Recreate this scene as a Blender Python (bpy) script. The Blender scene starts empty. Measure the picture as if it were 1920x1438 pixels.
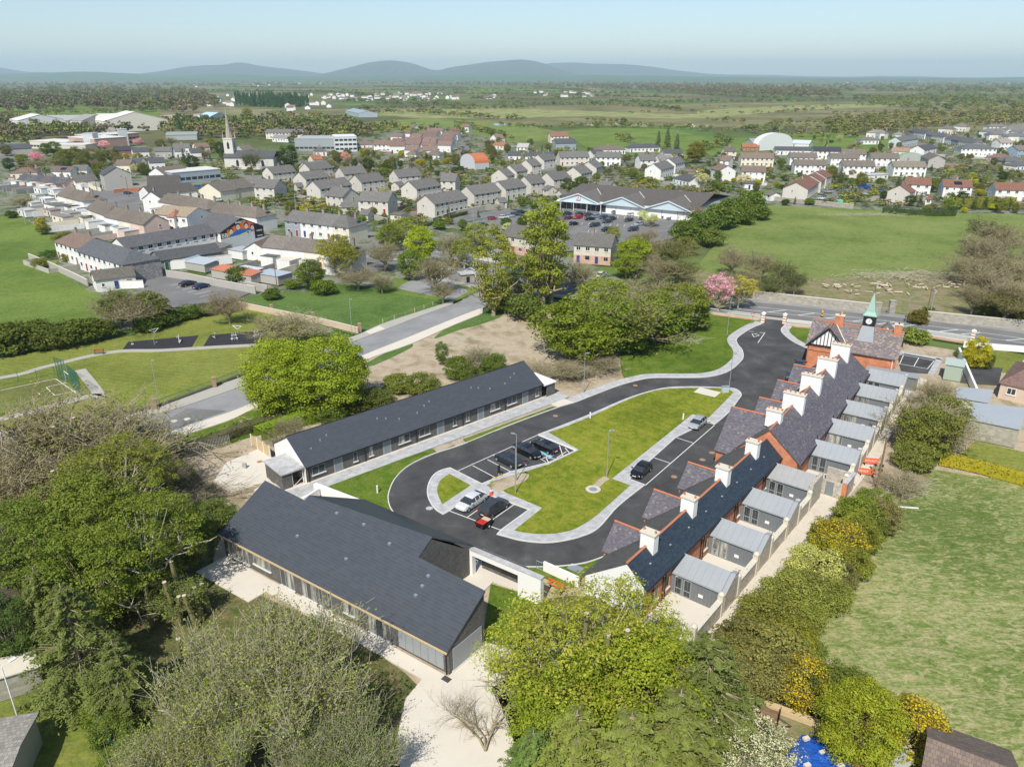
import bpy,math,random
import numpy as np
from mathutils import Vector
rnd = random.Random(7)
rng = np.random.default_rng(7)
sc = bpy.context.scene
COL = sc.collection
PI = math.pi
R = math.radians
# ------------------------------------------------------------------ camera, sky, sun, exposure
CAM_H = 50.0
FPX,HORIZON = 1420.0,145.0              # focal length and horizon row measured on the 1920 px photograph
PITCH = math.atan((719 - HORIZON) / FPX)
cam = bpy.data.cameras.new('camera')
cam.sensor_width = 36.0
cam.lens = 36.0 * FPX / 1920.0
cam.clip_start = 0.5
cam.clip_end = 90000
camo = bpy.data.objects.new('camera',cam)
camo.location = (0,0,CAM_H)
camo.rotation_euler = (PI / 2 - PITCH,0,0)
COL.objects.link(camo)
sc.camera = camo
SUN_EL,SHADOW_AZ = 50.0,72.0            # shadows run towards 72 degrees from +X
wd = bpy.data.worlds.new('World')
sc.world = wd
wd.use_nodes = True
nt = wd.node_tree
sky = nt.nodes.new('ShaderNodeTexSky')
sky.sky_type = 'NISHITA'
sky.sun_disc = False
sky.sun_elevation = R(SUN_EL)
sky.sun_rotation = R(90 - (SHADOW_AZ + 180)) % (2 * PI)
sky.altitude = 60
sky.air_density = 0.9
sky.dust_density = 0.5
sky.ozone_density = 1.9
bg = nt.nodes['Background']
bg.inputs['Strength'].default_value = 0.10
nt.links.new(sky.outputs[0],bg.inputs[0])
sl = bpy.data.lights.new('sun','SUN')
sl.energy = 4.0
sl.angle = R(0.53)
sl.color = (1.0,0.955,0.88)
so = bpy.data.objects.new('sun',sl)
ce = math.cos(R(SUN_EL))
so.rotation_euler = Vector((math.cos(R(SHADOW_AZ)) * ce,math.sin(R(SHADOW_AZ)) * ce,-math.sin(R(SUN_EL)))).to_track_quat('-Z','Y').to_euler()
so.location = (0,-50,120)
COL.objects.link(so)
sc.view_settings.view_transform = 'Standard'
sc.view_settings.look = 'None'
sc.view_settings.gamma = 1
sc.view_settings.exposure = 0.47
sc.cycles.max_bounces = 6
sc.cycles.diffuse_bounces = 3
sc.cycles.glossy_bounces = 2
sc.cycles.transmission_bounces = 3
sc.cycles.transparent_max_bounces = 6
sc.cycles.volume_bounces = 2
sc.cycles.use_denoising = True
# ------------------------------------------------------------------ survey: photograph pixel -> place on a level plane
_c,_s = math.cos(PITCH),math.sin(PITCH)
def at(u,v,z=0.0):
 dx,dy = u - 960,v - 719
 d = (dx,FPX * _c - dy * _s,-FPX * _s - dy * _c)
 t = (z - CAM_H) / d[2]
 return (d[0] * t,d[1] * t)
def px(x,y,z=0.0):
 zz = z - CAM_H
 dep = max(y * _c - zz * _s,0.01)
 return (960 + FPX * x / dep,719 - FPX * (y * _s + zz * _c) / dep)
def at3(u,v,z=0.0):
 return at(u,v,z) + (z,)
def view(ox,oy,k):
 return lambda x,y: (ox + x / k,oy + y / k)
V_LAMP = view(700,700,3.783); V_MEWS = view(980,860,2.8235); V_CBAY = view(1060,620,3.995)
V_B = view(400,660,4); V_GATE = view(1440,540,3.994); V_C8 = view(1200,560,3.596)
S1 = view(0,100,3); S2 = view(640,100,3); S3 = view(1280,100,3)
Z4 = view(0,380,3.994); Z5 = view(440,380,3.994); Z6 = view(880,340,3.4286); Z7 = view(1400,340,3.594)
ZL = view(0,700,3.994); HA = view(480,260,6); HB = view(760,220,5.333); HC = view(1340,220,6); HD = view(1620,200,6.4)
HE = view(0,190,4)
# ------------------------------------------------------------------ materials
MATS = {}
class N:
 def __init__(s,name):
  s.m = bpy.data.materials.new(name); s.m.use_nodes = True
  s.t = s.m.node_tree; s.b = s.t.nodes['Principled BSDF']; s.out = s.t.nodes['Material Output']
 def new(s,ty,**kw):
  n = s.t.nodes.new(ty)
  for k,v in kw.items(): setattr(n,k,v)
  return n
 def l(s,a,b): s.t.links.new(a,b)
 def coord(s,kind='world'):
  if kind == 'world': return s.new('ShaderNodeNewGeometry').outputs['Position']
  return s.new('ShaderNodeTexCoord').outputs[kind]
 def mapn(s,src,scale=(1,1,1),rot=(0,0,0)):
  n = s.new('ShaderNodeMapping'); n.inputs['Scale'].default_value = scale; n.inputs['Rotation'].default_value = rot
  s.l(src,n.inputs[0]); return n.outputs[0]
 def noise(s,src,scale,detail=4,rough=.6,dist=0.0):
  n = s.new('ShaderNodeTexNoise'); n.inputs['Scale'].default_value = scale; n.inputs['Detail'].default_value = detail
  n.inputs['Roughness'].default_value = rough; n.inputs['Distortion'].default_value = dist
  s.l(src,n.inputs[0]); return n.outputs[0]
 def ramp(s,src,stops):
  n = s.new('ShaderNodeValToRGB'); e = n.color_ramp.elements
  while len(e) < len(stops): e.new(.5)
  for i,(p,c) in enumerate(stops):
   e[i].position = p
   e[i].color = tuple(c) + (1,) if len(c) == 3 else c
  s.l(src,n.inputs[0]); return n.outputs[0]
 def mix(s,f,a,b,mode='MIX'):
  n = s.new('ShaderNodeMix',data_type='RGBA',blend_type=mode)
  for sock,v in ((n.inputs[0],f),(n.inputs[6],a),(n.inputs[7],b)):
   if isinstance(v,(int,float)): sock.default_value = v
   elif isinstance(v,tuple): sock.default_value = tuple(v) + (1,) if len(v) == 3 else v
   else: s.l(v,sock)
  return n.outputs[2]
 def math(s,op,a,b=0.0,c=None):
  n = s.new('ShaderNodeMath',operation=op)
  for sock,v in zip(n.inputs,(a,b) if c is None else (a,b,c)):
   if isinstance(v,(int,float)): sock.default_value = v
   else: s.l(v,sock)
  return n.outputs[0]
 def bump(s,h,strength=.3,dist=.05):
  n = s.new('ShaderNodeBump'); n.inputs['Strength'].default_value = strength; n.inputs['Distance'].default_value = dist
  s.l(h,n.inputs['Height']); s.l(n.outputs[0],s.b.inputs['Normal'])
 def done(s,col,rough=.85,metal=0.0,spec=.3):
  if isinstance(col,tuple): s.b.inputs['Base Color'].default_value = col + (1,)
  else: s.l(col,s.b.inputs['Base Color'])
  if isinstance(rough,(int,float)): s.b.inputs['Roughness'].default_value = rough
  else: s.l(rough,s.b.inputs['Roughness'])
  s.b.inputs['Metallic'].default_value = metal
  s.b.inputs['Specular IOR Level'].default_value = spec
  MATS[s.m.name] = s.m
  return s.m
def sc3(c,k): return tuple(min(1,v * k) for v in c[:3]) + tuple(c[3:])
def plain(name,c,rough=.7,var=.12,scale=1.5,metal=0.0,spec=.3,bump=0.0):
 n = N(name); P = n.coord()
 f = n.noise(P,scale,5)
 f2 = n.noise(P,scale * 9,3)
 col = n.mix(f,sc3(c,1 - var),sc3(c,1 + var))
 col = n.mix(n.math('MULTIPLY',f2,.35),col,sc3(c,1 - var * 1.4))
 if bump: n.bump(f2,bump,.02)
 return n.done(col,rough,metal,spec)
def objcol(name,rough=.8,kind='none',spec=.3,metal=0.0,var=.22):
 """colour comes from the object; roofs get courses of tiles, walls get weathering"""
 n = N(name); oi = n.new('ShaderNodeObjectInfo'); P = n.coord(); uv = n.coord('UV')
 c = oi.outputs['Color']
 f = n.noise(P,.7,5); f2 = n.noise(P,6,4)
 col = n.mix(f,c,n.mix(1.0,c,(1 - var,1 - var,1 - var),'MULTIPLY'))
 if kind in ('slate','tile'):
  bt = n.new('ShaderNodeTexBrick'); n.l(uv,bt.inputs[0])
  bt.inputs['Scale'].default_value = 1
  bt.inputs['Brick Width'].default_value = .45 if kind == 'slate' else .3
  bt.inputs['Row Height'].default_value = .3 if kind == 'slate' else .34
  bt.inputs['Mortar Size'].default_value = .016
  bt.inputs['Mortar Smooth'].default_value = .4
  bt.inputs['Color1'].default_value = (.72,.72,.75,1); bt.inputs['Color2'].default_value = (1.12,1.1,1.08,1)
  bt.inputs['Mortar'].default_value = (.4,.4,.42,1)
  col = n.mix(1.0,col,bt.outputs[0],'MULTIPLY')
  col = n.mix(n.ramp(f2,[(.5,(0,0,0)),(.75,(1,1,1))]),col,n.mix(.35,col,(.20,.19,.15)))
  n.bump(bt.outputs[1],-.5,.02)
 elif kind == 'wall':
  st = n.noise(n.mapn(P,(1.2,1.2,.12)),1.6,4)
  col = n.mix(n.ramp(st,[(.48,(0,0,0)),(.8,(.4,.4,.4))]),col,(.33,.31,.26))
  n.bump(f2,.15,.02)
 elif kind == 'metal':
  w = n.new('ShaderNodeTexWave'); n.l(uv,w.inputs[0]); w.inputs['Scale'].default_value = 1.2
  n.bump(w.outputs[1],.4,.03)
 return n.done(col,rough,metal,spec)
def bricks(name,c1,c2,mortar,w,h,ms=.012,rough=.85,blotch=None,bump=.4):
 n = N(name); uv = n.coord('UV'); P = n.coord()
 bt = n.new('ShaderNodeTexBrick'); n.l(uv,bt.inputs[0])
 bt.inputs['Scale'].default_value = 1
 bt.inputs['Brick Width'].default_value = w; bt.inputs['Row Height'].default_value = h
 bt.inputs['Mortar Size'].default_value = ms; bt.inputs['Mortar Smooth'].default_value = .3
 bt.inputs['Color1'].default_value = c1 + (1,); bt.inputs['Color2'].default_value = c2 + (1,); bt.inputs['Mortar'].default_value = mortar + (1,)
 f = n.noise(P,1.1,6)
 col = n.mix(1.0,bt.outputs[0],n.ramp(f,[(.3,(.8,.8,.8)),(.7,(1.15,1.15,1.15))]),'MULTIPLY')
 if blotch:
  col = n.mix(n.ramp(n.noise(P,2.6,5,.7),[(.55,(0,0,0)),(.7,(.6,.6,.6))]),col,blotch)
 n.bump(bt.outputs[1],-bump,.02)
 return n.done(col,rough)
def slates(name,cols,w,h,ms=.012,rough=.6,line=(.05,.05,.06),rows=False):
 """slates laid in courses, each slate with its own tone"""
 n = N(name); uv = n.coord('UV'); P = n.coord()
 sp = n.new('ShaderNodeSeparateXYZ'); n.l(uv,sp.inputs[0])
 row = n.math('FLOOR',n.math('DIVIDE',sp.outputs[1],h))
 off = n.math('MULTIPLY',n.math('MODULO',row,2.0),.5)
 cx = n.math('FLOOR',n.math('ADD',n.math('DIVIDE',sp.outputs[0],w),off))
 cb = n.new('ShaderNodeCombineXYZ'); n.l(cx,cb.inputs[0]); n.l(row,cb.inputs[1])
 wn = n.new('ShaderNodeTexWhiteNoise',noise_dimensions='2D'); n.l(cb.outputs[0],wn.inputs[0])
 k = len(cols)
 f = n.math('ADD',n.math('MULTIPLY',wn.outputs[0],.75),n.math('MULTIPLY',n.noise(P,.8,5),.25))
 col = n.ramp(f,[(i / max(1,k - 1),c) for i,c in enumerate(cols)])
 bt = n.new('ShaderNodeTexBrick'); n.l(uv,bt.inputs[0]); bt.inputs['Scale'].default_value = 1
 bt.inputs['Brick Width'].default_value = w; bt.inputs['Row Height'].default_value = h; bt.inputs['Mortar Size'].default_value = ms
 bt.inputs['Color1'].default_value = (0,0,0,1); bt.inputs['Color2'].default_value = (0,0,0,1); bt.inputs['Mortar'].default_value = (1,1,1,1)
 saw = n.math('FRACT',n.math('DIVIDE',sp.outputs[1],h))
 col = n.mix(n.math('MULTIPLY',n.ramp(saw,[(.12,(.5,.5,.5)),(.2,(0,0,0))]) if rows else bt.outputs[1],.6),col,line)
 n.bump(n.math('SUBTRACT',1.0,saw),.5,.02)
 return n.done(col,rough,spec=.35)
def grass(name,base,dry,dryamt=.5,streak=None,stripe=None,scale=1.0,soilc=None,soilamt=.6,soft=.16):
 n = N(name); P = n.coord()
 big = n.noise(P,.045 * scale,5,.6); mid = n.noise(P,.4 * scale,8,.75,.5); fine = n.noise(P,2.6,5,.85)
 col = n.mix(n.ramp(big,[(.35,(0,0,0)),(.65,(1,1,1))]),sc3(base,.78),sc3(base,1.2))
 src = mid
 if streak:
  src = n.noise(n.mapn(P,(streak[0],streak[1],1),(0,0,R(streak[2]))),1.0,10,.8,1.3)
 mm = n.math('ADD',n.math('MULTIPLY',src,.72),n.math('MULTIPLY',big,.28))
 col = n.mix(n.ramp(mm,[(dryamt - soft * .5,(0,0,0)),(dryamt + soft * .5,(1,1,1))]),col,dry)
 col = n.mix(n.ramp(fine,[(.36,(.9,.9,.9)),(.56,(0,0,0))]),col,n.mix(1.0,col,(.55,.6,.5),'MULTIPLY'))
 col = n.mix(n.ramp(mid,[(.38,(.7,.7,.7)),(.5,(0,0,0))]),col,n.mix(1.0,col,(.7,.8,.6),'MULTIPLY'))
 if stripe:
  w = n.new('ShaderNodeTexWave',bands_direction='X'); n.l(n.mapn(P,(1,1,1),(0,0,R(stripe[0]))),w.inputs[0])
  w.inputs['Scale'].default_value = stripe[1]; w.inputs['Distortion'].default_value = stripe[2]; w.inputs['Detail'].default_value = 3; w.inputs['Detail Scale'].default_value = .6
  col = n.mix(n.math('MULTIPLY',w.outputs[1],stripe[3]),col,n.mix(1.0,col,(1.4,1.25,.9),'MULTIPLY'))
 if soilc:
  col = n.mix(n.ramp(n.noise(P,.16 * scale,7,.7,.3),[(soilamt,(0,0,0)),(soilamt + .05,(1,1,1))]),col,soilc)
 n.bump(n.math('ADD',fine,src),.6,.12)
 return n.done(col,.95,spec=.1)
def ground(name,cols,scale=.3,rough=.95,bump=.5,fine=.5,dots=None):
 n = N(name); P = n.coord()
 f = n.noise(P,scale,7,.68,.4)
 k = len(cols)
 col = n.ramp(f,[(.28 + .44 * i / max(1,k - 1),c) for i,c in enumerate(cols)])
 g = n.noise(P,5,5,.8)
 col = n.mix(n.math('MULTIPLY',g,fine),col,n.mix(1.0,col,(.55,.55,.53),'MULTIPLY'))
 if dots:
  v = n.new('ShaderNodeTexVoronoi'); v.inputs['Scale'].default_value = dots[0]; n.l(P,v.inputs[0])
  col = n.mix(n.ramp(v.outputs[0],[(.0,(1,1,1)),(.3,(0,0,0))]),col,dots[1])
 n.bump(g,bump,.05)
 return n.done(col,rough,spec=.15)
M = {}
M['asphalt'] = ground('fresh_asphalt',[(.046,.046,.047),(.068,.067,.068),(.088,.087,.087),(.14,.137,.132)],.22,.85,.3,.45)
M['road'] = ground('worn_road_asphalt',[(.21,.215,.217),(.27,.27,.268),(.33,.33,.322)],.12,.9,.2,.25)
M['lot'] = ground('car_park_asphalt',[(.15,.148,.145),(.19,.187,.18),(.235,.23,.22)],.1,.9,.2,.3)
M['rubber'] = ground('black_rubber_surface',[(.03,.03,.033),(.05,.05,.053)],.5,.9,.2,.3)
M['footpath'] = bricks('paving_slabs',(.40,.40,.395),(.48,.48,.47),(.28,.28,.28),.6,.4,.012,bump=.2)
M['kerb'] = plain('kerb_concrete',(.62,.61,.57),.8,.1,2)
M['concrete'] = plain('pale_concrete',(.62,.57,.48),.85,.1,.35)
M['concrete_path'] = plain('footway_concrete',(.40,.38,.33),.85,.12,.4)
M['soil'] = ground('dry_soil',[(.15,.17,.05),(.30,.25,.15),(.42,.34,.235),(.50,.42,.31),(.40,.33,.22),(.24,.22,.10)],.2,.95,.8,.55,(3.2,(.24,.19,.12)))
M['clearing'] = ground('cleared_ground',[(.22,.17,.10),(.30,.24,.15),(.17,.19,.06),(.36,.29,.20)],.3,.95,.8,.5)
M['gravel'] = ground('pale_gravel',[(.55,.48,.38),(.66,.60,.50),(.60,.53,.42)],.5,.95,.8,.45,(7,(.38,.32,.25)))
M['lawn'] = grass('young_lawn',(.17,.215,.02),(.26,.26,.04),.53,None,(-40,.22,2.5,.35),1.3,(.40,.34,.18),.69)
M['lawn2'] = grass('roadside_lawn',(.105,.17,.02),(.17,.205,.035),.54,None,None,1,(.38,.31,.19),.62)
M['park'] = grass('mown_park_grass',(.18,.215,.045),(.25,.25,.07),.54,(.3,1.5,18),(-72,.25,4.0,.4),1)
M['pasture'] = grass('pasture_grass',(.135,.21,.04),(.21,.245,.065),.53,(.5,1.2,30),None,.8)
M['plot'] = grass('long_green_grass',(.085,.165,.035),(.16,.215,.065),.52,(.6,1.3,-20),None,1.4)
M['field'] = grass('meadow_grass',(.15,.22,.045),(.25,.265,.095),.51,(.45,1.3,10),None,1)
M['rough'] = grass('tussock_grass',(.16,.225,.05),(.42,.375,.19),.50,(.6,1.5,25),None,1,None,.6,.10)
M['pitch'] = grass('artificial_pitch',(.19,.20,.06),(.21,.215,.065),.6)
M['garden'] = grass('garden_grass',(.12,.165,.03),(.19,.18,.06),.52,None,None,2,(.36,.34,.30),.52)
M['under'] = grass('woodland_grass',(.09,.12,.03),(.2,.16,.08),.5,None,None,2)  # dull green grass with dry brown patches for the wood floor
M['town'] = ground('town_yards',[(.07,.105,.028),(.20,.20,.16),(.09,.13,.03),(.27,.26,.235),(.07,.11,.025),(.10,.14,.03),(.17,.17,.12)],.07,.95,.2,.4)
M['white'] = plain('white_render',(.80,.79,.75),.85,.04,.6)
M['whitepaint'] = plain('white_road_paint',(.75,.74,.70),.8,.1,3)
M['yellowpaint'] = plain('yellow_plastic',(.70,.42,.02),.6,.1,3)
M['redbrick'] = bricks('red_brick',(.46,.135,.055),(.60,.21,.09),(.50,.34,.24),.235,.085,.008,.85,(.68,.38,.22))
M['palebrick'] = bricks('pale_pink_brick',(.52,.27,.19),(.60,.36,.26),(.55,.42,.34),.235,.085)
M['darkbrick'] = bricks('dark_grey_brick',(.06,.058,.056),(.12,.115,.108),(.19,.18,.165),.235,.10,.012)
M['stone'] = bricks('rubble_stone',(.30,.27,.22),(.50,.45,.37),(.55,.50,.42),.42,.21,.03,.9,(.24,.21,.17),.8)
M['stonegrey'] = bricks('grey_stone_cladding',(.17,.17,.17),(.36,.35,.33),(.26,.26,.25),.5,.22,.02,.9)
M['wallstone'] = bricks('old_boundary_stone',(.30,.28,.23),(.42,.39,.32),(.36,.33,.27),.6,.3,.03,.95,(.25,.23,.19),.6)
M['slate_new'] = slates('new_dark_slate',[(.046,.053,.064),(.052,.059,.071),(.058,.066,.079)],.6,.34,.022,.75,(.10,.11,.125),True)
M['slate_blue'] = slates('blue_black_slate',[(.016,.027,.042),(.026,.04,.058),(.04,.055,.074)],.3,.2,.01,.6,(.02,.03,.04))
M['slate_purple'] = slates('old_purple_slate',[(.07,.062,.078),(.105,.094,.112),(.14,.125,.14),(.085,.08,.098),(.34,.30,.26)],.32,.2,.014,.6)
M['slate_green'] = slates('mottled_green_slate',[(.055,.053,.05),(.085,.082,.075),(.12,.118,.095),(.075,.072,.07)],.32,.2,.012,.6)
M['slate_mottle'] = slates('mottled_slate',[(.08,.072,.085),(.15,.135,.14),(.20,.165,.15),(.11,.10,.115),(.34,.25,.19),(.12,.115,.13)],.34,.24,.014,.6)
M['zinc'] = plain('grey_zinc',(.32,.34,.35),.7,.1,.5,.15,.4)
M['zincclad'] = plain('grey_zinc_cladding',(.175,.19,.20),.7,.08,.8,.1,.4)
M['oldzinc'] = plain('weathered_zinc',(.34,.34,.33),.7,.2,.9,.1,.4)
M['membrane'] = plain('dark_green_grey_roof_membrane',(.05,.062,.064),.5,.06,.4)
M['terracotta'] = plain('terracotta_ridge',(.50,.19,.10),.8,.25,2.5)
M['chimcap'] = plain('chimney_capping_concrete',(.62,.57,.46),.85,.12,2)
M['timber'] = plain('pale_timber',(.55,.42,.24),.8,.2,2)
M['oldtimber'] = plain('brown_timber',(.22,.14,.08),.85,.25,2)
M['black'] = plain('black_plastic',(.015,.015,.016),.5,.1,2)
M['blackpaint'] = plain('black_paint',(.02,.02,.022),.6,.1,2)
M['steel'] = plain('galvanised_steel',(.42,.45,.47),.45,.08,2,.5,.5)
M['whitemetal'] = plain('white_painted_metal',(.78,.77,.74),.5,.05,2)
M['greenmetal'] = plain('green_painted_metal',(.02,.14,.11),.5,.1,2)
M['copper'] = plain('green_copper_patina',(.30,.45,.37),.6,.12,1.5)
M['door_grey'] = plain('grey_door_paint',(.20,.23,.235),.5,.04,2)
M['frame_grey'] = plain('grey_window_frame',(.30,.33,.33),.5,.05,2)
M['orange'] = plain('orange_plastic',(.75,.10,.03),.5,.08,2)
M['bark'] = plain('tree_bark',(.34,.29,.185),.95,.3,3)
M['palebark'] = plain('pale_grey_bark',(.46,.43,.29),.95,.25,3)
M['cutwood'] = plain('cut_wood',(.55,.47,.36),.9,.15,3)
M['mossbark'] = plain('mossy_bark',(.20,.185,.08),.95,.3,3)
M['roof_tile'] = objcol('roof_tiles',.85,'tile')
M['roof_slate'] = objcol('roof_slates',.7,'slate')
M['wall'] = objcol('rendered_wall',.9,'wall',var=.1)
M['paint'] = objcol('painted_surface',.6,'none',var=.08)
M['ribbed'] = objcol('ribbed_metal_sheet',.5,'metal',var=.15)
n = N('car_paint'); oi = n.new('ShaderNodeObjectInfo'); n.done(oi.outputs['Color'],.25,.25,.5); n.b.inputs['Coat Weight'].default_value = .6; M['carpaint'] = n.m
n = N('window_glass'); f = n.noise(n.coord(),.8,3); n.done(n.mix(f,(.018,.022,.026),(.05,.058,.065)),.08,0,.6); M['glass'] = n.m
n = N('curtained_glass'); f = n.noise(n.mapn(n.coord(),(1,1,.15)),2.2,3); n.done(n.ramp(f,[(.42,(.10,.10,.09)),(.6,(.46,.44,.36))]),.15,0,.6); M['glass_pale'] = n.m
n = N('blue_vinyl_sheet'); f = n.noise(n.coord(),2.2,5); n.bump(f,.9,.25); n.done(n.mix(f,(.01,.06,.34),(.02,.13,.52)),.35,0,.5); M['tarp'] = n.m
n = N('solar_panel_glass'); n.done((.012,.018,.035),.12,0,.6); M['solar'] = n.m
def leafmat(name,tw=.35):
 n = N(name); oi = n.new('ShaderNodeObjectInfo'); at_ = n.new('ShaderNodeAttribute',attribute_name='tint')
 g = n.new('ShaderNodeNewGeometry')
 c = n.mix(1.0,oi.outputs['Color'],at_.outputs['Color'],'MULTIPLY')
 c = n.mix(n.math('MULTIPLY',g.outputs['Random Per Island'],.55),c,n.mix(1.0,c,(.6,.62,.5),'MULTIPLY'))
 gr = n.math('GREATER_THAN',n.math('FRACT',n.math('MULTIPLY',g.outputs['Random Per Island'],7.3)),oi.outputs['Alpha'])
 c = n.mix(gr,c,(.15,.17,.05))
 n.l(c,n.b.inputs['Base Color']); n.b.inputs['Roughness'].default_value = .65; n.b.inputs['Specular IOR Level'].default_value = .2
 tr = n.new('ShaderNodeBsdfTranslucent'); n.l(n.mix(1.0,c,(1.18,1.2,.72),'MULTIPLY'),tr.inputs[0])
 ms = n.new('ShaderNodeMixShader'); ms.inputs[0].default_value = tw
 n.l(n.b.outputs[0],ms.inputs[1]); n.l(tr.outputs[0],ms.inputs[2]); n.l(ms.outputs[0],n.out.inputs[0])
 MATS[name] = n.m
 return n.m
M['leaf'] = leafmat('foliage')
def fieldfar():
 n = N('far_farmland'); P = n.coord()
 Pm = n.mapn(P,(.0042,.0022,1),(0,0,R(12)))
 v = n.new('ShaderNodeTexVoronoi',distance='CHEBYCHEV'); n.l(Pm,v.inputs[0]); v.inputs['Scale'].default_value = 1.3
 col = n.ramp(v.outputs[1],[(.0,(.12,.19,.045)),(.3,(.17,.18,.075)),(.45,(.10,.15,.045)),(.6,(.26,.23,.13)),(.75,(.14,.21,.05)),(.9,(.17,.155,.09))])
 n.t.nodes[-1].color_ramp.interpolation = 'CONSTANT'
 f = n.noise(P,.004,8,.7,.5)
 col = n.mix(n.ramp(f,[(.44,(0,0,0)),(.56,(.85,.85,.85))]),col,(.11,.105,.055))
 f2 = n.noise(n.mapn(P,(1,.5,1)),.022,7,.75)
 col = n.mix(n.ramp(f2,[(.42,(.6,.6,.6)),(.6,(0,0,0))]),col,n.mix(1.0,col,(.6,.62,.5),'MULTIPLY'))
 n.bump(f2,.3,2)
 return n.done(col,.95,spec=.1)
M['far'] = fieldfar()
M['marsh'] = grass('rough_marsh',(.13,.135,.05),(.33,.28,.16),.52,(.10,.55,8),None,.25)
M['hill'] = ground('hill_heath',[(.04,.045,.04),(.08,.09,.06),(.05,.055,.05)],.0014,.95,.0,.2)
M['hillfield'] = ground('hill_pasture',[(.08,.16,.04),(.05,.09,.03),(.12,.19,.05)],.0016,.95,.0,.2)
# ------------------------------------------------------------------ mesh building
class MB:
 def __init__(s): s.v = []; s.f = []; s.m = []
 def face(s,pts,m=0):
  i = len(s.v); s.v += [tuple(p) for p in pts]; s.f.append(tuple(range(i,i + len(pts)))); s.m.append(m); return s
 def box(s,x0,x1,y0,y1,z0,z1,m=0,mt=None):
  P = [(x0,y0),(x1,y0),(x1,y1),(x0,y1)]
  return s.prism(P,z0,z1,m,mt)
 def prism(s,P,z0,z1,m=0,mt=None,bottom=False):
  if area2(P) < 0: P = P[::-1]
  n = len(P)
  z0s = z0 if isinstance(z0,(list,tuple)) else [z0] * n
  for i in range(n):
   a,b = P[i],P[(i + 1) % n]
   s.face([(a[0],a[1],z0),(b[0],b[1],z0),(b[0],b[1],z1),(a[0],a[1],z1)],m)
  s.face([(p[0],p[1],z1) for p in P],m if mt is None else mt)
  if bottom: s.face([(p[0],p[1],z0) for p in P[::-1]],m)
  return s
 def cbox(s,c,l,w,z0,z1,ang=0,m=0,mt=None):
  ca,sa = math.cos(ang),math.sin(ang)
  P = [(c[0] + x * ca - y * sa,c[1] + x * sa + y * ca) for x,y in ((-l / 2,-w / 2),(l / 2,-w / 2),(l / 2,w / 2),(-l / 2,w / 2))]
  return s.prism(P,z0,z1,m,mt)
 def solid(s,pts8,m=0):
  a = pts8
  for q in ((3,2,1,0),(4,5,6,7),(0,1,5,4),(1,2,6,5),(2,3,7,6),(3,0,4,7)):
   s.face([a[i] for i in q],m)
  return s
 def plate(s,quad,th,m=0):
  """quad of 3-D points (anticlockwise from above) thickened downwards"""
  low = [(p[0],p[1],p[2] - th) for p in quad]
  s.face(quad,m); s.face(low[::-1],m)
  k = len(quad)
  for i in range(k):
   j = (i + 1) % k
   s.face([low[i],low[j],quad[j],quad[i]],m)
  return s
 def tube(s,p,q,r0,r1=None,n=6,m=0,cap=True):
  r1 = r0 if r1 is None else r1
  p,q = Vector(p),Vector(q); d = (q - p)
  if d.length < 1e-6: return s
  d.normalize(); a = d.orthogonal().normalized(); b = d.cross(a)
  A = [p + (a * math.cos(t) + b * math.sin(t)) * r0 for t in [2 * PI * k / n for k in range(n)]]
  B = [q + (a * math.cos(t) + b * math.sin(t)) * r1 for t in [2 * PI * k / n for k in range(n)]]
  for k in range(n):
   j = (k + 1) % n
   s.face([A[k],A[j],B[j],B[k]],m)
  if cap: s.face(B,m); s.face(A[::-1],m)
  return s
 def lathe(s,c,prof,n=10,m=0):
  for (r0,z0),(r1,z1) in zip(prof[:-1],prof[1:]):
   for k in range(n):
    t0,t1 = 2 * PI * k / n,2 * PI * (k + 1) / n
    s.face([(c[0] + r0 * math.cos(t0),c[1] + r0 * math.sin(t0),z0),(c[0] + r0 * math.cos(t1),c[1] + r0 * math.sin(t1),z0),
      (c[0] + r1 * math.cos(t1),c[1] + r1 * math.sin(t1),z1),(c[0] + r1 * math.cos(t0),c[1] + r1 * math.sin(t0),z1)],m)
  return s
 def mesh(s,name,mats):
  me = bpy.data.meshes.new(name)
  me.from_pydata(s.v,[],s.f)
  for m in mats: me.materials.append(M[m] if isinstance(m,str) else m)
  me.polygons.foreach_set('material_index',s.m)
  uvl = me.uv_layers.new(name='UVMap')
  me.update()
  for p in me.polygons:
   nx,ny,nz = p.normal
   if abs(nz) > .995: ux,uy = (1,0,0),(0,1,0)
   else:
    h = math.hypot(nx,ny); ux = (-ny / h,nx / h,0)
    uy = (ny * 0 - nz * ux[1],nz * ux[0] - nx * 0,nx * ux[1] - ny * ux[0])
   for li in p.loop_indices:
    c = me.vertices[me.loops[li].vertex_index].co
    uvl.data[li].uv = (c[0] * ux[0] + c[1] * ux[1],c[0] * uy[0] + c[1] * uy[1] + c[2] * uy[2])
  return me
 def obj(s,name,mats,parent=None,loc=(0,0,0),rz=0.0,color=None):
  return link(name,s.mesh(name,mats),parent,loc,rz,color)
def area2(P): return sum(P[i][0] * P[(i + 1) % len(P)][1] - P[(i + 1) % len(P)][0] * P[i][1] for i in range(len(P)))
def link(name,data,parent=None,loc=(0,0,0),rz=0.0,color=None):
 o = bpy.data.objects.new(name,data)
 o.location = loc; o.rotation_euler = (0,0,rz)
 if color: o.color = tuple(color) + ((1,) if len(color) == 3 else ())
 if parent is not None: o.parent = parent
 COL.objects.link(o)
 return o
THINGS = []
def tag(o,label,cat,group=None,dup=None):
 o['label'] = label; o['category'] = cat
 if group: o['group'] = group
 THINGS.append(o)
 return o
def thing(name,label,cat,loc=(0,0,0),rz=0.0,group=None):
 return tag(link(name,None,None,loc if len(loc) == 3 else tuple(loc) + (0,),rz),label,cat,group)
def struct(o): o['kind'] = 'structure'; return o
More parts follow.
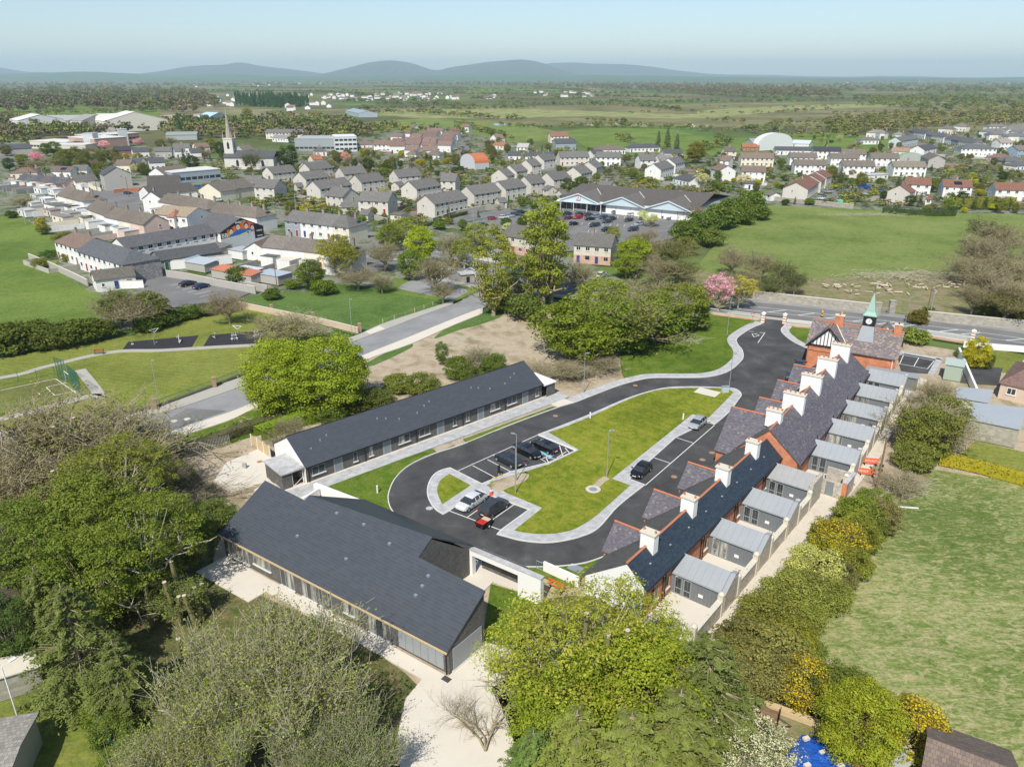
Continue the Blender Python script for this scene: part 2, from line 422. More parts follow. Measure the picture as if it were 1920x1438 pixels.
def stuff(o,label=None,cat=None):
 o['kind'] = 'stuff'
 if label: o['label'] = label
 if cat: o['category'] = cat
 return o
KIDS = {}
def copy_tree(o,parent=None):
 c = o.copy(); COL.objects.link(c)
 if parent is not None: c.parent = parent
 for ch in list(o.children): copy_tree(ch,c)
 if parent is None: THINGS.append(c)
 return c
def smooth(pts,closed=True,k=5):
 """Catmull-Rom through the points; a third element marks a sharp corner"""
 n = len(pts); out = []
 rngi = range(n) if closed else range(n - 1)
 for i in rngi:
  p1,p2 = pts[i],pts[(i + 1) % n]
  p0 = pts[i - 1] if (closed or i > 0) else p1
  p3 = pts[(i + 2) % n] if (closed or i + 2 < n) else p2
  if len(p1) > 2: p0 = p1
  if len(p2) > 2: p3 = p2
  if len(p1) > 2 and len(p2) > 2: out.append(p1[:2]); continue
  for j in range(k):
   t = j / k
   out.append(tuple(.5 * ((2 * p1[a]) + (-p0[a] + p2[a]) * t + (2 * p0[a] - 5 * p1[a] + 4 * p2[a] - p3[a]) * t * t + (-p0[a] + 3 * p1[a] - 3 * p2[a] + p3[a]) * t ** 3) for a in (0,1)))
 if not closed: out.append(pts[-1][:2])
 return out
def offset(P,d,closed=True):
 """mitred offset; positive d moves to the left of the direction of travel"""
 n = len(P); out = []
 for i in range(n):
  a = P[i - 1] if (closed or i > 0) else None
  b = P[i]; c = P[(i + 1) % n] if (closed or i < n - 1) else None
  ns = []
  for p,q in ((a,b),(b,c)):
   if p is None or q is None: continue
   dx,dy = q[0] - p[0],q[1] - p[1]; l = math.hypot(dx,dy) or 1
   ns.append((-dy / l,dx / l))
  nx = sum(v[0] for v in ns); ny = sum(v[1] for v in ns); l = math.hypot(nx,ny) or 1
  nx,ny = nx / l,ny / l
  k = d / max(.45,nx * ns[0][0] + ny * ns[0][1])
  out.append((b[0] + nx * k,b[1] + ny * k))
 return out
def G(L,z=0.0,f=None):
 out = []
 for p in L:
  q = f(p[0],p[1]) if f else p
  out.append(at(q[0],q[1],z) + ((1,) if len(p) > 2 else ()))
 return out
def sheet(name,P,z,m,depth=0.4,f=None):
 mb = MB(); mb.prism([p[:2] for p in P],z - depth,z,0)
 return struct(mb.obj(name,[m]))
def ribbon(name,L,w0,w1,z,m,depth=.3,closed=False):
 """band between offsets w0 and w1 of the line L"""
 A,B = offset(L,w0,closed),offset(L,w1,closed)
 mb = MB(); n = len(L)
 if w0 < w1: A,B = B,A           # A on the left
 for i in range(n if closed else n - 1):
  j = (i + 1) % n
  mb.face([B[i] + (z,),B[j] + (z,),A[j] + (z,),A[i] + (z,)])
  mb.face([A[i] + (z - depth,),A[i] + (z,),A[j] + (z,),A[j] + (z - depth,)][::-1])
  mb.face([B[i] + (z - depth,),B[i] + (z,),B[j] + (z,),B[j] + (z - depth,)])
 if not closed:
  for i in (0,n - 1):
   mb.face([A[i] + (z - depth,),A[i] + (z,),B[i] + (z,),B[i] + (z - depth,)])
 return struct(mb.obj(name,[m]))
def lerp(a,b,t): return tuple(a[i] + (b[i] - a[i]) * t for i in range(len(a)))
# ------------------------------------------------------------------ the ground, far to near
mb = MB(); mb.face([(-60000,-3000,-.6),(60000,-3000,-.6),(60000,70000,-.6),(-60000,70000,-.6)])
struct(mb.obj('ground',['far']))
def ridge_line(name,pts,dist,base_px,m,depth):
 """a range of hills: crest heights read along the photograph's skyline, standing at its real distance"""
 mb = MB(); P = smooth([(float(u),float(v)) for u,v in pts],False,6)
 rows = []
 for i,(u,v) in enumerate(P):
  x = (u - 960) / FPX * dist * _c
  y = dist
  ang = (HORIZON - v) / FPX
  h = CAM_H + ang * dist * _c * _c
  j = .035 * math.sin(i * 1.7) + .03 * math.sin(i * .61); h += .9 * math.sin(i * 2.3) + 1.6 * math.sin(i * .9)
  rows.append([(x * .93,y - depth,-20),(x * .955,y - depth * .62,h * .30 * (1 + 3 * j)),(x * .98,y - depth * .3,h * (.66 + j)),(x,y,h),(x * 1.05,y + depth,-20)])
 for a,b in zip(rows[:-1],rows[1:]):
  for k in range(4): mb.face([a[k],b[k],b[k + 1],a[k + 1]])
 o = struct(mb.obj(name,[m]))
 for p in o.data.polygons: p.use_smooth = True
 return o
ridge_line('hills',[(-700,125),(-300,118),(-60,120),(0,128),(40,134),(110,137),(200,141),(285,138),(330,129),(370,124),(420,122),(455,118),(490,124),(540,130),(590,136),(640,146)],17000,152,'hill',4200)
ridge_line('hills',[(560,148),(610,138),(660,126),(700,117),(740,114.5),(775,120),(815,132),(840,128),(900,119),(940,115),(985,113),(1020,120),(1040,127),(1060,133),(1100,142),(1130,150)],16000,152,'hill',4000)
ridge_line('hills',[(960,150),(1010,124),(1060,118),(1110,120),(1180,122),(1230,127),(1280,134),(1350,140),(1430,141),(1500,143),(1580,144.5),(1650,143),(1720,143.5),(1800,146),(1900,145),(2050,143),(2300,142),(2600,146)],19500,152,'hill',4500)
ridge_line('foothills',[(-700,138),(-200,139),(0,139),(80,137),(170,135),(260,139),(330,142),(420,139),(520,143),(620,144),(700,141),(790,142),(900,138),(1000,140),(1100,141),(1200,142),(1320,144),(1500,146),(1700,146),(2000,146),(2500,146)],12500,152,'hillfield',3500)
def region(name,L,z,m,f=None,sm=False,depth=.3):
 P = G(L,0,f)
 if sm: P = smooth(P,True,4)
 return sheet(name,P,z,m,depth)
# marsh and pastures beyond the town
region('marsh',[(560,205),(1920,186),(2300,186),(2400,232),(1920,246),(1500,240),(1180,236),(900,232),(690,214)],-.40,'marsh')
region('dry_grassland',[(690,212),(760,206),(1000,205),(1280,214),(1330,206),(1560,196),(1700,198),(1500,207),(1300,222),(1120,218),(900,222),(760,219)],-.36,'rough',None,True)
region('field',[(1050,246),(1110,240),(1260,242),(1340,262),(1480,250),(1560,248),(1700,262),(1640,290),(1300,290),(1100,276)],-.34,'pasture')
region('field',[(640,232),(800,222),(980,232),(1060,250),(1060,262),(930,268),(700,250)],-.34,'field')
region('field',[(400,212),(640,226),(640,236),(420,226)],-.34,'pasture')
region('field',[(-200,196),(80,196),(300,206),(300,218),(-200,226)],-.34,'pasture')
region('field',[(420,176),(560,176),(640,180),(560,184),(430,181)],-.34,'pasture')
region('bare_field',[(300,216),(380,213),(395,225),(310,228)],-.30,'soil')
region('field',[(640,168),(760,170),(760,175),(640,177)],-.34,'pasture')
region('field',[(880,165),(1060,168),(1060,173),(870,172)],-.34,'pasture')
# the town's floor: yards, drives and gardens
region('town_ground',[(-400,262),(240,268),(430,300),(640,262),(800,232),(960,268),(1050,290),(1300,290),(1640,290),(1720,250),(2300,232),(2500,400),(1830,402),(1640,398),(1470,388),(1400,372),(1160,400),(1060,470),(1180,530),(900,575),(840,545),(560,640),(200,610),(20,400),(-400,420)],-.30,'town')
region('pasture_field',[(-500,410),(35,402),(75,428),(130,460),(100,500),(163,543),(190,548),(190,596),(112,612),(0,640),(-500,700)],-.2,'pasture')
region('meadow',[(1436,384),(1620,392),(1920,402),(2150,410),(2150,470),(1800,548),(1560,546),(1420,540),(1290,520),(1330,470),(1380,420)],-.2,'field')
region('cleared_ground',[(1290,500),(1420,535),(1540,520),(1700,520),(1830,505),(2200,440),(2300,640),(1920,605),(1640,582),(1417,558),(1280,540)],-.17,'clearing',None,True)
region('park_grass',[(-300,700),(0,672),(110,650),(250,628),(300,600),(405,578),(445,562),(560,610),(655,634),(458,706),(300,758),(175,793),(0,806),(-300,880)],-.16,'park')
region('green_plot',[(445,566),(500,548),(600,545),(640,530),(700,538),(850,566),(715,607),(668,626)],-.13,'plot')
region('verge_grass',[(700,545),(740,520),(860,530),(905,540),(850,566),(760,552)],-.12,'pasture')
region('soil_ground',[(-400,900),(85,872),(300,818),(478,757),(680,672),(905,585),(1010,590),(1300,560),(1440,600),(1500,620),(1700,640),(1920,700),(2300,760),(2300,1600),(-900,1600)],-.14,'soil')
region('rough_grass',[(905,583),(942,590),(905,606),(860,618),(815,634),(835,616),(870,602)],-.10,'plot',None,True)
region('rough_grass',[(692,677),(757,646),(772,650),(700,684)],-.09,'plot',None,True)
region('rough_grass',[(300,826),(420,782),(500,748),(560,760),(600,790),(540,800),(480,815),(430,830),(340,850)],-.10,'lawn2',None,True)
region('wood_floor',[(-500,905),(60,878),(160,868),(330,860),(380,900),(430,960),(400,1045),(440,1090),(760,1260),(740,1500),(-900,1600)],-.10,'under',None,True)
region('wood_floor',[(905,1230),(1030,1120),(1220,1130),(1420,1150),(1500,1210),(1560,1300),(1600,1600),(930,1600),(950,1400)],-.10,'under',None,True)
region('verge_grass',[(920,1093),(1030,1125),(1030,1200),(905,1300),(940,1390),(1010,1500),(900,1230)],-.08,'lawn2')
region('tussock_field',[(1760,880),(1920,905),(2500,1000),(2500,1700),(1640,1700),(1600,1300),(1540,1220),(1500,1200),(1590,1040),(1660,930),(1700,880)],-.09,'rough')
region('garden_lawn',[(1780,870),(1830,825),(1935,850),(2200,900),(2200,960),(1920,890)],-.07,'park')
region('garden_lawn',[(1845,690),(1850,652),(1920,664),(2100,690),(2100,740)],-.07,'park')
region('garden_ground',[(1690,640),(1815,660),(1815,700),(1700,690)],-.07,'soil')
region('garden_lawn',[(-100,1250),(60,1240),(110,1290),(190,1400),(240,1500),(-300,1500)],-.07,'park')
# the estate road on the left
RU = smooth(G([(-300,868),(0,826),(120,812),(245,788),(350,760),(476,716),(580,676),(670,638),(715,621),(790,592),(850,570),(905,545)]),False,4)
RL = smooth(G([(-300,960),(85,872),(240,832),(300,815),(425,775),(478,754),(580,714),(680,667),(765,633),(850,598),(905,577),(960,552)]),False,4)
mb = MB(); mb.prism(RU + RL[::-1],-.5,-.05,0); struct(mb.obj('estate_road',['road']))
PU = smooth(G([(-300,848),(0,806),(175,793),(238,775),(295,760),(400,725),(458,705),(560,664),(665,630),(715,608),(790,583),(850,564)]),False,4)
mb = MB(); mb.prism(PU + RU[:-4][::-1],-.5,.06,0); struct(mb.obj('pavement',['concrete_path']))
PLo = smooth(G([(300,829),(425,790),(478,766),(580,726),(683,676),(770,645),(850,610),(905,588)]),False,4)
PLi = smooth(G([(300,815),(425,775),(478,754),(580,714),(680,667),(765,633),(850,598),(905,577)]),False,4)
mb = MB(); mb.prism(PLi + PLo[::-1],-.5,.07,0); struct(mb.obj('pavement',['concrete']))
region('road_patch',[(425,769),(350,765),(295,797),(305,812),(420,772)],-.045,'lot',None,False,.02)
region('vehicle_crossing',[(210,795),(236,781),(243,788),(215,800)],.065,'concrete',None,False,.1)
region('vehicle_crossing',[(685,623),(712,611),(722,617),(694,627)],.065,'concrete',None,False,.1)
# the main road and its hatching at the top right
MR = [(-700,395),(690,470),(880,520),(1000,536),(1200,556),(1430,580),(1640,603),(1800,622),(1990,648),(2400,700)]
MRc = smooth(G(MR),False,4)
MRd = MRc[4:]
ribbon('main_road',MRd,5.6,-5.6,-.04,'lot')
ribbon('pavement',MRd,8.2,5.6,.05,'road')
ribbon('pavement',MRd[:22],-5.6,-7.6,.05,'concrete_path')
mb = MB()
def dashes(line,off,w,step,ln,z=-.036):
 acc = 0
 for a,b in zip(line[:-1],line[1:]):
  L = math.hypot(b[0] - a[0],b[1] - a[1]); ux,uy = (b[0] - a[0]) / L,(b[1] - a[1]) / L
  t = -acc
  while t < L:
   t0,t1 = max(0,t),min(L,t + ln)
   if t1 > t0:
    q = [(a[0] + ux * s_ - uy * o_,a[1] + uy * s_ + ux * o_) for s_,o_ in ((t0,off - w / 2),(t1,off - w / 2),(t1,off + w / 2),(t0,off + w / 2))]
    mb.face([p + (z,) for p in q])
   t += step
  acc = (acc + L) % step
dashes(MRd,1.7,.15,1e9,1e9); dashes(MRd,-1.7,.15,1e9,1e9)
acc = 0
for a,b in zip(MRd[:-1],MRd[1:]):
 L = math.hypot(b[0] - a[0],b[1] - a[1]); ux,uy = (b[0] - a[0]) / L,(b[1] - a[1]) / L
 k = int(L / 4)
 for i in range(k):
  t = (i + .5) * L / k
  q = [(a[0] + ux * s_ - uy * o_,a[1] + uy * s_ + ux * o_) for s_,o_ in ((t - 1.9,-1.55),(t - 1.5,-1.55),(t + 1.9,1.55),(t + 1.5,1.55))]
  mb.face([p + (-.036,) for p in q])
struct(mb.obj('road_markings',['whitepaint']))
# town streets
ribbon('street',smooth(G([(0,290),(60,325),(130,352),(210,376),(330,412),(430,440),(560,470),(690,490),(760,500)]),False,3),4,-4,-.10,'lot')
ribbon('street',smooth(G([(690,505),(705,470),(745,440),(800,425),(880,408),(960,395)]),False,3),5,-5,-.09,'lot')
ribbon('street',smooth(G([(875,258),(872,270),(868,290),(850,320),(800,350)]),False,3),4,-4,-.10,'lot')
ribbon('street',smooth(G([(560,372),(700,352),(850,342),(1000,322),(1180,300)]),False,3),3.5,-3.5,-.10,'lot')
region('car_park',[(865,425),(960,396),(1050,388),(1330,402),(1330,430),(1200,460),(1060,470),(900,440)],-.06,'lot')
region('car_park',[(268,520),(310,512),(400,530),(470,548),(406,577),(300,583),(250,560)],-.05,'lot')
region('cul_de_sac',[(1540,388),(1565,357),(1610,352),(1650,352),(1660,358),(1600,362),(1590,387)],-.06,'lot')
region('street_corner',[(150,352),(200,345),(262,362),(300,378),(240,385)],-.07,'lot')
mb = MB()
LP = view(1040,340,6)
for j,(a,b) in enumerate((((560,395),(1200,420)),((60,385),(560,430)),((150,470),(980,505)),((380,560),(700,570)))):
 A,B = at(*LP(*a)),at(*LP(*b)); L = math.hypot(B[0] - A[0],B[1] - A[1]); an = math.atan2(B[1] - A[1],B[0] - A[0])
 for i in range(int(L / 2.6)):
  p = lerp(A,B,i * 2.6 / L); mb.cbox(p,.12,5,-.2,-.052,an)
for i in range(6):
 p = lerp(at(*Z4(1560,690)),at(*Z4(1300,590)),i / 6); mb.cbox(p,4.6,.12,-.2,-.042,R(52))
struct(mb.obj('parking_lines',['whitepaint']))
# ------------------------------------------------------------------ the loop road of the development
q = V_LAMP
KL = [(1426,598),(1432,606),(1414,614),(1395,625),(1382,636),(1383.5,646),(1392,657),(1394,671),(1386,682),(1370,695),(1350,703),(1322,708),(1283,709),(1228,709),(1200,713),(1160,724),(1110,743),(1079,755),(1051.6,763),(964,795),(869,833.5),(816,851),(769,873),(742,898),(730,925),(730,943),(737,959),(760,985),(805,1015),(860,1040),(915,1056),(975,1062.5),(1044,1062),(1096,1055.5),(1131,1044)]
K = smooth(G(KL),False,5)
C_O = (11.3,62.2); C_A = R(51.2)
def frame(O,a):
 ca,sa = math.cos(a),math.sin(a)
 return lambda x,y,z=None: (O[0] + x * ca - y * sa,O[1] + x * sa + y * ca) + (() if z is None else (z,))
FC = frame(C_O,C_A)
C2_A = R(54.5); FC2 = frame(FC(35.5,-.3),C2_A)
KR = smooth(G([(1514,654.5),(1486,641),(1468,627),(1464,618),(1471,610),(1476,602)]),False,4)
asph = K + [FC(8,5.2),FC(40,3),FC2(40,5)] + KR
mb = MB(); mb.prism(asph + [at(1468,594),at(1436,590)],-.4,.03); struct(mb.obj('loop_road',['asphalt']))
ribbon('kerb',K,-.14,0,.15,'kerb')
ribbon('kerb',KR,0,-.14,.15,'kerb')
ribbon('pavement',KR[:-3],-.14,-1.7,.142,'footpath')
i0 = 5; i1 = 5 * 17 + 1
ribbon('pavement',K[i0:i1],-.14,-1.9,.142,'footpath')
ISL = [(1283,726),(1311,726),(1367,728),(1383.5,732),(1390.5,741),(1386,749),(1367,774),(1339,798,1),(1330,791,1),(1268,820.8,1),(1181,899,1),(1210,910,1),(1160,950),(1123,990.8),(1091,1006.6),(1051.6,1016),(1017,1018.5),(977.6,1014.6),(951,1008),(931,1002.7,1),(939,994,1),(990.8,956.4,1),(895,921,1),(844,958.5,1),(831,965.7,1),(813.7,953.8),(801.8,932.6),(801.8,911.5),(811,893),(825,883),(844,877.6,1),(903.5,907.5,1),(957.7,885,1),(1028,868,1),(1080,845,1),(1008,815.8,1),(1060,796),(1110,776),(1172.6,749),(1222.7,733),(1255,727)]
isl = smooth(G(ISL),True,5)
ribbon('kerb',isl,.0,.14 if area2(isl) > 0 else -.14,.15,'kerb',closed=True)
mb = MB(); mb.prism(offset(isl,.14 if area2(isl) > 0 else -.14),-.3,.142); struct(mb.obj('traffic_island_paving',['footpath']))
GR = [(1285,729),(1330,729),(1360,730),(1373,736),(1370,742.6),(1328,785,1),(1298,778,1),(1147.6,899,1),(1181.4,911.6,1),(1123,964),(1096.5,983),(1070,996),(1030,1002.7),(991,1001),(964,996,1),(1017,953.8,1),(950,926,1),(918,906,1),(1029,872,1),(1086,845,1),(1028,812,1),(1060,801.5),(1112.6,780),(1185,747.7),(1235,732.6)]
mb = MB(); mb.prism(smooth(G(GR),True,5),-.2,.165); struct(mb.obj('island_lawn',['lawn']))
mb = MB(); mb.prism(smooth(G([(842.7,889.8,1),(882.4,911.5,1),(829.5,947,1),(821.6,930),(820,916.8),(827,901)]),True,4),-.2,.165); struct(mb.obj('island_lawn',['lawn']))
mb = MB(); mb.prism(smooth(G([(912,911,1),(962,893),(990,890),(985,903),(950,918),(935,926,1)]),True,4),-.2,.172); struct(mb.obj('bare_soil_patch',['soil']))
# painted bay lines
mb = MB()
def pline(a,b,w=.11,z=.036):
 A,B = at(*a),at(*b); L = math.hypot(B[0] - A[0],B[1] - A[1])
 mb.cbox(lerp(A,B,.5),L,w,z - .1,z,math.atan2(B[1] - A[1],B[0] - A[0]))
for a,b in (((858.6,883),(1008,815.8)),(q(705,655),q(865,740)),(q(810,612),q(975,698)),(q(925,565),q(1090,655)),(q(1040,520),q(1225,630)),
             ((844,958.5),(939,994)),((876.6,969.6),q(860,885)),((911,983),q(1000,930)),((939,994),(990,957)),
             ((1339,798),(1210,910)),(q(0,0),q(0,1))): pline(a,b)
r_ = V_CBAY
for a,b in (((832,802),(958,842)),((655,950),(787,993)),((500,1118),(600,1160)),((1068,690),(1118,703))): pline(r_(*a),r_(*b))
for a,b in (((1165,438),(1436,550)),((1436,550),(1243,634)),((1243,634),(1225,600)),((1320,512),(1345,590)),((1235,600),(1300,608)),((1360,530),(1395,570)),((1300,600),(1370,555)),((1200,605),(1320,555))): pline(q(*a),q(*b),.12)
for a,b in (((1414.5,626),(1424,629)),((1424,629),(1413.5,632)),((1413.5,632),(1410,626.5)),((1410,626.5),(1420,625.5)),((1434,624.5),(1421,643)),((1404,621.5),(1413,622.5)),((1424,623.5),(1434,624.5))): pline(a,b,.14)
e5 = V_GATE
region('parking_court',[(1683,668),(1698,663),(1756,672),(1740,700),(1690,696)],.03,'asphalt')
for a,b in (((985,570),(1015,503)),((1015,503),(1245,545)),((1245,545),(1195,605)),((1092,588),(1130,522)),((980,568),(1195,607))): pline(e5(*a),e5(*b),.12)
struct(mb.obj('bay_lines',['whitepaint']))
mb = MB(); mb.prism(G([q(1195,545),q(1320,552),q(1255,602),q(1180,560)]),-.1,.034); struct(mb.obj('blue_bay_paint',[plain('blue_bay_paint',(.22,.50,.62),.7)]))
region('parking_court_edge',[(1756,672),(1768,675),(1752,703),(1740,700)],.1,'footpath')
region('parking_court_edge',[(1683,664),(1690,659),(1768,672),(1766,676),(1698,663.5)],.1,'footpath')
# lawns outside the loop
region('roadside_lawn',[(1425,601),(1373,627),(1370,637.5),(1380,655),(1382,669.6),(1373,684),(1347,697),(1303,701.7),(1230,703),(1177.5,710),(1165,690),(1170,655),(1240,620),(1312,590),(1400,592)],.10,'lawn2',None,True)
region('roadside_lawn',[(617.5,911),(810,842),(818,848),(769,871),(740,896),(728,925),(728,943),(737,960),(662,945)],.10,'lawn2',None,False)
region('roadside_lawn',[(869,824),(1036,763),(1046,764),(964,794),(878,831)],.10,'lawn2')
region('roadside_lawn',[(1478,626),(1472,618),(1478,611),(1530,616),(1525,650),(1500,641)],.10,'lawn2',None,True)
region('roadside_lawn',[(978,1064),(1044,1064),(1096,1058),(1128,1047),(1075,1100),(1040,1090)],.08,'lawn2')
region('bare_soil_patch',[(811,842),(835,832),(852,834),(845,838),(820,848)],.105,'soil')
region('driveway_crossing',[(1018,752),(1040,743),(1079,755),(1051,763)],.10,'concrete')
# paving and yards round the near building
region('community_yard',[(367,1072),(424,1042),(840,1268),(906,1204),(945,1210),(1000,1240),(920,1290),(945,1340),(975,1420),(990,1500),(755,1500),(745,1380),(760,1310),(792,1272),(500,1108),(466,1128)],.02,'concrete',None,False)
region('courtyard',[(840,1050),(884,1040),(1000,1090),(1003,1125),(968,1105),(925,1090),(905,1110),(860,1090)],.03,'concrete')
region('gravel_lane',[(1200,1170),(1240,1130),(1330,1130),(1420,1010),(1560,850),(1640,760),(1695,700),(1740,712),(1700,745),(1655,850),(1600,920),(1520,1010),(1460,1090),(1400,1165),(1330,1200),(1260,1200)],-.02,'gravel',None,False)
B_O = (-27.2,88.2); B_A = R(42.0); FB = frame(B_O,B_A)
mb = MB(); mb.prism([FB(-5,-.0),FB(0,-.35),FB(43.6,-.35),FB(47,-.3),FB(47,-2.8),FB(44,-3.0),FB(0,-2.6),FB(-5.5,-2.8)],-.2,.142); struct(mb.obj('pavement',['footpath']))
mb = MB(); mb.prism([FB(0,-.35),FB(43.6,-.35),FB(43.6,.1),FB(0,.1)],-.2,.15); struct(mb.obj('concrete_plinth_strip',['concrete']))
mb = MB(); mb.prism([FB(-8.4,4.5),FB(-3,4),FB(0,3),FB(0,14),FB(-5.5,13),FB(-9,9)],-.2,.05); struct(mb.obj('patio',['concrete']))
mb = MB(); mb.prism([FB(-6,-3.5),FB(1,-3.4),FB(1,0),FB(-3,1),FB(-3.4,4),FB(-6,3)],-.2,.12); struct(mb.obj('patio',['concrete']))
# exercise area, pitch, paths of the park
region('exercise_surface',[(228,657),(240,640),(372,628),(358,651),(290,655)],-.10,'rubber')
region('exercise_surface',[(380,650),(394,627),(500,619),(500,645)],-.10,'rubber')
ribbon('park_path',smooth(G([(-300,745),(0,707),(80,688),(170,666),(230,657),(300,656),(400,650),(500,645)]),False,4),.8,-.8,-.09,'concrete_path')
ribbon('park_path',smooth(G([(-100,800),(0,785),(90,762),(165,742),(185,738),(150,692)]),False,4),.9,-.9,-.085,'concrete_path')
region('sports_pitch',[(-300,790),(-300,740),(0,727),(105,706),(152,742),(0,776)],-.11,'pitch')
mb = MB()
z4 = Z4
for a,b in ((z4(345,1378),z4(498,1342)),(z4(345,1378),z4(410,1440)),(ZL(405,162),ZL(590,120)),(z4(288,1420),ZL(298,155)),((0,731),(104,709)),((104,709),(150,741))): pline(a,b,.12,-.105)
struct(mb.obj('pitch_lines',['whitepaint']))
region('dirt_path',[(790,515),(830,525),(880,545),(850,562),(790,550),(745,540),(760,530)],-.10,'road')
region('bungalow_yard',[(1812,682),(1880,690),(1872,722),(1800,717)],-.03,'asphalt')
region('soil_heap_ground',[(1700,870),(1740,860),(1745,900),(1700,935),(1670,940)],-.06,'clearing')
region('trailer_yard',[(1380,1330),(1440,1310),(1540,1350),(1520,1440),(1380,1440)],-.05,'clearing')
# ------------------------------------------------------------------ near buildings
def window(parent,x,y,z,w,h,ang,n=2,frame='frame_grey',glass='glass',sill='kerb',d=.06,transom=None):
 """window > pane(s), sill ; outward direction is local -Y turned by ang"""
 mb = MB(); t = .07
 mb.box(-w / 2,w / 2,-d,.05,0,t).box(-w / 2,w / 2,-d,.05,h - t,h)
 for i in range(n + 1):
  c = -w / 2 + t / 2 + (w - t) * i / n
  mb.box(c - t / 2,c + t / 2,-d - .002,.05,t,h - t)
 if transom: mb.box(-w / 2,w / 2,-d - .001,.05,transom,transom + t)
 f = mb.obj('window',[frame],parent,(x,y,z),ang)
 for i in range(n):
  a,b = -w / 2 + t + (w - t) * i / n,-w / 2 + (w - t) * (i + 1) / n
  g = 'glass' if glass == 'mix' and i % 2 else ('glass_pale' if glass == 'mix' else glass)
  MB().box(a,b,-d * .45,.0,t,h - t).obj('pane',[g],f)
 if sill: MB().box(-w / 2 - .1,w / 2 + .1,-.18,0,-.12,0).obj('sill',[sill],f)
 return f
def door(parent,x,y,z,w,h,ang,m='door_grey',frame='frame_grey',leaves=1,glass=False):
 f = MB().box(-w / 2 - .06,-w / 2,-.05,.05,0,h).box(w / 2,w / 2 + .06,-.05,.05,0,h).box(-w / 2 - .06,w / 2 + .06,-.05,.05,h,h + .06).obj('door',[frame],parent,(x,y,z),ang)
 for i in range(leaves):
  a = -w / 2 + w * i / leaves
  mb = MB(); mb.box(a + .01,a + w / leaves - .01,-.03,.02,.02,h - .01,0)
  if glass: mb.box(a + .12,a + w / leaves - .12,-.036,-.03,.3,h - .15,1)
  l = mb.obj('door_leaf',[m,'glass'],f)
  if i == 0: MB().box(a + w / leaves - .14,a + w / leaves - .1,-.07,-.03,1.0,1.16).obj('handle',['steel'],f)
 return f
def pipe(parent,x,y,z0,z1,m='blackpaint',r=.05):
 return MB().tube((x,y,z0),(x,y,z1),r,r,6).obj('downpipe',[m],parent)
# ---- long grey brick range (eight homes) with white gable
b = thing('terraced_bungalows','long low dark grey brick building of repeated front doors under one dark roof, white left gable','building',B_O,B_A)
L,D,ZE,ZR = 43.3,9.0,2.65,5.25
mb = MB()
mb.face([(0,0,0),(L,0,0),(L,0,ZE),(0,0,ZE)]); mb.face([(L,D,0),(0,D,0),(0,D,ZE),(L,D,ZE)])
mb.obj('wall',['darkbrick'],b)
for x,s in ((0,1),(L,-1)):
 g = [(x,0,0),(x,D,0),(x,D,ZE),(x,D / 2,ZR - .02),(x,0,ZE)]
 g2 = [(p[0] + .25 * s,p[1],p[2]) for p in g]
 mb = MB(); mb.face(g[::-1] if s > 0 else g); mb.face(g2 if s > 0 else g2[::-1]); mb.obj('gable_wall',['white'],b)
k = (ZR - ZE) / (D / 2); o = .35
RT = 'slate_new'
MB().plate([(-.12,-o,ZE - o * k + .12),(L + .12,-o,ZE - o * k + .12),(L + .12,D / 2,ZR + .12),(-.12,D / 2,ZR + .12)],.16).obj('roof_slope',[RT],b)
MB().plate([(L + .12,D + o,ZE - o * k + .12),(-.12,D + o,ZE - o * k + .12),(-.12,D / 2,ZR + .12),(L + .12,D / 2,ZR + .12)],.16).obj('roof_slope',[RT],b)
MB().tube((-.12,D / 2,ZR + .12),(L + .12,D / 2,ZR + .12),.07,.07,6).obj('ridge_capping',['blackpaint'],b)
MB().box(-.1,L + .1,-o - .13,-o,ZE - o * k - .02,ZE - o * k + .1).obj('gutter',['blackpaint'],b)
U = 8.68
for u in range(5):
 s0 = .35 + u * U
 fl = u % 2
 items = [('w2',.76,2.93),('d',4.14,5.47),('w1',7.04,7.9)]
 for kd,a,c in items:
  if fl: a,c = U + .1 - c,U + .1 - a
  x = s0 - .35 + (a + c) / 2; w = c - a
  if kd == 'd':
   door(b,x,0,.12,1.0,2.1,0)
   MB().box(x - w / 2 - .02,x + w / 2 + .02,-.02,.0,.12,ZE - .12).obj('door_surround',['frame_grey'],b)
   MB().box(x - .75,x - .35,-.16,-.02,2.36,2.5).obj('outside_lamp',['whitemetal'],b)
  else:
   window(b,x,0,.95 if kd == 'w2' else .75,w - .25,1.2 if kd == 'w2' else 1.45,0,2 if kd == 'w2' else 1,glass='mix' if u % 2 else 'glass')
 pipe(b,s0,-.1,.1,ZE - .2)
 for dx,dy in ((1.6,1.8),(3.4,2.5),(4.6,2.9)):
  x = s0 + (U - dx if fl else dx); y = dy
  z = ZE + y * k + .12
  MB().box(x - .09,x + .09,y - .11,y + .08,z - .1,z + .2).obj('roof_vent',['steel'],b)
for i in range(4):
 MB().box(9 + i * U,9.12 + i * U,D + .1,D + 2.6,0,1.9).obj('garden_screen',['timber'],b)
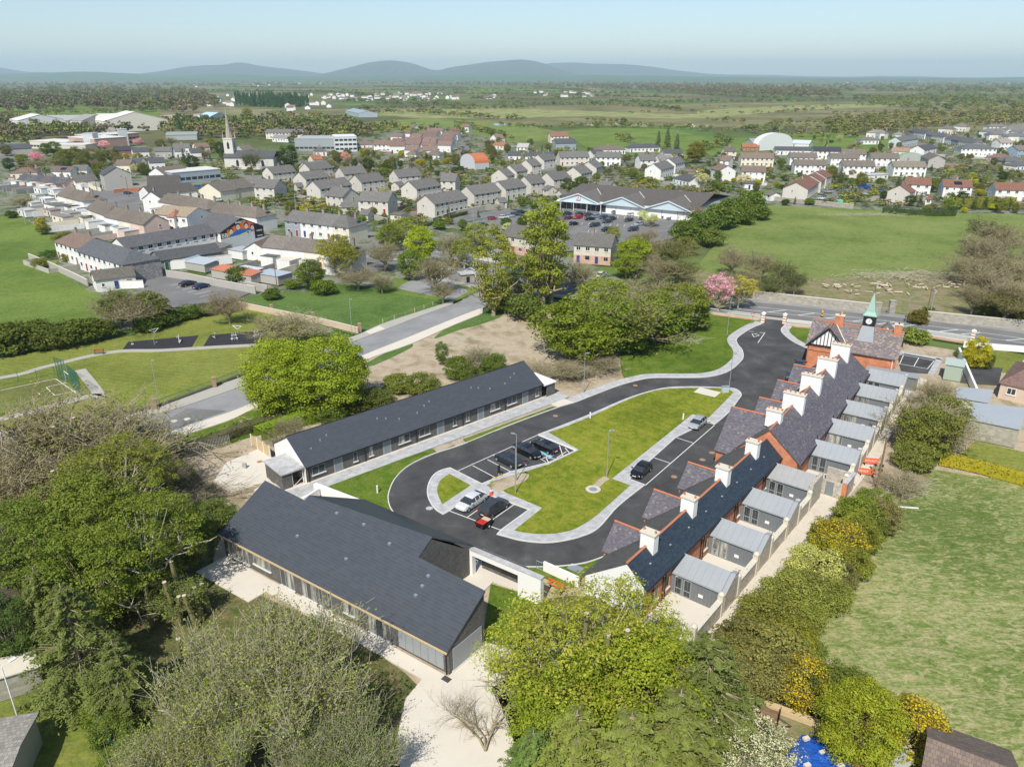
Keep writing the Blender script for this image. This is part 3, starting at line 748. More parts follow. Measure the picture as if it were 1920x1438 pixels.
# lean-to store at the left gable
s = thing('bin_store','small flat roofed grey brick store attached to the white gable','store',B_O,B_A)
MB().box(-3.2,-2.95,.3,5.2,0,2.3).box(-2.95,-1.9,.3,.55,0,2.3).box(-2.95,-.02,4.95,5.2,0,2.3).obj('wall',['darkbrick'],s)
MB().box(-3.35,-.02,.1,5.4,2.3,2.5).obj('flat_roof',['footpath'],s)
MB().tube((-1.75,.4,0),(-1.75,.4,2.3),.04).tube((-.25,.4,0),(-.25,.4,2.3),.04).tube((-1.75,.4,.1),(-.25,.4,1.0),.03).obj('steel_gate_frame',['whitemetal'],s)
s = thing('bin_store','small flat roofed grey store at the far right end of the long grey building','store',FB(L,0,0),B_A)
MB().box(2.5,2.7,-.4,4.6,0,2.3).box(.9,2.5,-.4,-.2,0,2.3).box(.02,2.5,4.4,4.6,0,2.3).obj('wall',['darkbrick'],s)
MB().box(.02,2.9,-.6,4.8,2.3,2.5).obj('flat_roof',['white'],s)
f = thing('timber_screen_fence','three panel timber fence with white posts left of the white gable','fence',at(507,858) + (0,),math.atan2(at(507,858)[1] - at(481,841)[1],at(507,858)[0] - at(481,841)[0]))
for i in range(3):
 MB().box(-1.8 * i - 1.75,-1.8 * i - .05,0,.05,.1,1.75).obj('fence_panel',['timber'],f)
for i in range(4):
 MB().box(-1.8 * i - .05,-1.8 * i + .07,-.04,.09,0,1.9).obj('post',['whitemetal'],f)
def wl(a,b,h,th=.28):
 A_,B_ = at(*a,h),at(*b,h); return MB().box(0,math.hypot(B_[0] - A_[0],B_[1] - A_[1]),-th / 2,th / 2,0,h).obj('low_white_wall',['white'],None,A_ + (0,),math.atan2(B_[1] - A_[1],B_[0] - A_[0]))
w = tag(wl((590,906),(672,937),1.3,.5),'low white rendered wall between the long building and the big roof','wall')
w = tag(wl((597,915),(568,934),1.2),'short white wall crossing beside the concrete patio under the store','wall')
# ---- community building, bottom left centre
a = thing('community_building','large single storey grey brick hall with wide dark blue-grey slate roof','building',(-5.65,53.5,0))
def rel(p): return (p[0] + 5.65,p[1] - 53.5,p[2])
ER,EL = (-5.75,53.35,2.72),(-32.8,72.2,2.72)
RR,RL_ = (-2.45,57.45,6.25),(-28.9,77.9,6.3)
N0,L0 = (-5.65,53.6),(-32.1,72.0); B0,T0 = (-2.6,57.5),(-28.9,77.8)
P0 = lambda p,z: rel((p[0],p[1],z))
mb = MB()
mb.face([P0(L0,0),P0(N0,0),P0(N0,2.6),P0(L0,2.6)][::1]); mb.face([P0(N0,0),P0(B0,0),P0(B0,6.1),P0(N0,2.6)])
mb.face([P0(B0,0),P0(T0,0),P0(T0,6.1),P0(B0,6.1)]); mb.face([P0(T0,0),P0(L0,0),P0(L0,2.6),P0(T0,6.1)])
mb.obj('wall',['darkbrick'],a)
def plane_pt(t,d):
 """point of the roof plane: t along the high edge from the right end, d metres further up the slope"""
 p = lerp(RR,RL_,t); e = lerp(ER,EL,t); v = Vector(p) - Vector(e); v.normalize()
 return tuple(Vector(p) + v * d)
def tpos(u,v):
 best = min(((abs(px(*plane_pt(i / 400,0))[0] - u) + abs(px(*plane_pt(i / 400,0))[1] - v)),i / 400) for i in range(401)); return best[1]
tR,tL = tpos(784.6,1047.6),tpos(571.8,933.5)
MB().plate([rel(p) for p in (ER,RR,RL_,EL)],.18).obj('roof_slope',['slate_new'],a)
mR,mL = plane_pt(tR,2.4),plane_pt(tL,.75)
MB().plate([rel(p) for p in (plane_pt(tR,-.02),mR,mL,plane_pt(tL,-.02))],.18).obj('roof_slope',['slate_new'],a)
eR,eL = at3(889,1023,3.35),at3(684,936,3.6)
mb = MB(); mb.plate([rel(p) for p in (mR,eR,eL,mL)],.15); mb.obj('rear_roof',['membrane'],a)
bR = (at(880,1078)[0],at(880,1078)[1])
jR = plane_pt(tR,0)
mb = MB()
mb.face([P0(jR,0),P0(bR,0),rel((bR[0],bR[1],3.25)),rel((mR[0] - .1,mR[1] - .1,mR[2] - .2)),rel((jR[0],jR[1],jR[2] - .2))])
mb.obj('brick_gable',['darkbrick'],a)
mb = MB(); e2 = (eL[0],eL[1])
mb.face([P0(bR,0),P0(e2,0),P0(e2,3.4),P0(bR,3.2)]); mb.obj('rear_wall',['darkbrick'],a)
ang = math.atan2(N0[1] - L0[1],N0[0] - L0[0]); LA = math.hypot(N0[0] - L0[0],N0[1] - L0[1])
mb = MB(); mb.solid([rel(p) for p in ((EL[0],EL[1],2.5),(ER[0],ER[1],2.5),(ER[0] - .1,ER[1] - .1,2.5),(EL[0] - .1,EL[1] - .1,2.5),(EL[0],EL[1],2.66),(ER[0],ER[1],2.66),(ER[0] - .1,ER[1] - .1,2.66),(EL[0] - .1,EL[1] - .1,2.66))])
mb.obj('gutter',['timber'],a)
for f0,f1,n_,z0,h,gl,kind in ((.015,.125,4,.35,2.15,'glass_pale','w'),(.152,.24,3,.95,1.5,'glass_pale','w'),(.29,.315,1,.1,2.3,'glass','w'),(.322,.355,2,.1,2.3,'glass_pale','w'),
                         (.395,.46,3,.1,2.3,'mix','w'),(.475,.49,1,.1,2.3,'glass','w'),(.515,.53,1,.1,2.3,'glass','w'),(.585,.645,3,.9,1.55,'mix','w'),(.69,.78,3,.1,2.3,'mix','w')):
 p = lerp(L0,N0,(f0 + f1) / 2)
 window(a,p[0] + 5.65,p[1] - 53.5,z0,(f1 - f0) * LA,h,ang,n_,glass=gl)
for i in range(6):
 p = lerp(L0,N0,.825 + .0285 * i)
 MB().box(-.44,.44,-.05,.02,.25,2.45).obj('wall_panel',['zinc'],a,(p[0] + 5.65,p[1] - 53.5,0),ang)
angG = math.atan2(B0[1] - N0[1],B0[0] - N0[0])
for i in range(6):
 p = lerp(N0,B0,.17 + .135 * i)
 MB().box(-.33,.33,-.06,.02,.15,2.5).obj('louvre_door',['zinc'],a,(p[0] + 5.65,p[1] - 53.5,0),angG)
MB().box(-2.1,2.1,-.12,0,.0,.14).obj('threshold',['kerb'],a,rel(lerp(N0,B0,.5) + (0,)),angG)
pipe(a,.02 + N0[0] + 5.65 - .3,N0[1] - 53.5 + .02,0,2.6)
pipe(a,L0[0] + 5.65 - .05,L0[1] - 53.5 - .05,0,2.6)
ga = V_LAMP; gA = view(340,860,3.097)
for x_,y_ in ((905,325),(1062,395),(675,448),(1210,492),(958,583),(1435,682),(1400,738),(1362,792)):
 u,v = gA(x_,y_)
 best = None
 for zz in np.arange(2.8,6.3,.05):
  p = at(u,v,zz)
  # nearest roof height at p
  ex = Vector((EL[0] - ER[0],EL[1] - ER[1])).normalized(); nn = Vector((-ex[1],ex[0])); nn = nn if nn[0] * (RR[0] - ER[0]) + nn[1] * (RR[1] - ER[1]) > 0 else -nn
  d = (p[0] - ER[0]) * nn[0] + (p[1] - ER[1]) * nn[1]; al = ((p[0] - ER[0]) * ex[0] + (p[1] - ER[1]) * ex[1]) / 33
  wdt = 5.25 + al * 1.6
  zr = 2.72 + 3.55 * d / wdt
  if best is None or abs(zr - zz) < best[0]: best = (abs(zr - zz),p,zr)
 p,zr = best[1],best[2]
 MB().box(-.12,.12,-.17,.17,-.1,.11).obj('roof_vent',['steel'],a,rel((p[0],p[1],zr)),R(55))
for x_,y_ in ((1318,388),(1300,420),(1163,350)):
 p = at3(*gA(x_,y_),4.6); MB().box(-.12,.12,-.12,.12,-.5,.2).obj('roof_vent',['steel'],a,rel(p))
# ---- white framed gateway wall
PA = math.atan2(63.3 - 68.5,2.9 + 4.5)
w = thing('gateway_wall','white rendered gateway wall with a wide rectangular opening beside the hall','gateway',(-4.5,68.5,0),PA)
LW = 9.1
MB().box(0,.35,-.1,.5,0,3.2).box(.35,6.3,-.1,.5,2.55,3.2).box(6.3,LW,-.1,.5,0,3.2).obj('wall',['white'],w)
MB().box(-.04,LW + .04,-.15,.55,3.2,3.26).obj('coping',['footpath'],w)
MB().box(.36,6.29,1.6,1.75,0,2.5).obj('inner_screen_wall',['darkbrick'],w)
def barrier(loc,rz,label):
 t = thing('plastic_barrier',label,'barrier',loc,rz,'orange plastic barriers')
 mb = MB(); mb.box(-1,1,-.04,.04,.25,.4).box(-1,1,-.04,.04,.82,1.0)
 mb.obj('rail',['orange'],t)
 for i in range(11):
  MB().box(-.98 + .18 * i,-.9 + .18 * i,-.03,.03,.4,.82).obj('bar',['orange'],t)
 for x in (-.75,.75): MB().box(x - .07,x + .07,-.28,.28,0,.25).obj('foot',['black'],t)
 return t
p = at(1043,1104); barrier(p + (0,),R(-38),'orange plastic barrier standing between the white gateway wall and white gable')
w = tag(MB().box(-2.3,2.3,-.12,.12,0,1.25).obj('low_white_wall',['white'],None,at(1052,1085) + (0,),R(-38)),'low white wall stretching from the gateway wall to the terrace gable','wall')
f = thing('steel_railing','thin steel railing by the small lawn behind the gateway wall','railing',at(1035,1077) + (0,),R(-33))
for i in range(14): MB().tube((-2 + .3 * i,0,0),(-2 + .3 * i,0,1.05),.018,.018,4).obj('bar',['steel'],f)
MB().tube((-2,0,1.05),(1.95,0,1.05),.03).tube((-2,0,.12),(1.95,0,.12),.03).obj('rail',['steel'],f)
# ---- old brick terrace
def chimney(parent,x,y,z0,z1,l,w,pots,body='white',ang=0.0,potm='terracotta',name='chimney'):
 c = MB().box(-l / 2,l / 2,-w / 2,w / 2,z0,z1 - .14).obj(name,[body],parent,(x,y,0),ang)
 MB().box(-l / 2 - .1,l / 2 + .1,-w / 2 - .1,w / 2 + .1,z1 - .14,z1).obj('chimney_cap',['chimcap'],c)
 for i in range(pots):
  yy = (i - (pots - 1) / 2) * (w - .25) / max(1,pots - 1) if pots > 1 else 0
  MB().lathe((0,yy),[(.13,z1),(.11,z1 + .22),(.14,z1 + .24),(.09,z1 + .24),(.08,z1 + .05)],8).obj('chimney_pot',[potm],c)
 return c
t = thing('brick_terrace','nearest part of the old red brick terrace, blue-black slate roof and white end gable','terrace',C_O + (0,),C_A)
LC = 35.5; ZR = 5.95; YR = -2.15; ZER = 4.0; YF = 5.0; ZEF = 2.3
kr,kf = (ZR - ZER) / -YR,(ZR - ZEF) / YF
mb = MB(); mb.face([(0,YR + .12,0),(LC,YR + .12,0),(LC,YR + .12,ZER),(0,YR + .12,ZER)]); mb.face([(LC,YF - .25,0),(0,YF - .25,0),(0,YF - .25,ZEF + .1),(LC,YF - .25,ZEF + .1)]); mb.obj('wall',['redbrick'],t)
g = [(0,YF - .25,0),(0,YR + .12,0),(0,YR + .12,ZER + .05),(0,0,ZR - .05),(0,YF - .25,ZEF + .15)]
mb = MB(); mb.face(g); mb.obj('gable_wall',['white'],t)
mb = MB(); mb.face([(LC,p[1],p[2]) for p in g][::-1]); mb.obj('gable_wall',['redbrick'],t)
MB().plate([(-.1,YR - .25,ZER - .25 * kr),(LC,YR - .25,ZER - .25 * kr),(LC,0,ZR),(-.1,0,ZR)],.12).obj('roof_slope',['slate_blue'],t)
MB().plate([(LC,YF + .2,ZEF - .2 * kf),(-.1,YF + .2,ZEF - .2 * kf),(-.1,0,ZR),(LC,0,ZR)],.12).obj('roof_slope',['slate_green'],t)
def ridge_tiles(parent,p,q,n,m='terracotta'):
 p,q = Vector(p),Vector(q)
 base = MB().tube((0,0,0),tuple((q - p) / n * .96),.13,.14,6).mesh('ridge_tile',[m])
 for i in range(n): link('ridge_tile',base,parent,tuple(p + (q - p) * i / n))
ridge_tiles(t,(-.1,0,ZR + .02),(LC,0,ZR + .02),60)
MB().box(0,LC,YR - .36,YR - .26,ZER - .35,ZER - .22).obj('gutter',['blackpaint'],t)
for i in range(4):
 chimney(t,4.1 + 8.82 * i,-.1,ZR - 1.0,7.5,1.0,1.55,2)
 s_ = 7.1 + 8.75 * i
 if i < 3:
  w_,zr_,ze_,yo = 2.5,4.95,2.4,5.75
  yi = (ZR - zr_) / kf
  MB().plate([(s_ - w_,yo,ze_),(s_,yo,zr_),(s_,yi,zr_),(s_ - w_,YF - .6,ze_)][::-1],.1).obj('dormer_roof',['slate_purple'],t)
  MB().plate([(s_ + w_,yo,ze_),(s_,yo,zr_),(s_,yi,zr_),(s_ + w_,YF - .6,ze_)],.1).obj('dormer_roof',['slate_purple'],t)
  mb = MB(); mb.face([(s_ + w_ - .2,yo - .2,0),(s_ - w_ + .2,yo - .2,0),(s_ - w_ + .2,yo - .2,ze_),(s_,yo - .2,zr_ - .1),(s_ + w_ - .2,yo - .2,ze_)])
  mb.face([(s_ - w_ + .2,yo - .2,0),(s_ - w_ + .2,4,0),(s_ - w_ + .2,4,ze_),(s_ - w_ + .2,yo - .2,ze_)]); mb.face([(s_ + w_ - .2,4,0),(s_ + w_ - .2,yo - .2,0),(s_ + w_ - .2,yo - .2,ze_),(s_ + w_ - .2,4,ze_)])
  mb.obj('front_gable',['redbrick'],t)
  window(t,s_,yo - .2,.9,1.6,1.3,PI,2,frame='whitemetal')
  ridge_tiles(t,(s_,yo,zr_ + .02),(s_,yi,zr_ + .02),10)
  MB().tube((s_ - w_,YF - .7,ze_ + .06),(s_,yi,zr_ + .03),.06,.06,4).obj('lead_valley',['kerb'],t)
for i in range(9):
 s_ = 2.6 + 4.38 * i * .96
 for dx in (0,):
  y = -1.15; z = ZR + y * kr
  MB().box(s_ - .13,s_ + .13,y - .1,y + .1,z - .03,z + .06).obj('roof_vent',['steel'],t)
for s_ in (1.8,3.9,4.4,12.6,13.2,21.6,22.2,30.3,30.9):
 pipe(t,s_,YR + .02,0,ZER - .3,r=.06)
for s_ in (2.6,5.0,13.9,22.8,31.4):
 window(t,s_,YR + .12,1.0,.85,1.35,0,1,frame='timber',glass='glass')
 MB().box(-.09,.09,-.1,0,2.9,3.15).obj('outside_lamp',['whitemetal'],t,(s_ - .9,YR + .12,0))
t = thing('brick_terrace','far part of the red brick terrace with mottled purple slate roof and wide chimneys','terrace',FC2(0,0,0),C2_A)
L2,ZR,YR,ZER,YF,ZEF = 40.0,7.25,-4.25,3.6,5.2,2.4
kr,kf = (ZR - ZER) / -YR,(ZR - ZEF) / YF
mb = MB(); mb.face([(0,YR + .2,0),(L2,YR + .2,0),(L2,YR + .2,ZER),(0,YR + .2,ZER)]); mb.face([(L2,YF - .25,0),(0,YF - .25,0),(0,YF - .25,ZEF + .1),(L2,YF - .25,ZEF + .1)])
g = [(0,YF - .25,0),(0,YR + .2,0),(0,YR + .2,ZER + .05),(0,0,ZR - .1),(0,YF - .25,ZEF + .15)]
mb.face(g); mb.face([(L2,p[1],p[2]) for p in g][::-1]); mb.obj('wall',['redbrick'],t)
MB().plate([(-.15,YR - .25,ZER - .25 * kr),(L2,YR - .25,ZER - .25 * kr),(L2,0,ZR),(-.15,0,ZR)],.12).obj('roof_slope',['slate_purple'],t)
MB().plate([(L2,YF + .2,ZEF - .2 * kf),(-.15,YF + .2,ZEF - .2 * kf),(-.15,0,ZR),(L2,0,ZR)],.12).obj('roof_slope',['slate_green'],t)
ridge_tiles(t,(-.1,0,ZR + .02),(L2,0,ZR + .02),66)
MB().box(0,L2,YR - .36,YR - .26,ZER - .35,ZER - .22).obj('gutter',['blackpaint'],t)
chimney(t,3.6,.6,ZR - 1,8.7,1.2,2.0,4)
for x in (10.2,18.9,27.6,36.0): chimney(t,x,-.05,ZR - 1.3,9.0,.95,2.9,5)
for s_,w_,zr_,yo in ((4.6,5.3,7.1,6.9),(15.0,2.6,5.1,6.2),(23.7,2.6,5.1,6.2),(32.4,2.6,5.1,6.2)):
 ze_ = 2.5; yi = max(0,(ZR - zr_) / kf)
 MB().plate([(s_ - w_,yo,ze_),(s_,yo,zr_),(s_,yi,zr_),(s_ - w_,YF - .4,ze_)][::-1],.12).obj('dormer_roof',['slate_purple'],t)
 MB().plate([(s_ + w_,yo,ze_),(s_,yo,zr_),(s_,yi,zr_),(s_ + w_,YF - .4,ze_)],.12).obj('dormer_roof',['slate_purple'],t)
 mb = MB(); e = .25
 mb.face([(s_ + w_ - e,yo - e,0),(s_ - w_ + e,yo - e,0),(s_ - w_ + e,yo - e,ze_),(s_,yo - e,zr_ - .15),(s_ + w_ - e,yo - e,ze_)])
 mb.face([(s_ - w_ + e,yo - e,0),(s_ - w_ + e,4,0),(s_ - w_ + e,4,ze_),(s_ - w_ + e,yo - e,ze_)]); mb.face([(s_ + w_ - e,4,0),(s_ + w_ - e,yo - e,0),(s_ + w_ - e,yo - e,ze_),(s_ + w_ - e,4,ze_)])
 mb.obj('front_gable',['redbrick'],t)
 window(t,s_,yo - e,.9,1.6,1.3,PI,2,frame='whitemetal')
 ridge_tiles(t,(s_,yo,zr_ + .02),(s_,yi,zr_ + .02),10)
 MB().tube((s_ - w_,YF - .5,ze_ + .06),(s_,yi,zr_ + .03),.06,.06,4).obj('lead_valley',['kerb'],t)
for s_ in (8.2,16.6,25.0,33.4):
 pipe(t,s_,YR + .05,0,ZER - .2,r=.06); pipe(t,s_ + .5,YR + .05,0,ZER + .5,r=.05)
# ---- the ten grey zinc clad rear annexes
def annexe(loc,rz,W_,Lm,label,style,wz=2.6,rz_=3.8,curtains='glass'):
 """W_ along the terrace, Lm away from it (local -Y)"""
 t = thing('zinc_annexe',label,'annexe',loc,rz,'grey zinc clad rear annexes')
 ya = -Lm
 mb = MB(); hw = 2.0
 mb.face([(0,ya,0),(0,0,0),(0,0,wz),(0,ya,wz)][::-1]); mb.face([(W_,0,0),(W_,ya,0),(W_,ya,wz + .2),(W_,0,wz + .2)][::-1])
 mb.face([(0,ya,0),(W_,ya,0),(W_,ya,wz + .2),(hw,ya,rz_),(0,ya,wz)])
 mb.obj('cladding',['zincclad'],t)
 n_ = 7
 for i in range(n_):
  y0,y1 = ya - .1 + (Lm + .1) * i / n_,ya - .1 + (Lm + .1) * (i + 1) / n_ - .012
  MB().plate([(-.15,y0,wz - .03),(hw,y0,rz_ + .02),(hw,y1,rz_ + .02),(-.15,y1,wz - .03)][::-1][::-1][::-1],.06).obj('roof_sheet',['zinc' if style else 'oldzinc'],t)
  MB().plate([(hw,y0,rz_ + .02),(W_ + .12,y0,wz + .17),(W_ + .12,y1,wz + .17),(hw,y1,rz_ + .02)][::-1],.06).obj('roof_sheet',['zincclad'],t)
 mb = MB()
 for i in range(14): mb.box(-.03,0,ya + .1 + i * (Lm - .1) / 14,ya + .13 + i * (Lm - .1) / 14,.05,wz - .1)
 mb.obj('cladding_seams',['zincclad'],t)
 MB().box(-.22,-.14,ya - .1,0,wz - .16,wz - .06).obj('gutter',['frame_grey'],t)
 # french windows
 for yy in (-.85,-1.85): window(t,0,yy,.15,.82,2.05,-PI / 2,1,glass=curtains,sill=None,transom=.7)
 MB().box(-.04,0,-3.6,-3.1,.85,1.2).obj('meter_box',['whitemetal'],t)
 MB().box(-.12,0,-.75,-.5,2.25,2.35).obj('outside_lamp',['whitemetal'],t)
 if style:
  # stepped zinc upstand at the lane end
  MB().solid([(.2,ya - .05,0),(W_,ya - .05,0),(W_,ya - .5,0),(.2,ya - .5,0),(.2,ya - .05,wz - .35),(W_ - .2,ya - .05,rz_ - .15),(W_ - .2,ya - .5,rz_ - .15),(.2,ya - .5,wz - .35)]).obj('stone_end_wall',['stone'],t)
  MB().plate([(-.05,ya - .55,wz - .33),(hw + .2,ya - .55,rz_ - .2),(hw + .2,ya - .02,rz_ - .2),(-.05,ya - .02,wz - .33)][::-1][::-1],.07).obj('coping',['zinc'],t)
  MB().plate([(hw + .2,ya - .55,rz_ - .2),(W_ + .1,ya - .55,rz_ - .35),(W_ + .1,ya - .02,rz_ - .35),(hw + .2,ya - .02,rz_ - .2)][::-1][::-1],.07).obj('coping',['zinc'],t)
 else:
  MB().box(-.2,W_ + .3,ya - .5,ya - .02,0,rz_ - .3).obj('stone_end_wall',['stone'],t)
 return t
ordn = ['nearest','second','third','fourth','fifth','sixth','seventh','eighth','ninth','farthest']
CG = ['glass','glass_pale','glass','glass','glass','glass_pale','mix','glass_pale','glass','glass']
AN = []
for i,s_ in enumerate((5.9,14.8,23.6)): AN.append((FC(s_,-2.05,0),C_A,1))
AN.append((FC(31.6,-2.05,0),C_A,0))
for i,s_ in enumerate((6.1,14.7,23.1,31.6,39.6)): AN.append((FC2(s_,-4.1,0),C2_A,1))
for i,(l_,a_,st) in enumerate(AN):
 pos = 'nearest the camera' if i == 0 else ('farthest, beside the gatehouse' if i == 8 else 'counting ' + ordn[i] + ' from the camera')
 annexe(l_,a_,3.3,5.35,'grey zinc clad flat annexe behind the brick terrace, ' + pos + (', with weathered mono pitch roof' if not st else ''),st,curtains=CG[i],wz=2.6 if i < 4 else 2.5)
# stone lane walls between the annexes
def laneW(F,A,s0,s1,y,label):
 w = thing('stone_wall',label,'wall',F(s0,y,0),A)
 L_ = s1 - s0
 MB().box(0,L_,-.25,.2,0,1.8).obj('masonry',['stone'],w)
 MB().box(-.05,L_ + .05,-.32,.27,1.8,1.95).obj('coping',['chimcap'],w)
 for x in (0,L_ - .1):
  c = MB().cbox((x,-.05),.5,.55,0,2.5).obj('pier',['chimcap'],w)
  MB().lathe((x,-.05),[(.3,2.5),(.34,2.6),(.22,2.78),(.01,2.86)],10).obj('pier_cap',['chimcap'],c)
 MB().cbox((L_ * .5,-.05),.1,.1,1.9,2.0).obj('drain_outlet',['frame_grey'],w)
 return w
k_ = 0
for F,A,s0,s1,y in ((FC,C_A,-.5,5.6,-7.65),(FC,C_A,9.5,14.4,-7.65),(FC,C_A,18.4,23.2,-7.65),(FC,C_A,27.2,31.2,-7.65),(FC2,C2_A,2.2,5.8,-9.7),(FC2,C2_A,9.8,14.3,-9.7),(FC2,C2_A,18.3,22.7,-9.7),(FC2,C2_A,26.7,31.2,-9.7),(FC2,C2_A,35.2,39.2,-9.7)):
 laneW(F,A,s0,s1,y,'rubble stone yard wall with round capped piers on the gravel lane, ' + ordn[k_] + (' from the camera' if k_ else ' to the camera')); k_ += 1
sheetP = [FC(-2.5,-2.1),FC(-2.5,-7.6),FC(36,-7.6),FC(36,-2.1)]
mb = MB(); mb.prism(sheetP,-.2,.06); struct(mb.obj('rear_yard',['concrete']))
mb = MB(); mb.prism([FC2(0,-4.2),FC2(0,-9.6),FC2(44,-9.6),FC2(44,-4.2)],-.2,.05); struct(mb.obj('rear_yard',['concrete']))
# brick pier and old store between fourth and fifth annexe
s = thing('stone_store','roofless old stone store with grey door between the fourth and fifth annexes','store',FC(36.2,-7.2,0),C_A)
MB().box(0,3.6,-3.4,-3.0,0,2.4).box(3.3,3.6,-3.0,0,0,2.4).box(0,.25,-3.0,-1.9,0,2.2).box(0,.25,-.9,0,0,2.2).obj('masonry',['stone'],s)
MB().box(-.1,.4,-3.5,-2.95,0,2.5).obj('brick_pier',['redbrick'],s)
MB().box(0,3.7,-3.5,-2.95,2.4,2.55).obj('coping',['footpath'],s)
MB().box(.1,.18,-1.85,-.95,.05,2.0).obj('door',['door_grey'],s)
# wall closing the white paved yard, near end
w = tag(MB().box(0,.25,-5.4,0,0,1.5).obj('low_white_wall',['white'],None,FC(-2.6,-2.3,0),C_A),'white yard wall at the near end of the terrace, half hidden by the tree','wall')
# ---- gatehouse with clock turret
GO = (54.5,132.0); GA = R(-31)
FG = frame(GO,GA)
t = thing('gatehouse','red brick gatehouse with half-timbered gable, mottled slate roof and green copper clock turret','gatehouse',GO + (0,),GA)
LG,DG,ZE,ZR = 14.6,8.0,4.5,8.1
mb = MB(); mb.face([(0,.2,0),(LG,.2,0),(LG,.2,ZE),(0,.2,ZE)]); mb.face([(LG,DG,0),(0,DG,0),(0,DG,ZE),(LG,DG,ZE)])
for x,r_1 in ((0,1),(LG - .3,0)):
 g = [(x,.2,0),(x,DG,0),(x,DG,ZE),(x,DG / 2 + .1,ZR - .1),(x,.2,ZE)]
 mb.face(g[::-1] if r_1 else g)
mb.obj('wall',['redbrick'],t)
k = (ZR - ZE) / (DG / 2)
MB().plate([(-.4,-.25,ZE - .25 * k),(LG + .5,-.25,ZE - .25 * k),(LG + .5,DG / 2,ZR),(-.4,DG / 2,ZR)],.14).obj('roof_slope',['slate_mottle'],t)
MB().plate([(LG + .5,DG + .3,ZE - .3 * k),(-.4,DG + .3,ZE - .3 * k),(-.4,DG / 2,ZR),(LG + .5,DG / 2,ZR)],.14).obj('roof_slope',['slate_mottle'],t)
ridge_tiles(t,(-.4,DG / 2,ZR + .03),(LG + .5,DG / 2,ZR + .03),30)
cx,w_ = 3.3,3.35
mb = MB(); mb.face([(cx - w_ + .25,-.25,0),(cx + w_ - .25,-.25,0),(cx + w_ - .25,-.25,ZE + .1),(cx - w_ + .25,-.25,ZE + .1)])
for x in (cx - w_ + .25,cx + w_ - .25): mb.face([(x,-.25,0),(x,1.5,0),(x,1.5,ZE),(x,-.25,ZE)])
mb.obj('wing_wall',['redbrick'],t)
mb = MB(); mb.face([(cx - w_ + .3,-.32,ZE + .1),(cx + w_ - .3,-.32,ZE + .1),(cx,-.32,ZR - .2)]); gt = mb.obj('gable_panel',['white'],t)
for i in range(-4,5):
 x = i * .6; h = (ZR - .4 - ZE) * (1 - abs(x) / (w_ - .3))
 if h > .2: MB().box(cx + x - .07,cx + x + .07,-.38,-.322,ZE + .12,ZE + .1 + h).obj('timber_stud',['blackpaint'],t)
MB().box(cx - w_ + .3,cx + w_ - .3,-.40,-.324,ZE,ZE + .28).obj('tie_beam',['blackpaint'],t)
for sg in (-1,1):
 MB().solid([(cx + sg * (w_ + .25),-.75,ZE - .35),(cx,-.75,ZR - .02),(cx,-.6,ZR - .02),(cx + sg * (w_ + .25),-.6,ZE - .35),(cx + sg * (w_ + .25),-.75,ZE - .05),(cx,-.75,ZR + .26),(cx,-.6,ZR + .26),(cx + sg * (w_ + .25),-.6,ZE - .05)]).obj('bargeboard',['blackpaint'],t)
 q4 = [(cx + sg * (w_ + .25),-.62,ZE - .02),(cx,-.62,ZR + .28),(cx,DG / 2,ZR + .28),(cx + sg * (w_ + .25),0.2,ZE - .02)]
 MB().plate(q4 if sg > 0 else q4[::-1],.12).obj('wing_roof',['slate_mottle'],t)
ridge_tiles(t,(cx,-.6,ZR + .3),(cx,DG / 2,ZR + .3),9)
MB().tube((cx + w_ + .3,.0,ZE + .15),(cx + .3,DG / 2 - .2,ZR + .15),.09,.09,5).obj('lead_valley',['kerb'],t)
chimney(t,4.2,3.9,ZR - 1.5,9.7,1.5,1.0,2,'redbrick')
chimney(t,14.0,3.7,ZR - 1.5,9.6,1.2,1.0,1,'redbrick',potm='black')
for x,z0 in ((9.5,1.1),(12.3,1.1)): pass
MB().tube((LG - .3,0,0),(LG - .3,0,ZE - .6),.07).obj('downpipe',['whitemetal'],t)
MB().tube((LG - .3,-.05,ZE - .6),(LG - .3,-.05,ZE - .1),.1).obj('rainwater_hopper',['copper'],t)
MB().box(cx - w_ + .2,cx + w_ - .25,-.3,-.26,3.5,3.56).obj('cable_run',['blackpaint'],t)
# clock turret
c0 = (9.2,3.6)
mb = MB(); h_ = 1.0
for sx in (-1,):
 mb.solid([(c0[0] - 1.35,1.7,6.05),(c0[0] + 1.35,1.7,6.05),(c0[0] + 1.35,5.6,6.05),(c0[0] - 1.35,5.6,6.05),(c0[0] - 1.02,2.6,8.7),(c0[0] + 1.02,2.6,8.7),(c0[0] + 1.02,4.7,8.7),(c0[0] - 1.02,4.7,8.7)])
tr = mb.obj('turret_base',['zinc'],t)
MB().box(c0[0] - 1.0,c0[0] + 1.0,2.6,4.6,8.7,10.5).obj('turret_louvre',['blackpaint'],t)
mb = MB()
mb.box(c0[0] - 1.1,c0[0] + 1.1,2.5,4.7,10.5,10.62)
for (r0,z0),(r1,z1) in zip([(1.15,10.62),(.74,11.3),(.38,13.0)],[(.74,11.3),(.38,13.0),(.03,14.6)]):
 q0 = [(c0[0] + a_ * r0,3.6 + b_ * r0,z0) for a_,b_ in ((-1,-1),(1,-1),(1,1),(-1,1))]; q1 = [(c0[0] + a_ * r1,3.6 + b_ * r1,z1) for a_,b_ in ((-1,-1),(1,-1),(1,1),(-1,1))]
 for i in range(4): mb.face([q0[i],q0[(i + 1) % 4],q1[(i + 1) % 4],q1[i]])
mb.obj('spire',['copper'],t)
MB().tube((c0[0],3.6,14.5),(c0[0],3.6,15.7),.04,.02,5).obj('weathervane_rod',['blackpaint'],t)
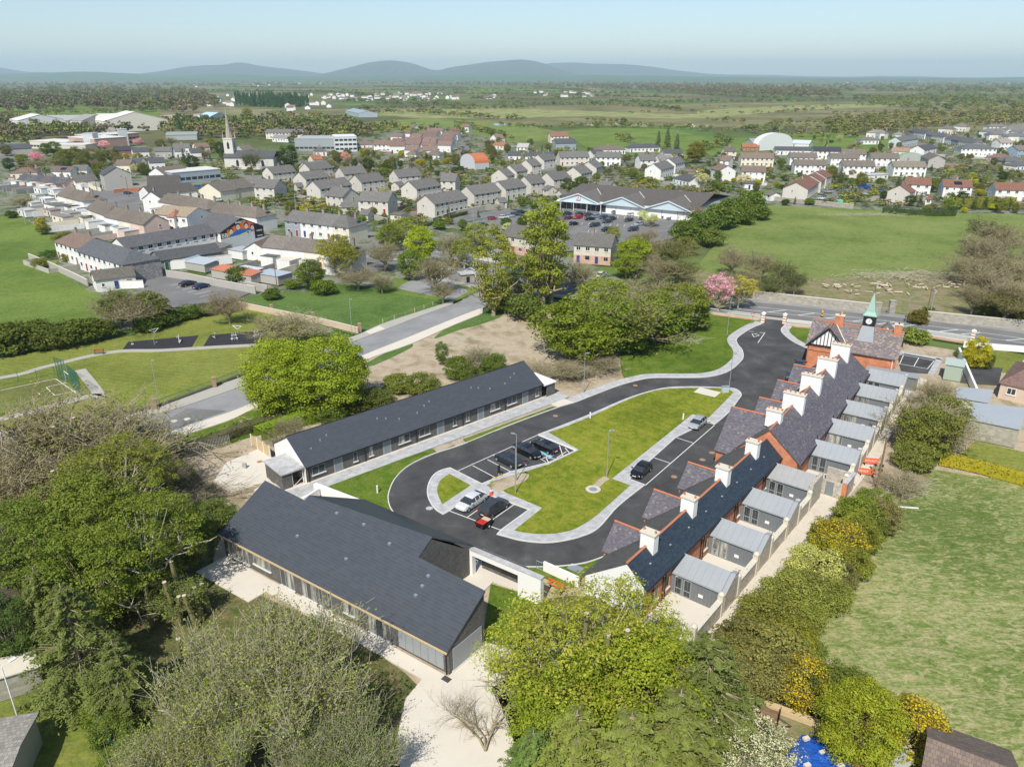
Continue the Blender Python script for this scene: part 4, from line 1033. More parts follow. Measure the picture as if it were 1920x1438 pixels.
mb = MB(); pts = [(c0[0] + .52 * math.cos(2 * PI * i / 24),2.55,9.6 + .52 * math.sin(2 * PI * i / 24)) for i in range(24)]
mb.face(pts); mb.face([(p[0],2.58,p[2]) for p in pts][::-1])
cf = mb.obj('clock_face',['whitepaint'],t)
MB().solid([(c0[0] - .03,2.53,9.6),(c0[0] + .03,2.53,9.6),(c0[0] + .03,2.545,9.6),(c0[0] - .03,2.545,9.6),(c0[0] + .17,2.53,9.98),(c0[0] + .23,2.53,9.95),(c0[0] + .23,2.545,9.95),(c0[0] + .17,2.545,9.98)]).obj('clock_hand',['blackpaint'],cf)
MB().solid([(c0[0] - .03,2.53,9.6),(c0[0] + .03,2.53,9.62),(c0[0] + .03,2.545,9.62),(c0[0] - .03,2.545,9.6),(c0[0] - .2,2.53,9.36),(c0[0] - .16,2.53,9.33),(c0[0] - .16,2.545,9.33),(c0[0] - .2,2.545,9.36)]).obj('clock_hand',['blackpaint'],cf)
for i in range(12):
 a_ = 2 * PI * i / 12
 MB().box(c0[0] + .44 * math.cos(a_) - .02,c0[0] + .44 * math.cos(a_) + .02,2.535,2.549,9.6 + .44 * math.sin(a_) - .02,9.6 + .44 * math.sin(a_) + .02).obj('hour_mark',['blackpaint'],cf)
# dormer on the road side
MB().plate([(10.6,5.0,7.1),(12.0,5.2,8.6),(12.0,8.2,8.6),(10.6,8.2,7.1)][::-1],.1).obj('dormer_roof',['slate_mottle'],t)
MB().plate([(12.0,5.2,8.6),(13.4,5.0,7.1),(13.4,8.2,7.1),(12.0,8.2,8.6)][::-1],.1).obj('dormer_roof',['slate_mottle'],t)
# flat zinc canopy behind gatehouse
tp = thing('zinc_canopy','low grey zinc roofed porch joining the gatehouse to the last annexe','porch',FG(10.6,-2.6,0),GA)
MB().box(0,8.2,0,1.9,0,2.3).obj('cladding',['zincclad'],tp); MB().box(-.1,8.4,-.2,2.1,2.3,2.46).obj('flat_roof',['zinc'],tp)
# entrance piers, gates and railings
def pier(u,v,label,h=2.2,name='gate_pier'):
 t = thing(name,label,'gate pier',at(u,v) + (0,),GA)
 nb = 8
 for i in range(nb):
  MB().box(-.36,.36,-.36,.36,h * i / nb,h * (i + 1) / nb).obj('stone_course' if i % 2 else 'brick_course',['white' if i % 2 else 'redbrick'],t)
 MB().box(-.44,.44,-.44,.44,h,h + .12).obj('cap',['white'],t)
 MB().lathe((0,0),[(.3,h + .14),(.2,h + .3),(.01,h + .42)],8).obj('finial',['white'],t)
 return t
pier(1430,606,'red and white banded gate pier left of the entrance road')
pier(1470,608,'red and white banded gate pier right of the entrance road')
pier(1822,640,'banded gate pier at the right end of the white railings')
def white_rail(a,b,label,n):
 A,B = at(*a),at(*b); L_ = math.hypot(B[0] - A[0],B[1] - A[1])
 t = thing('white_railing',label,'railing',A + (0,),math.atan2(B[1] - A[1],B[0] - A[0]))
 MB().box(0,L_,-.15,.15,0,.45).obj('brick_plinth',['palebrick'],t)
 MB().box(0,L_,-.03,.03,.55,.61).box(0,L_,-.03,.03,1.45,1.51).obj('rail',['whitemetal'],t)
 bm = MB().box(-.028,.028,-.02,.02,.45,1.6).mesh('bar',['whitemetal'])
 for i in range(n): link('bar',bm,t,(L_ * (i + .5) / n,0,0))
 return t
white_rail((1474,612),(1530,617),'white iron railings on a brick plinth left of the gatehouse',40)
white_rail((1662,621),(1690,626),'short white railings glimpsed right of the clock turret',20)
white_rail((1735,632),(1818,645),'white iron railings right of the gatehouse bush',60)
white_rail((1330,590),(1424,602),'low pink and white railing left of the entrance',50)
w = tag(MB().cbox((0,0),16,.3,0,1.2).obj('low_white_wall',['white'],None,at(1890,658) + (0,),R(-16)),'long white roadside wall at the right edge of the photo','wall')
# ------------------------------------------------------------------ the town
TW = {}
M['darkroof'] = plain('felt_roof',(.12,.115,.11),.9,.2)
M['rustpot'] = plain('weathered_chimney_pot',(.30,.17,.11),.9,.3,3)
def tw_mesh(kind):
 if kind in TW: return TW[kind]
 w,h,g = {'n': (1.3,1.15,'glass'),'s': (.7,.9,'glass'),'b': (2.0,1.2,'glass'),'d': (.95,2.05,None),'tall': (.8,2.4,'glass')}[kind]
 mb = MB()
 if kind == 'd':
  mb.box(-w / 2 - .08,w / 2 + .08,-.05,.02,0,h + .1,0).box(-w / 2,w / 2,-.08,-.05,0,h,1)
  TW[kind] = mb.mesh('door',['whitemetal','paint'])
 else:
  mb.box(-w / 2,w / 2,-.06,.02,0,h,0)
  nn = 2 if w > 1 else 1
  for i in range(nn):
   a = -w / 2 + .08 + (w - .08) * i / nn; b = a + (w - .08) / nn - .08
   mb.box(a,b,-.075,-.06,.08,h - .08,1)
  mb.box(-w / 2 - .08,w / 2 + .08,-.14,.02,-.1,0,0)
  TW[kind] = mb.mesh('window',['whitemetal',g])
 return TW[kind]
BROWN,GREY,SLATE,RED,ORANGE,DARK = (.205,.175,.14),(.185,.18,.165),(.10,.105,.115),(.26,.125,.085),(.42,.17,.08),(.055,.06,.07)
WHITE,CREAM,PEBBLE,GREYW,BLUEG,STONEC,PINKW = (.78,.77,.73),(.74,.68,.54),(.60,.56,.49),(.42,.40,.36),(.30,.34,.38),(.36,.34,.29),(.66,.50,.42)
DOORC = [(.3,.03,.02),(.03,.06,.2),(.05,.05,.05),(.5,.5,.48),(.02,.12,.06),(.25,.14,.06)]
NH = [0]
HOUSES = []
def house(name,label,cat,p1,p2,W,ze,zr,rc,wc,hip=(0,0),chim=(.5,),over=(.25,.25),win=1,group=None,roofm='roof_tile',floors=None,doors=1,wallm='wall',chimc=None,solar=None,ext=0):
 """p1, p2 ground positions of the two ends of the ridge line's plan"""
 A,B = Vector(p1[:2]),Vector(p2[:2])
 if A[0] > B[0]: A,B,hip,over = B,A,hip[::-1],over[::-1]; chim = [1 - c for c in chim]
 L = (B - A).length; ang = math.atan2(B[1] - A[1],B[0] - A[0]); mid = (A + B) / 2
 t = thing(name,label,cat,(mid[0],mid[1],0),ang,group)
 h = L / 2; w = W / 2; k = (zr - ze) / w
 mb = MB()
 mb.face([(-h,-w,-.3),(h,-w,-.3),(h,-w,ze),(-h,-w,ze)]); mb.face([(h,w,-.3),(-h,w,-.3),(-h,w,ze),(h,w,ze)])
 for s,hp in ((-1,hip[0]),(1,hip[1])):
  g = [(s * h,-w,-.3),(s * h,w,-.3),(s * h,w,ze)] + ([] if hp else [(s * h,0,zr - .03)]) + [(s * h,-w,ze)]
  mb.face(g if s > 0 else g[::-1])
 mb.obj('wall',[wallm],t,color=wc)
 o = .3; zo = ze - o * k + .1
 hl = -h - (over[0] if not hip[0] else .3); hr = h + (over[1] if not hip[1] else .3)
 rl = -h + (w * .95 if hip[0] else -over[0]); rr = h - (w * .95 if hip[1] else -over[1])
 if rl > rr: rl = rr = (rl + rr) / 2
 mb = MB()
 mb.plate([(hl,-w - o,zo),(hr,-w - o,zo),(rr,0,zr + .1),(rl,0,zr + .1)],.12); mb.plate([(hr,w + o,zo),(hl,w + o,zo),(rl,0,zr + .1),(rr,0,zr + .1)],.12)
 if hip[0]: mb.plate([(hl,w + o,zo),(hl,-w - o,zo),(rl,0,zr + .1)],.12)
 if hip[1]: mb.plate([(hr,-w - o,zo),(hr,w + o,zo),(rr,0,zr + .1)],.12)
 roof = mb.obj('roof',[roofm],t,color=rc)
 NH[0] += 1; rr_ = random.Random(NH[0])
 for c in chim:
  x = -h + L * c
  x = min(max(x,-h + .45),h - .45)
  chz = zr + 1.2
  ch = MB().box(x - .42,x + .42,-.3,.3,zr - .7,chz).obj('chimney',['wall'],roof,color=chimc or sc3((.30,.27,.23),rr_.uniform(.75,1.15)))
  MB().box(x - .47,x + .47,-.35,.35,chz,chz + .1).box(x - .28,x - .1,-.1,.1,chz + .1,chz + .4).box(x + .1,x + .28,-.1,.1,chz + .1,chz + .4).obj('chimney_pot',['rustpot'],roof)
 if win:
  fl = floors or (2 if ze > 4 else 1)
  # the side towards the camera is local -Y when the camera lies on that side
  ca,sa = math.cos(ang),math.sin(ang)
  side = -1 if (-(0 - mid[0]) * sa + (0 - mid[1]) * ca) < 0 else 1
  sides = [side]
  n = max(1,int(L / 2.7))
  dc = DOORC[rr_.randrange(6)]
  for sd in sides:
   for f in range(fl):
    for i in range(n):
     x = -h + L * (i + .5) / n
     z = .95 + 2.65 * f
     if z + 1.2 > ze: continue
     kd = 'n'
     if f == 0 and doors and i % 2 == (NH[0] % 2) and (i < 2 or rr_.random() < .5): kd = 'd'
     elif rr_.random() < .15: kd = 's'
     link('door' if kd == 'd' else 'window',tw_mesh(kd),t,(x,sd * w,0.02 if kd == 'd' else z),0 if sd < 0 else PI,color=dc if kd == 'd' else None)
  gx = 1 if ((0 - mid[0]) * ca + (0 - mid[1]) * sa) > 0 else -1
  if not hip[0 if gx < 0 else 1] and (over[0 if gx < 0 else 1] > 0):
   link('window',tw_mesh('s'),t,(gx * h,w * .25,ze - 1.6),gx * PI / 2)
 if ext:
  ca,sa = math.cos(ang),math.sin(ang); sd = -1 if (mid[0] * sa - mid[1] * ca) < 0 else 1
  for i in range(max(1,int(L / 7))):
   x = -h + L * (i + .5 + rr_.uniform(-.15,.15)) / max(1,int(L / 7)); d = rr_.uniform(3,5.5); w3 = rr_.uniform(1.6,2.3); e = MB(); y0,y1 = sorted((sd * w,sd * (w + d)))
   e.box(x - w3,x + w3,y0,y1,-.3,2.6,0).box(x - w3 - .12,x + w3 + .12,y0 + .01,y1 + .12,2.6,2.75,1)
   e.obj('rear_extension',['wall',rr_.choice(['chimcap','footpath','oldzinc','darkroof'])],t,color=wc)
   y0,y1 = sorted((sd * (w + d),sd * (w + d + 6))); MB().box(x - w3 - 1.2,x - w3 - 1.0,y0 - 5,y1,-.2,1.6).obj('yard_wall',['wall'],t,color=rr_.choice([wc,(.42,.40,.36)]))
 if solar:
  mb = MB(); y0,y1 = -w * .75,-w * .3
  mb.plate([(solar - 1.6,y0,zr + (-y0) * -k + .2),(solar + 1.6,y0,zr - (-y0) * k + .2),(solar + 1.6,y1,zr + y1 * k + .2),(solar - 1.6,y1,zr + y1 * k + .2)],.06)
  mb.obj('solar_panel',['solar'],roof)
 HOUSES.append((mid[0],mid[1],max(L,W) * .6))
 if cat == 'house' and not ext and mid[1] < 620 and L > 6 and rr_.random() < .8:
  gw = thing('garden_wall','garden wall behind the ' + label.replace(' of the ',' of '),'wall',(mid[0],mid[1],-.3),ang)
  D_ = rr_.uniform(8,15); sb = rr_.choice((-1,1)); hh = rr_.uniform(1.1,1.7); mb = MB(); ww = h - .1
  for x0,x1,y0,y1 in ((-ww,-ww + .22,w + .1,w + D_),(ww - .22,ww,w + .1,w + D_),(-ww,ww,w + D_ - .2,w + D_)):
   y0,y1 = sorted((sb * y0,sb * y1)); mb.box(x0,x1,y0,y1,0,hh)
  mb.obj('masonry',['wall'],gw,color=rr_.choice([(.36,.34,.30),(.6,.58,.52),(.28,.2,.14),(.45,.42,.37)]))
  if rr_.random() < .6:
   x = rr_.uniform(-h + 2,h - 2); y = sb * (w + D_ - 2.2); s_ = thing('garden_shed','small garden shed behind the ' + label.replace(' of the ',' of '),'shed',(mid[0] + x * math.cos(ang) - y * math.sin(ang),mid[1] + x * math.sin(ang) + y * math.cos(ang),-.2),ang)
   MB().box(-1.4,1.4,-1,1,0,2).obj('wall',['wall'],s_,color=rr_.choice([(.3,.22,.14),(.5,.5,.46),WHITE])); MB().plate([(-1.6,-1.2,2),(1.6,-1.2,2),(1.6,1.2,2.4),(-1.6,1.2,2.4)],.07).obj('sheet_roof',['ribbed'],s_,color=rr_.choice([(.2,.2,.2),(.35,.38,.4),(.3,.18,.12)]))
 return t
def H(label,f,a,b,W=9.2,ze=5.0,zr=7.8,rc=GREY,wc=PEBBLE,name='house',cat='house',**kw):
 p1,p2 = at(*(f(*a) if f else a),zr),at(*(f(*b) if f else b),zr)
 return house(name,label,cat,p1,p2,W,ze,zr,rc,wc,**kw)
ORD = ['first','second','third','fourth','fifth','sixth','seventh','eighth','ninth','tenth','eleventh','twelfth']
def terrace(desc,f,a,b,n,W=7.5,ze=4.9,zr=7.0,rc=BROWN,wcs=(WHITE,CREAM),hips=(0,0),rcs=None,**kw):
 p1,p2 = Vector(at(*(f(*a) if f else a),zr)),Vector(at(*(f(*b) if f else b),zr))
 if p1[0] > p2[0]: p1,p2 = p2,p1
 for i in range(n):
  q1,q2 = p1 + (p2 - p1) * i / n,p1 + (p2 - p1) * (i + 1) / n
  house('terraced_house','%s house from the left in %s' % (ORD[i],desc),'house',q1,q2,W,ze,zr,(rcs[i % len(rcs)] if rcs else sc3(rc,.9 + .2 * rnd.random())),wcs[i % len(wcs)],
              hip=(hips[0] if i == 0 else 0,hips[1] if i == n - 1 else 0),chim=(1.0 if i < n - 1 else .9,),over=(.2 if i == 0 else 0,.2 if i == n - 1 else 0),group=None,**kw)
# left street terraces
terrace('the small slate roofed row at the far left street',HE,(175,545),(520,575),6,7,3.1,5.4,SLATE,(WHITE,PINKW),rcs=[SLATE,(.13,.135,.14),SLATE,(.15,.12,.11)],ext=1)
terrace('the row continuing right of the small slate row',HE,(530,560),(700,545),2,7.5,3.4,6,GREY,ext=1)
terrace('the brown row beside the small slate row',HE,(500,645),(700,690),3,9,4.7,7.4,BROWN,(WHITE,CREAM),(0,1),ext=1)
terrace('the brown row left of the cream shop',HE,(730,738),(880,790),2,9,4.7,7.4,BROWN,(CREAM,WHITE),(0,1),ext=1)
terrace('the brown row beside the white flat roofed yards',HE,(870,795),(1160,850),3,9,4.7,7.4,BROWN,(WHITE,CREAM,PINKW),(0,0),ext=1)
terrace('the brown terrace across the street from the tall grey house',HE,(1260,690),(1620,745),4,9.2,4.7,7.4,BROWN,(WHITE,CREAM),(0,1),ext=1)
terrace('the white terrace with brown hipped roof above the mural',HE,(1640,760),(1990,800),4,9.2,4.7,7.4,BROWN,(WHITE,WHITE,CREAM),(0,1),ext=1)
terrace('the long cream and white terrace right of the mural',HA,(420,805),(1140,880),4,9.4,4.8,7.6,GREY,(BLUEG,WHITE,WHITE,CREAM),(0,1))
terrace('the brown roofed row behind the willow',HA,(180,1085),(1120,1180),4,9,4.7,7.2,(.22,.19,.16),(WHITE,WHITE,CREAM),(0,1),ext=1)
H('tall grey gabled house with slate roof at the street bend',HE,(836,480),(868,494),12,7.2,10.5,SLATE,GREYW,chim=(.9,))
H('white gabled house with tall white gable chimney in the street',HE,(1130,680),(1160,672),8,5.3,8,(.15,.14,.13),WHITE,chim=(.95,))
H('cream shop house with beige and pink hipped roof',HE,(1230,780),(1480,800),11,5.6,7.8,(.40,.32,.22),WHITE,hip=(0,0),chim=())
H('pink hipped front bay of the cream shop house',HE,(1290,812),(1340,815),6,5.5,7.4,(.42,.19,.14),WHITE,hip=(1,1),chim=())
H('large dark brown roofed hall in the street',HE,(1110,560),(1340,552),16,4.2,7.6,(.105,.095,.085),WHITE,name='hall',cat='hall',chim=(),win=0)
H('dark low roofed hall with white gable behind the terrace',HE,(1075,640),(1420,610),15,3.6,6.4,(.11,.10,.09),WHITE,name='hall',cat='hall',chim=(),win=0)
H('brown roofed hall with white gable below the conifers',HE,(1165,500),(1360,478),12,4.0,7.0,(.2,.17,.14),WHITE,name='hall',cat='hall',chim=())
H('long brown roofed hall with cream gable left of the yellow hedge',HE,(1560,615),(1960,560),14,3.8,7,(.19,.165,.14),CREAM,name='hall',cat='hall',chim=(),win=0)
H('house with solar panels and white gable on the far left',HE,(420,488),(560,490),9,3.6,5.8,(.2,.14,.12),WHITE,chim=(),solar=.5)
H('bungalow with long red-brown roof on the far left',HE,(90,500),(290,495),10,3,5.2,(.23,.15,.11),CREAM,hip=(1,1),chim=(.9,))
H('grey roofed house right of the solar panel house',HE,(550,480),(660,478),8,3.8,6,GREY,WHITE,chim=())
H('low slate house at the left photo edge',HE,(-60,330),(220,318),14,4.0,6.5,SLATE,GREYW,name='school_block',cat='school',chim=(),win=0)
for i,(lb,a,b,rc,wc) in enumerate((('red brick slate roofed house under the pink blossom',(850,340),(975,335),DARK,RED),('grey gabled house beside the red brick house',(985,350),(1105,345),SLATE,WHITE),
 ('brown house with rendered gable left of the white church',(1160,345),(1285,342),GREY,GREYW),('white house before the dark yew',(1300,345),(1380,342),GREY,WHITE),('dark slate house with dormer left of church',(1420,355),(1500,352),SLATE,WHITE),
 ('grey slate bungalow in front of the yew',(1110,425),(1225,420),SLATE,WHITE),('red roofed far house left of church',(1450,318),(1550,312),(.26,.17,.14),CREAM),('slate roofed far house by the red roofed one',(1300,320),(1420,318),GREY,WHITE),
 ('low brown house under the pink trees',(880,440),(990,440),(.22,.17,.13),CREAM),('low slate house near the shrubs',(1000,425),(1070,425),SLATE,WHITE))):
 H(lb,HE,a,b,8,4.2,6.6,rc,wc)
# the pub group with the mural
H('long white two storey dark roofed wing with dormer windows beside the mural',None,(218,447),(386,420),9,4.9,7.2,(.14,.14,.145),WHITE,name='pub_wing',cat='building',chim=(),roofm='roof_slate')
H('single storey stone fronted dark roofed wing in the pub yard',None,(288,472),(402,456),9,2.8,4.6,(.10,.105,.11),STONEC,name='pub_annexe',cat='building',chim=(),win=1,wallm='stonegrey')
hb = H('white block with slate hipped roof and stone end wall at the yard',None,(175,448),(262,472),10,5.0,7.6,(.13,.14,.15),WHITE,hip=(0,1),name='guest_house',cat='building',chim=())
lb_ = math.dist(at(175,448,7.6),at(262,472,7.6)) / 2
MB().box(lb_ + .01,lb_ + .08,-4.95,4.95,-.3,4.9).obj('stone_facing',['stonegrey'],hb)
H('red-brown roofed white house behind the slate hipped block',None,(128,432),(180,446),9,5.0,7.6,(.24,.165,.13),WHITE,chim=(.3,.8),hip=(1,0))
H('small white gabled bungalow at the edge of the pasture',None,(172,508),(246,499),6.5,2.8,4.6,(.16,.145,.12),WHITE,chim=())
zr = 8.6; ap = at(451,409,zr); bk = at(399,399,zr)
A_,B_ = Vector(bk),Vector(ap);
mt = house('mural_building','white gabled pub with slate roof and large painted mural on its gable','pub',bk,ap,15.5,5.0,zr,(.14,.14,.145),WHITE,chim=(),over=(.2,.05),win=1,roofm='roof_slate')
# the mural itself: painted on the right gable
Lh = (B_ - A_).length / 2
X = Lh + .03
def gy(y0,y1,z0,z1,m,nm,dx=0.0,pts=None):
 P = pts or [(y0,z0),(y1,z0),(y1,z1),(y0,z1)]
 mb = MB(); mb.face([(X + dx,y,z) for y,z in P]); return mb.obj(nm,[m],mt)
mo = plain('mural_orange',(.72,.16,.03),.8,.25,.5); my_ = plain('mural_amber',(.75,.36,.04),.8,.1,1); mbk = plain('mural_black',(.02,.02,.025),.8); mbl = plain('mural_blue',(.03,.16,.5),.8,.4,1.2); msk = plain('mural_skin',(.72,.62,.48),.8,.2,3); mgr = plain('mural_pale_grey',(.55,.58,.58),.8); myl = plain('mural_yellow',(.7,.6,.2),.8)
w2 = 7.7
gy(0,0,0,0,mgr,'painted_base',.0,[(-w2,.1),(w2,.1),(w2,4.2),(-w2,3.0)])
gy(0,0,0,0,mbk,'painted_border',.004,[(-w2,3.0),(-w2 + 3,3.2),(w2 - 3.4,4.0),(w2 - 3.4,1.4),(w2,1.6),(w2,4.95),(0,zr - .05),(-w2,4.95)])
gy(0,0,0,0,mo,'painted_background',.008,[(-w2 + 2.3,3.2),(w2 - 3.3,4.0),(w2 - 3.3,6.2),(2.4,7.2),(-.6,7.1),(-w2 + 2.3,5.4)])
gy(0,0,0,0,my_,'painted_glow',.010,[(-w2 + 2.3,3.2),(-3.8,3.3),(-3.9,4.6),(-w2 + 2.3,4.6)])
gy(0,0,0,0,mbl,'painted_jackets',.012,[(-5.2,3.2),(3.9,3.9),(3.5,4.8),(1.9,5.2),(.9,4.9),(0,5.2),(-1.8,5.2),(-2.9,4.4),(-4.0,4.2)])
gy(0,0,0,0,myl,'painted_scarf',.014,[(-2.2,3.2),(.6,3.9),(3.2,4.4),(2.8,3.7),(.2,3.3)])
for y,z,r_1 in ((-3.9,4.9,.78),(-1.3,6.0,.85),(1.6,5.9,.8),(3.7,5.2,.7)):
 gy(0,0,0,0,mbk,'painted_hair',.015,[(y + r_1 * 1.0 * math.cos(a),z + .28 + r_1 * 1.05 * math.sin(a)) for a in np.linspace(-.2,PI + .2,12)])
 gy(0,0,0,0,msk,'painted_face',.018,[(y + r_1 * .78 * math.cos(a),z - .12 + r_1 * math.sin(a)) for a in np.linspace(0,2 * PI,16)[:-1]])
 for e in (-.26,.26): gy(y + e - .12,y + e + .12,z - .02,z + .1,mbk,'painted_eye',.021)
 gy(y - .16,y + .16,z - .62,z - .52,mbl,'painted_mouth',.021)
def textobj(s,size,parent,loc,rot,m,name='lettering'):
 cu = bpy.data.curves.new('lettering','FONT'); cu.body = s; cu.size = size; cu.align_x = 'CENTER'; cu.extrude = .01; cu.offset = .012; cu.resolution_u = 2
 cu.materials.append(M[m] if isinstance(m,str) else m)
 o = bpy.data.objects.new(name,cu); COL.objects.link(o); bpy.context.view_layer.update()
 me = bpy.data.meshes.new_from_object(o); bpy.data.objects.remove(o)
 o = link(name,me,parent,loc); o.rotation_euler = rot; return o
textobj('BARRETTS',.8,mt,(X + .05,-.35,7.1),(PI / 2,0,PI / 2),'whitepaint')
textobj('BB',1.9,mt,(X + .03,-w2 + 1.35,3.3),(PI / 2,0,PI / 2),'whitepaint')
gy(w2 - 2.6,w2 - .5,3.6,4.1,plain('faded_sign_lettering',(.5,.5,.46),.8,.8,6),'faded_sign_writing',.02)
gy(w2 - 2.6,w2 - .5,2.0,2.4,MATS['faded_sign_lettering'],'faded_sign_writing',.02)
# grey-roofed estate of pale semis
SEM = [('pale semi left of the big chestnut tree',HA,(120,320),(385,295)),('pale semi with chimney right of the chestnut tree',HA,(545,280),(790,255)),('pale semi with central chimney, second row',HA,(480,380),(740,350)),
       ('pale semi with chimney pot by the pink blossom',HA,(935,325),(1190,305)),('pale semi in the middle of the estate with open gable left',HA,(1110,410),(1370,382)),('long pale semi behind the playhouse garden',HA,(635,480),(990,435)),
       ('grey gabled house with shrubs left, front row of estate',HA,(40,455),(262,465)),('pale house with gable right above the yellow hedge',HA,(870,540),(1060,560)),('wide pale semi above the long cream terrace',HA,(1200,592),(1530,605)),
       ('pale semi left of the conifer pair',HA,(1545,355),(1810,335)),('pale semi with white chimney left of the parked car',HA,(1715,480),(1990,440)),
       ('large pale semi beside the supermarket hedge road',HB,(200,780),(530,725)),('pale semi with two tone roof beside the hedge road',HB,(610,690),(880,655)),('pale semi behind the roadside wall, third along',HB,(925,640),(1130,612)),
       ('pale semi fourth along from the hedge road',HB,(1190,590),(1330,575)),('pale semi fifth along near the supermarket',HB,(1415,555),(1590,535)),('pale semi sixth along behind supermarket hedge',HB,(1680,500),(1790,480)),
       ('pale semi seventh along, farthest of the diagonal',HB,(1830,445),(1900,425)),('grey gabled house facing right behind the conifers',HB,(375,560),(520,563)),('small pale gabled house right of the barn',HB,(935,520),(1015,508)),
       ('pale semi with chimney behind the small gabled house',HB,(1040,480),(1150,465)),('pale semi diagonal, third from the barn',HB,(1205,425),(1300,415)),('pale semi diagonal, fourth from the barn',HB,(1325,375),(1440,362)),
       ('long white semi row of dormers behind the estate',HB,(1530,345),(1820,340)),('pale semi above the left estate corner',HA,(-130,420),(60,415))]
for lb,f,a,b in SEM: H(lb,f,a,b,9.5,4.9,7.9,sc3(GREY,.9 + .2 * rnd.random()),sc3(PEBBLE,.95 + .15 * rnd.random()))
for lb,f,a,b in (('small lean roofed garage in front of the wide semi',HA,(960,720),(1090,715)),('small grey roofed shed extension left of the wide semi',HA,(1200,795),(1290,800)),('small gabled extension in the second row',HA,(440,500),(510,495)),('small gabled extension right of the conifers',HA,(1560,490),(1630,480)),
     ('small gabled extension behind supermarket',HB,(1540,730),(1590,725)),('small hipped extension near the supermarket hedge',HB,(1420,680),(1470,690)),('little gabled porch house by the hedge road',HB,(920,805),(990,800))):
 H(lb,f,a,b,5,2.4,3.9,GREY,PEBBLE,name='outbuilding',cat='outbuilding',chim=(),doors=0)
H('flat roofed cream garage beside the parked dark car',HA,(1560,830),(1680,840),6,2.5,2.8,(.2,.17,.14),CREAM,name='garage',cat='garage',chim=(),doors=0)
# red-brown roofed estate behind
k_ = 0
for a,b in (((60,75),(110,78)),((225,108),(380,110)),((440,112),(570,112)),((570,70),(650,72)),((165,130),(330,135)),((395,142),(540,145)),((0,130),(50,130)),((70,165),(175,170)),((190,170),(320,175)),((350,170),(490,175)),
             ((0,200),(170,205)),((190,205),(320,210)),((345,208),(480,212)),((20,235),(160,240)),((180,240),(310,245)),((330,240),(470,243)),((20,285),(140,290)),((170,290),(320,288)),((-120,210),(-20,212)),((-130,160),(-20,162)),((-150,250),(0,250))):
 H('red-brown roofed house of the compact estate, %s row from the back' % ORD[min(6,max(0,int((a[1] - 60) / 38)))],HB,a,b,8.5,4.6,7.0,sc3((.25,.165,.13),.85 + .3 * rnd.random()),sc3(WHITE,.95),group='red-brown roofed estate houses')
H('low thatch-brown hipped bungalow nearest the barn',HB,(225,325),(370,330),10,2.8,5.6,BROWN,WHITE,hip=(1,1)); H('low hipped brown bungalow left of the other hipped one',HB,(30,320),(130,322),10,2.8,5.6,BROWN,WHITE,hip=(1,1))
H('white gabled cottage beside the orange roofed barn',HB,(510,345),(550,345),8,2.8,5.2,BROWN,WHITE)
H('house with white mock timbered gable near the field',HB,(880,175),(960,170),8,4.2,7,(.3,.2,.16),WHITE); H('orange roofed bungalow behind the willows',HB,(900,250),(1010,255),8,2.8,4.6,ORANGE,CREAM)
H('white low gabled shed beside the field',HB,(1130,260),(1240,262),12,2.4,4.8,(.55,.52,.48),WHITE,chim=(),name='shed',cat='shed')
H('tall red tiled house beyond the slate dormer house',HB,(1440,150),(1620,148),10,5,8,(.30,.15,.10),CREAM); H('slate house with three white dormers',HB,(1490,215),(1690,212),10,4.6,7.6,SLATE,BLUEG,chim=(1,))
for a,b in (((1030,345),(1150,345)),((1200,350),(1260,350)),((1270,345),(1360,345)),((1390,345),(1470,345)),((1850,330),(1960,325))): H('low slate roofed white bungalow behind the pale semis, row behind the white wall',HB,a,b,8,2.8,4.9,SLATE,WHITE,group='low slate bungalows')
for lb,f,a,b,rc,wc,hp,low in (('pale semi right of the long white dormer row',S2,(1435,555),(1575,557),GREY,WHITE,(0,0),0),('brown hipped bungalow behind the pale semi',S2,(1410,522),(1590,520),(.2,.16,.13),WHITE,(1,1),1),('slate roofed bungalow left of the dark conifers',S2,(1610,512),(1780,508),SLATE,WHITE,(1,1),1),('pale gabled semi before the dark conifers',S2,(1670,572),(1765,570),GREY,WHITE,(0,0),0),('twin of the pale gabled semi by the conifers',S2,(1775,574),(1850,572),(.26,.25,.23),WHITE,(0,0),0),
 ('gable fronted pale house near the purple bush',S2,(1755,622),(1830,605),GREY,WHITE,(0,0),0),('second gable fronted pale house near the purple bush',S2,(1840,592),(1895,580),GREY,WHITE,(0,0),0),('small slate bungalow behind the supermarket, left',S2,(1460,716),(1530,722),GREY,CREAM,(0,0),1),('slate bungalow at the hedge behind the supermarket',S3,(-10,672),(85,690),SLATE,WHITE,(1,0),1),('low white bungalow by the big olive tree',S2,(1810,540),(1915,540),SLATE,WHITE,(0,0),1),
 ('long pale building behind the grey offices',S1,(1500,428),(1705,428),GREY,CREAM,(0,0),0),('white stepped building beside the offices',S1,(1550,458),(1640,462),(.3,.3,.3),WHITE,(0,0),1),('small orange roofed house by the offices',S1,(1745,575),(1800,572),ORANGE,CREAM,(0,0),1),('slate pyramid roofed house by the offices',S1,(1765,530),(1830,528),(.16,.14,.13),WHITE,(1,1),1),('brown roofed house behind the chestnut',S1,(1340,520),(1400,515),BROWN,GREYW,(0,0),0),
 ('brown low house among trees left of the red estate',S2,(85,495),(180,492),(.22,.17,.14),WHITE,(1,1),1),('red-brown house at the left corner of the compact estate',S2,(185,490),(300,490),(.24,.165,.13),WHITE,(0,0),0),('grey house left of the pale estate by the yellow hedge',S1,(1700,615),(1830,605),GREY,PEBBLE,(0,0),0)):
 H(lb,f,a,b,9,2.9 if low else 4.9,5.2 if low else 7.7,rc,wc,hip=hp)
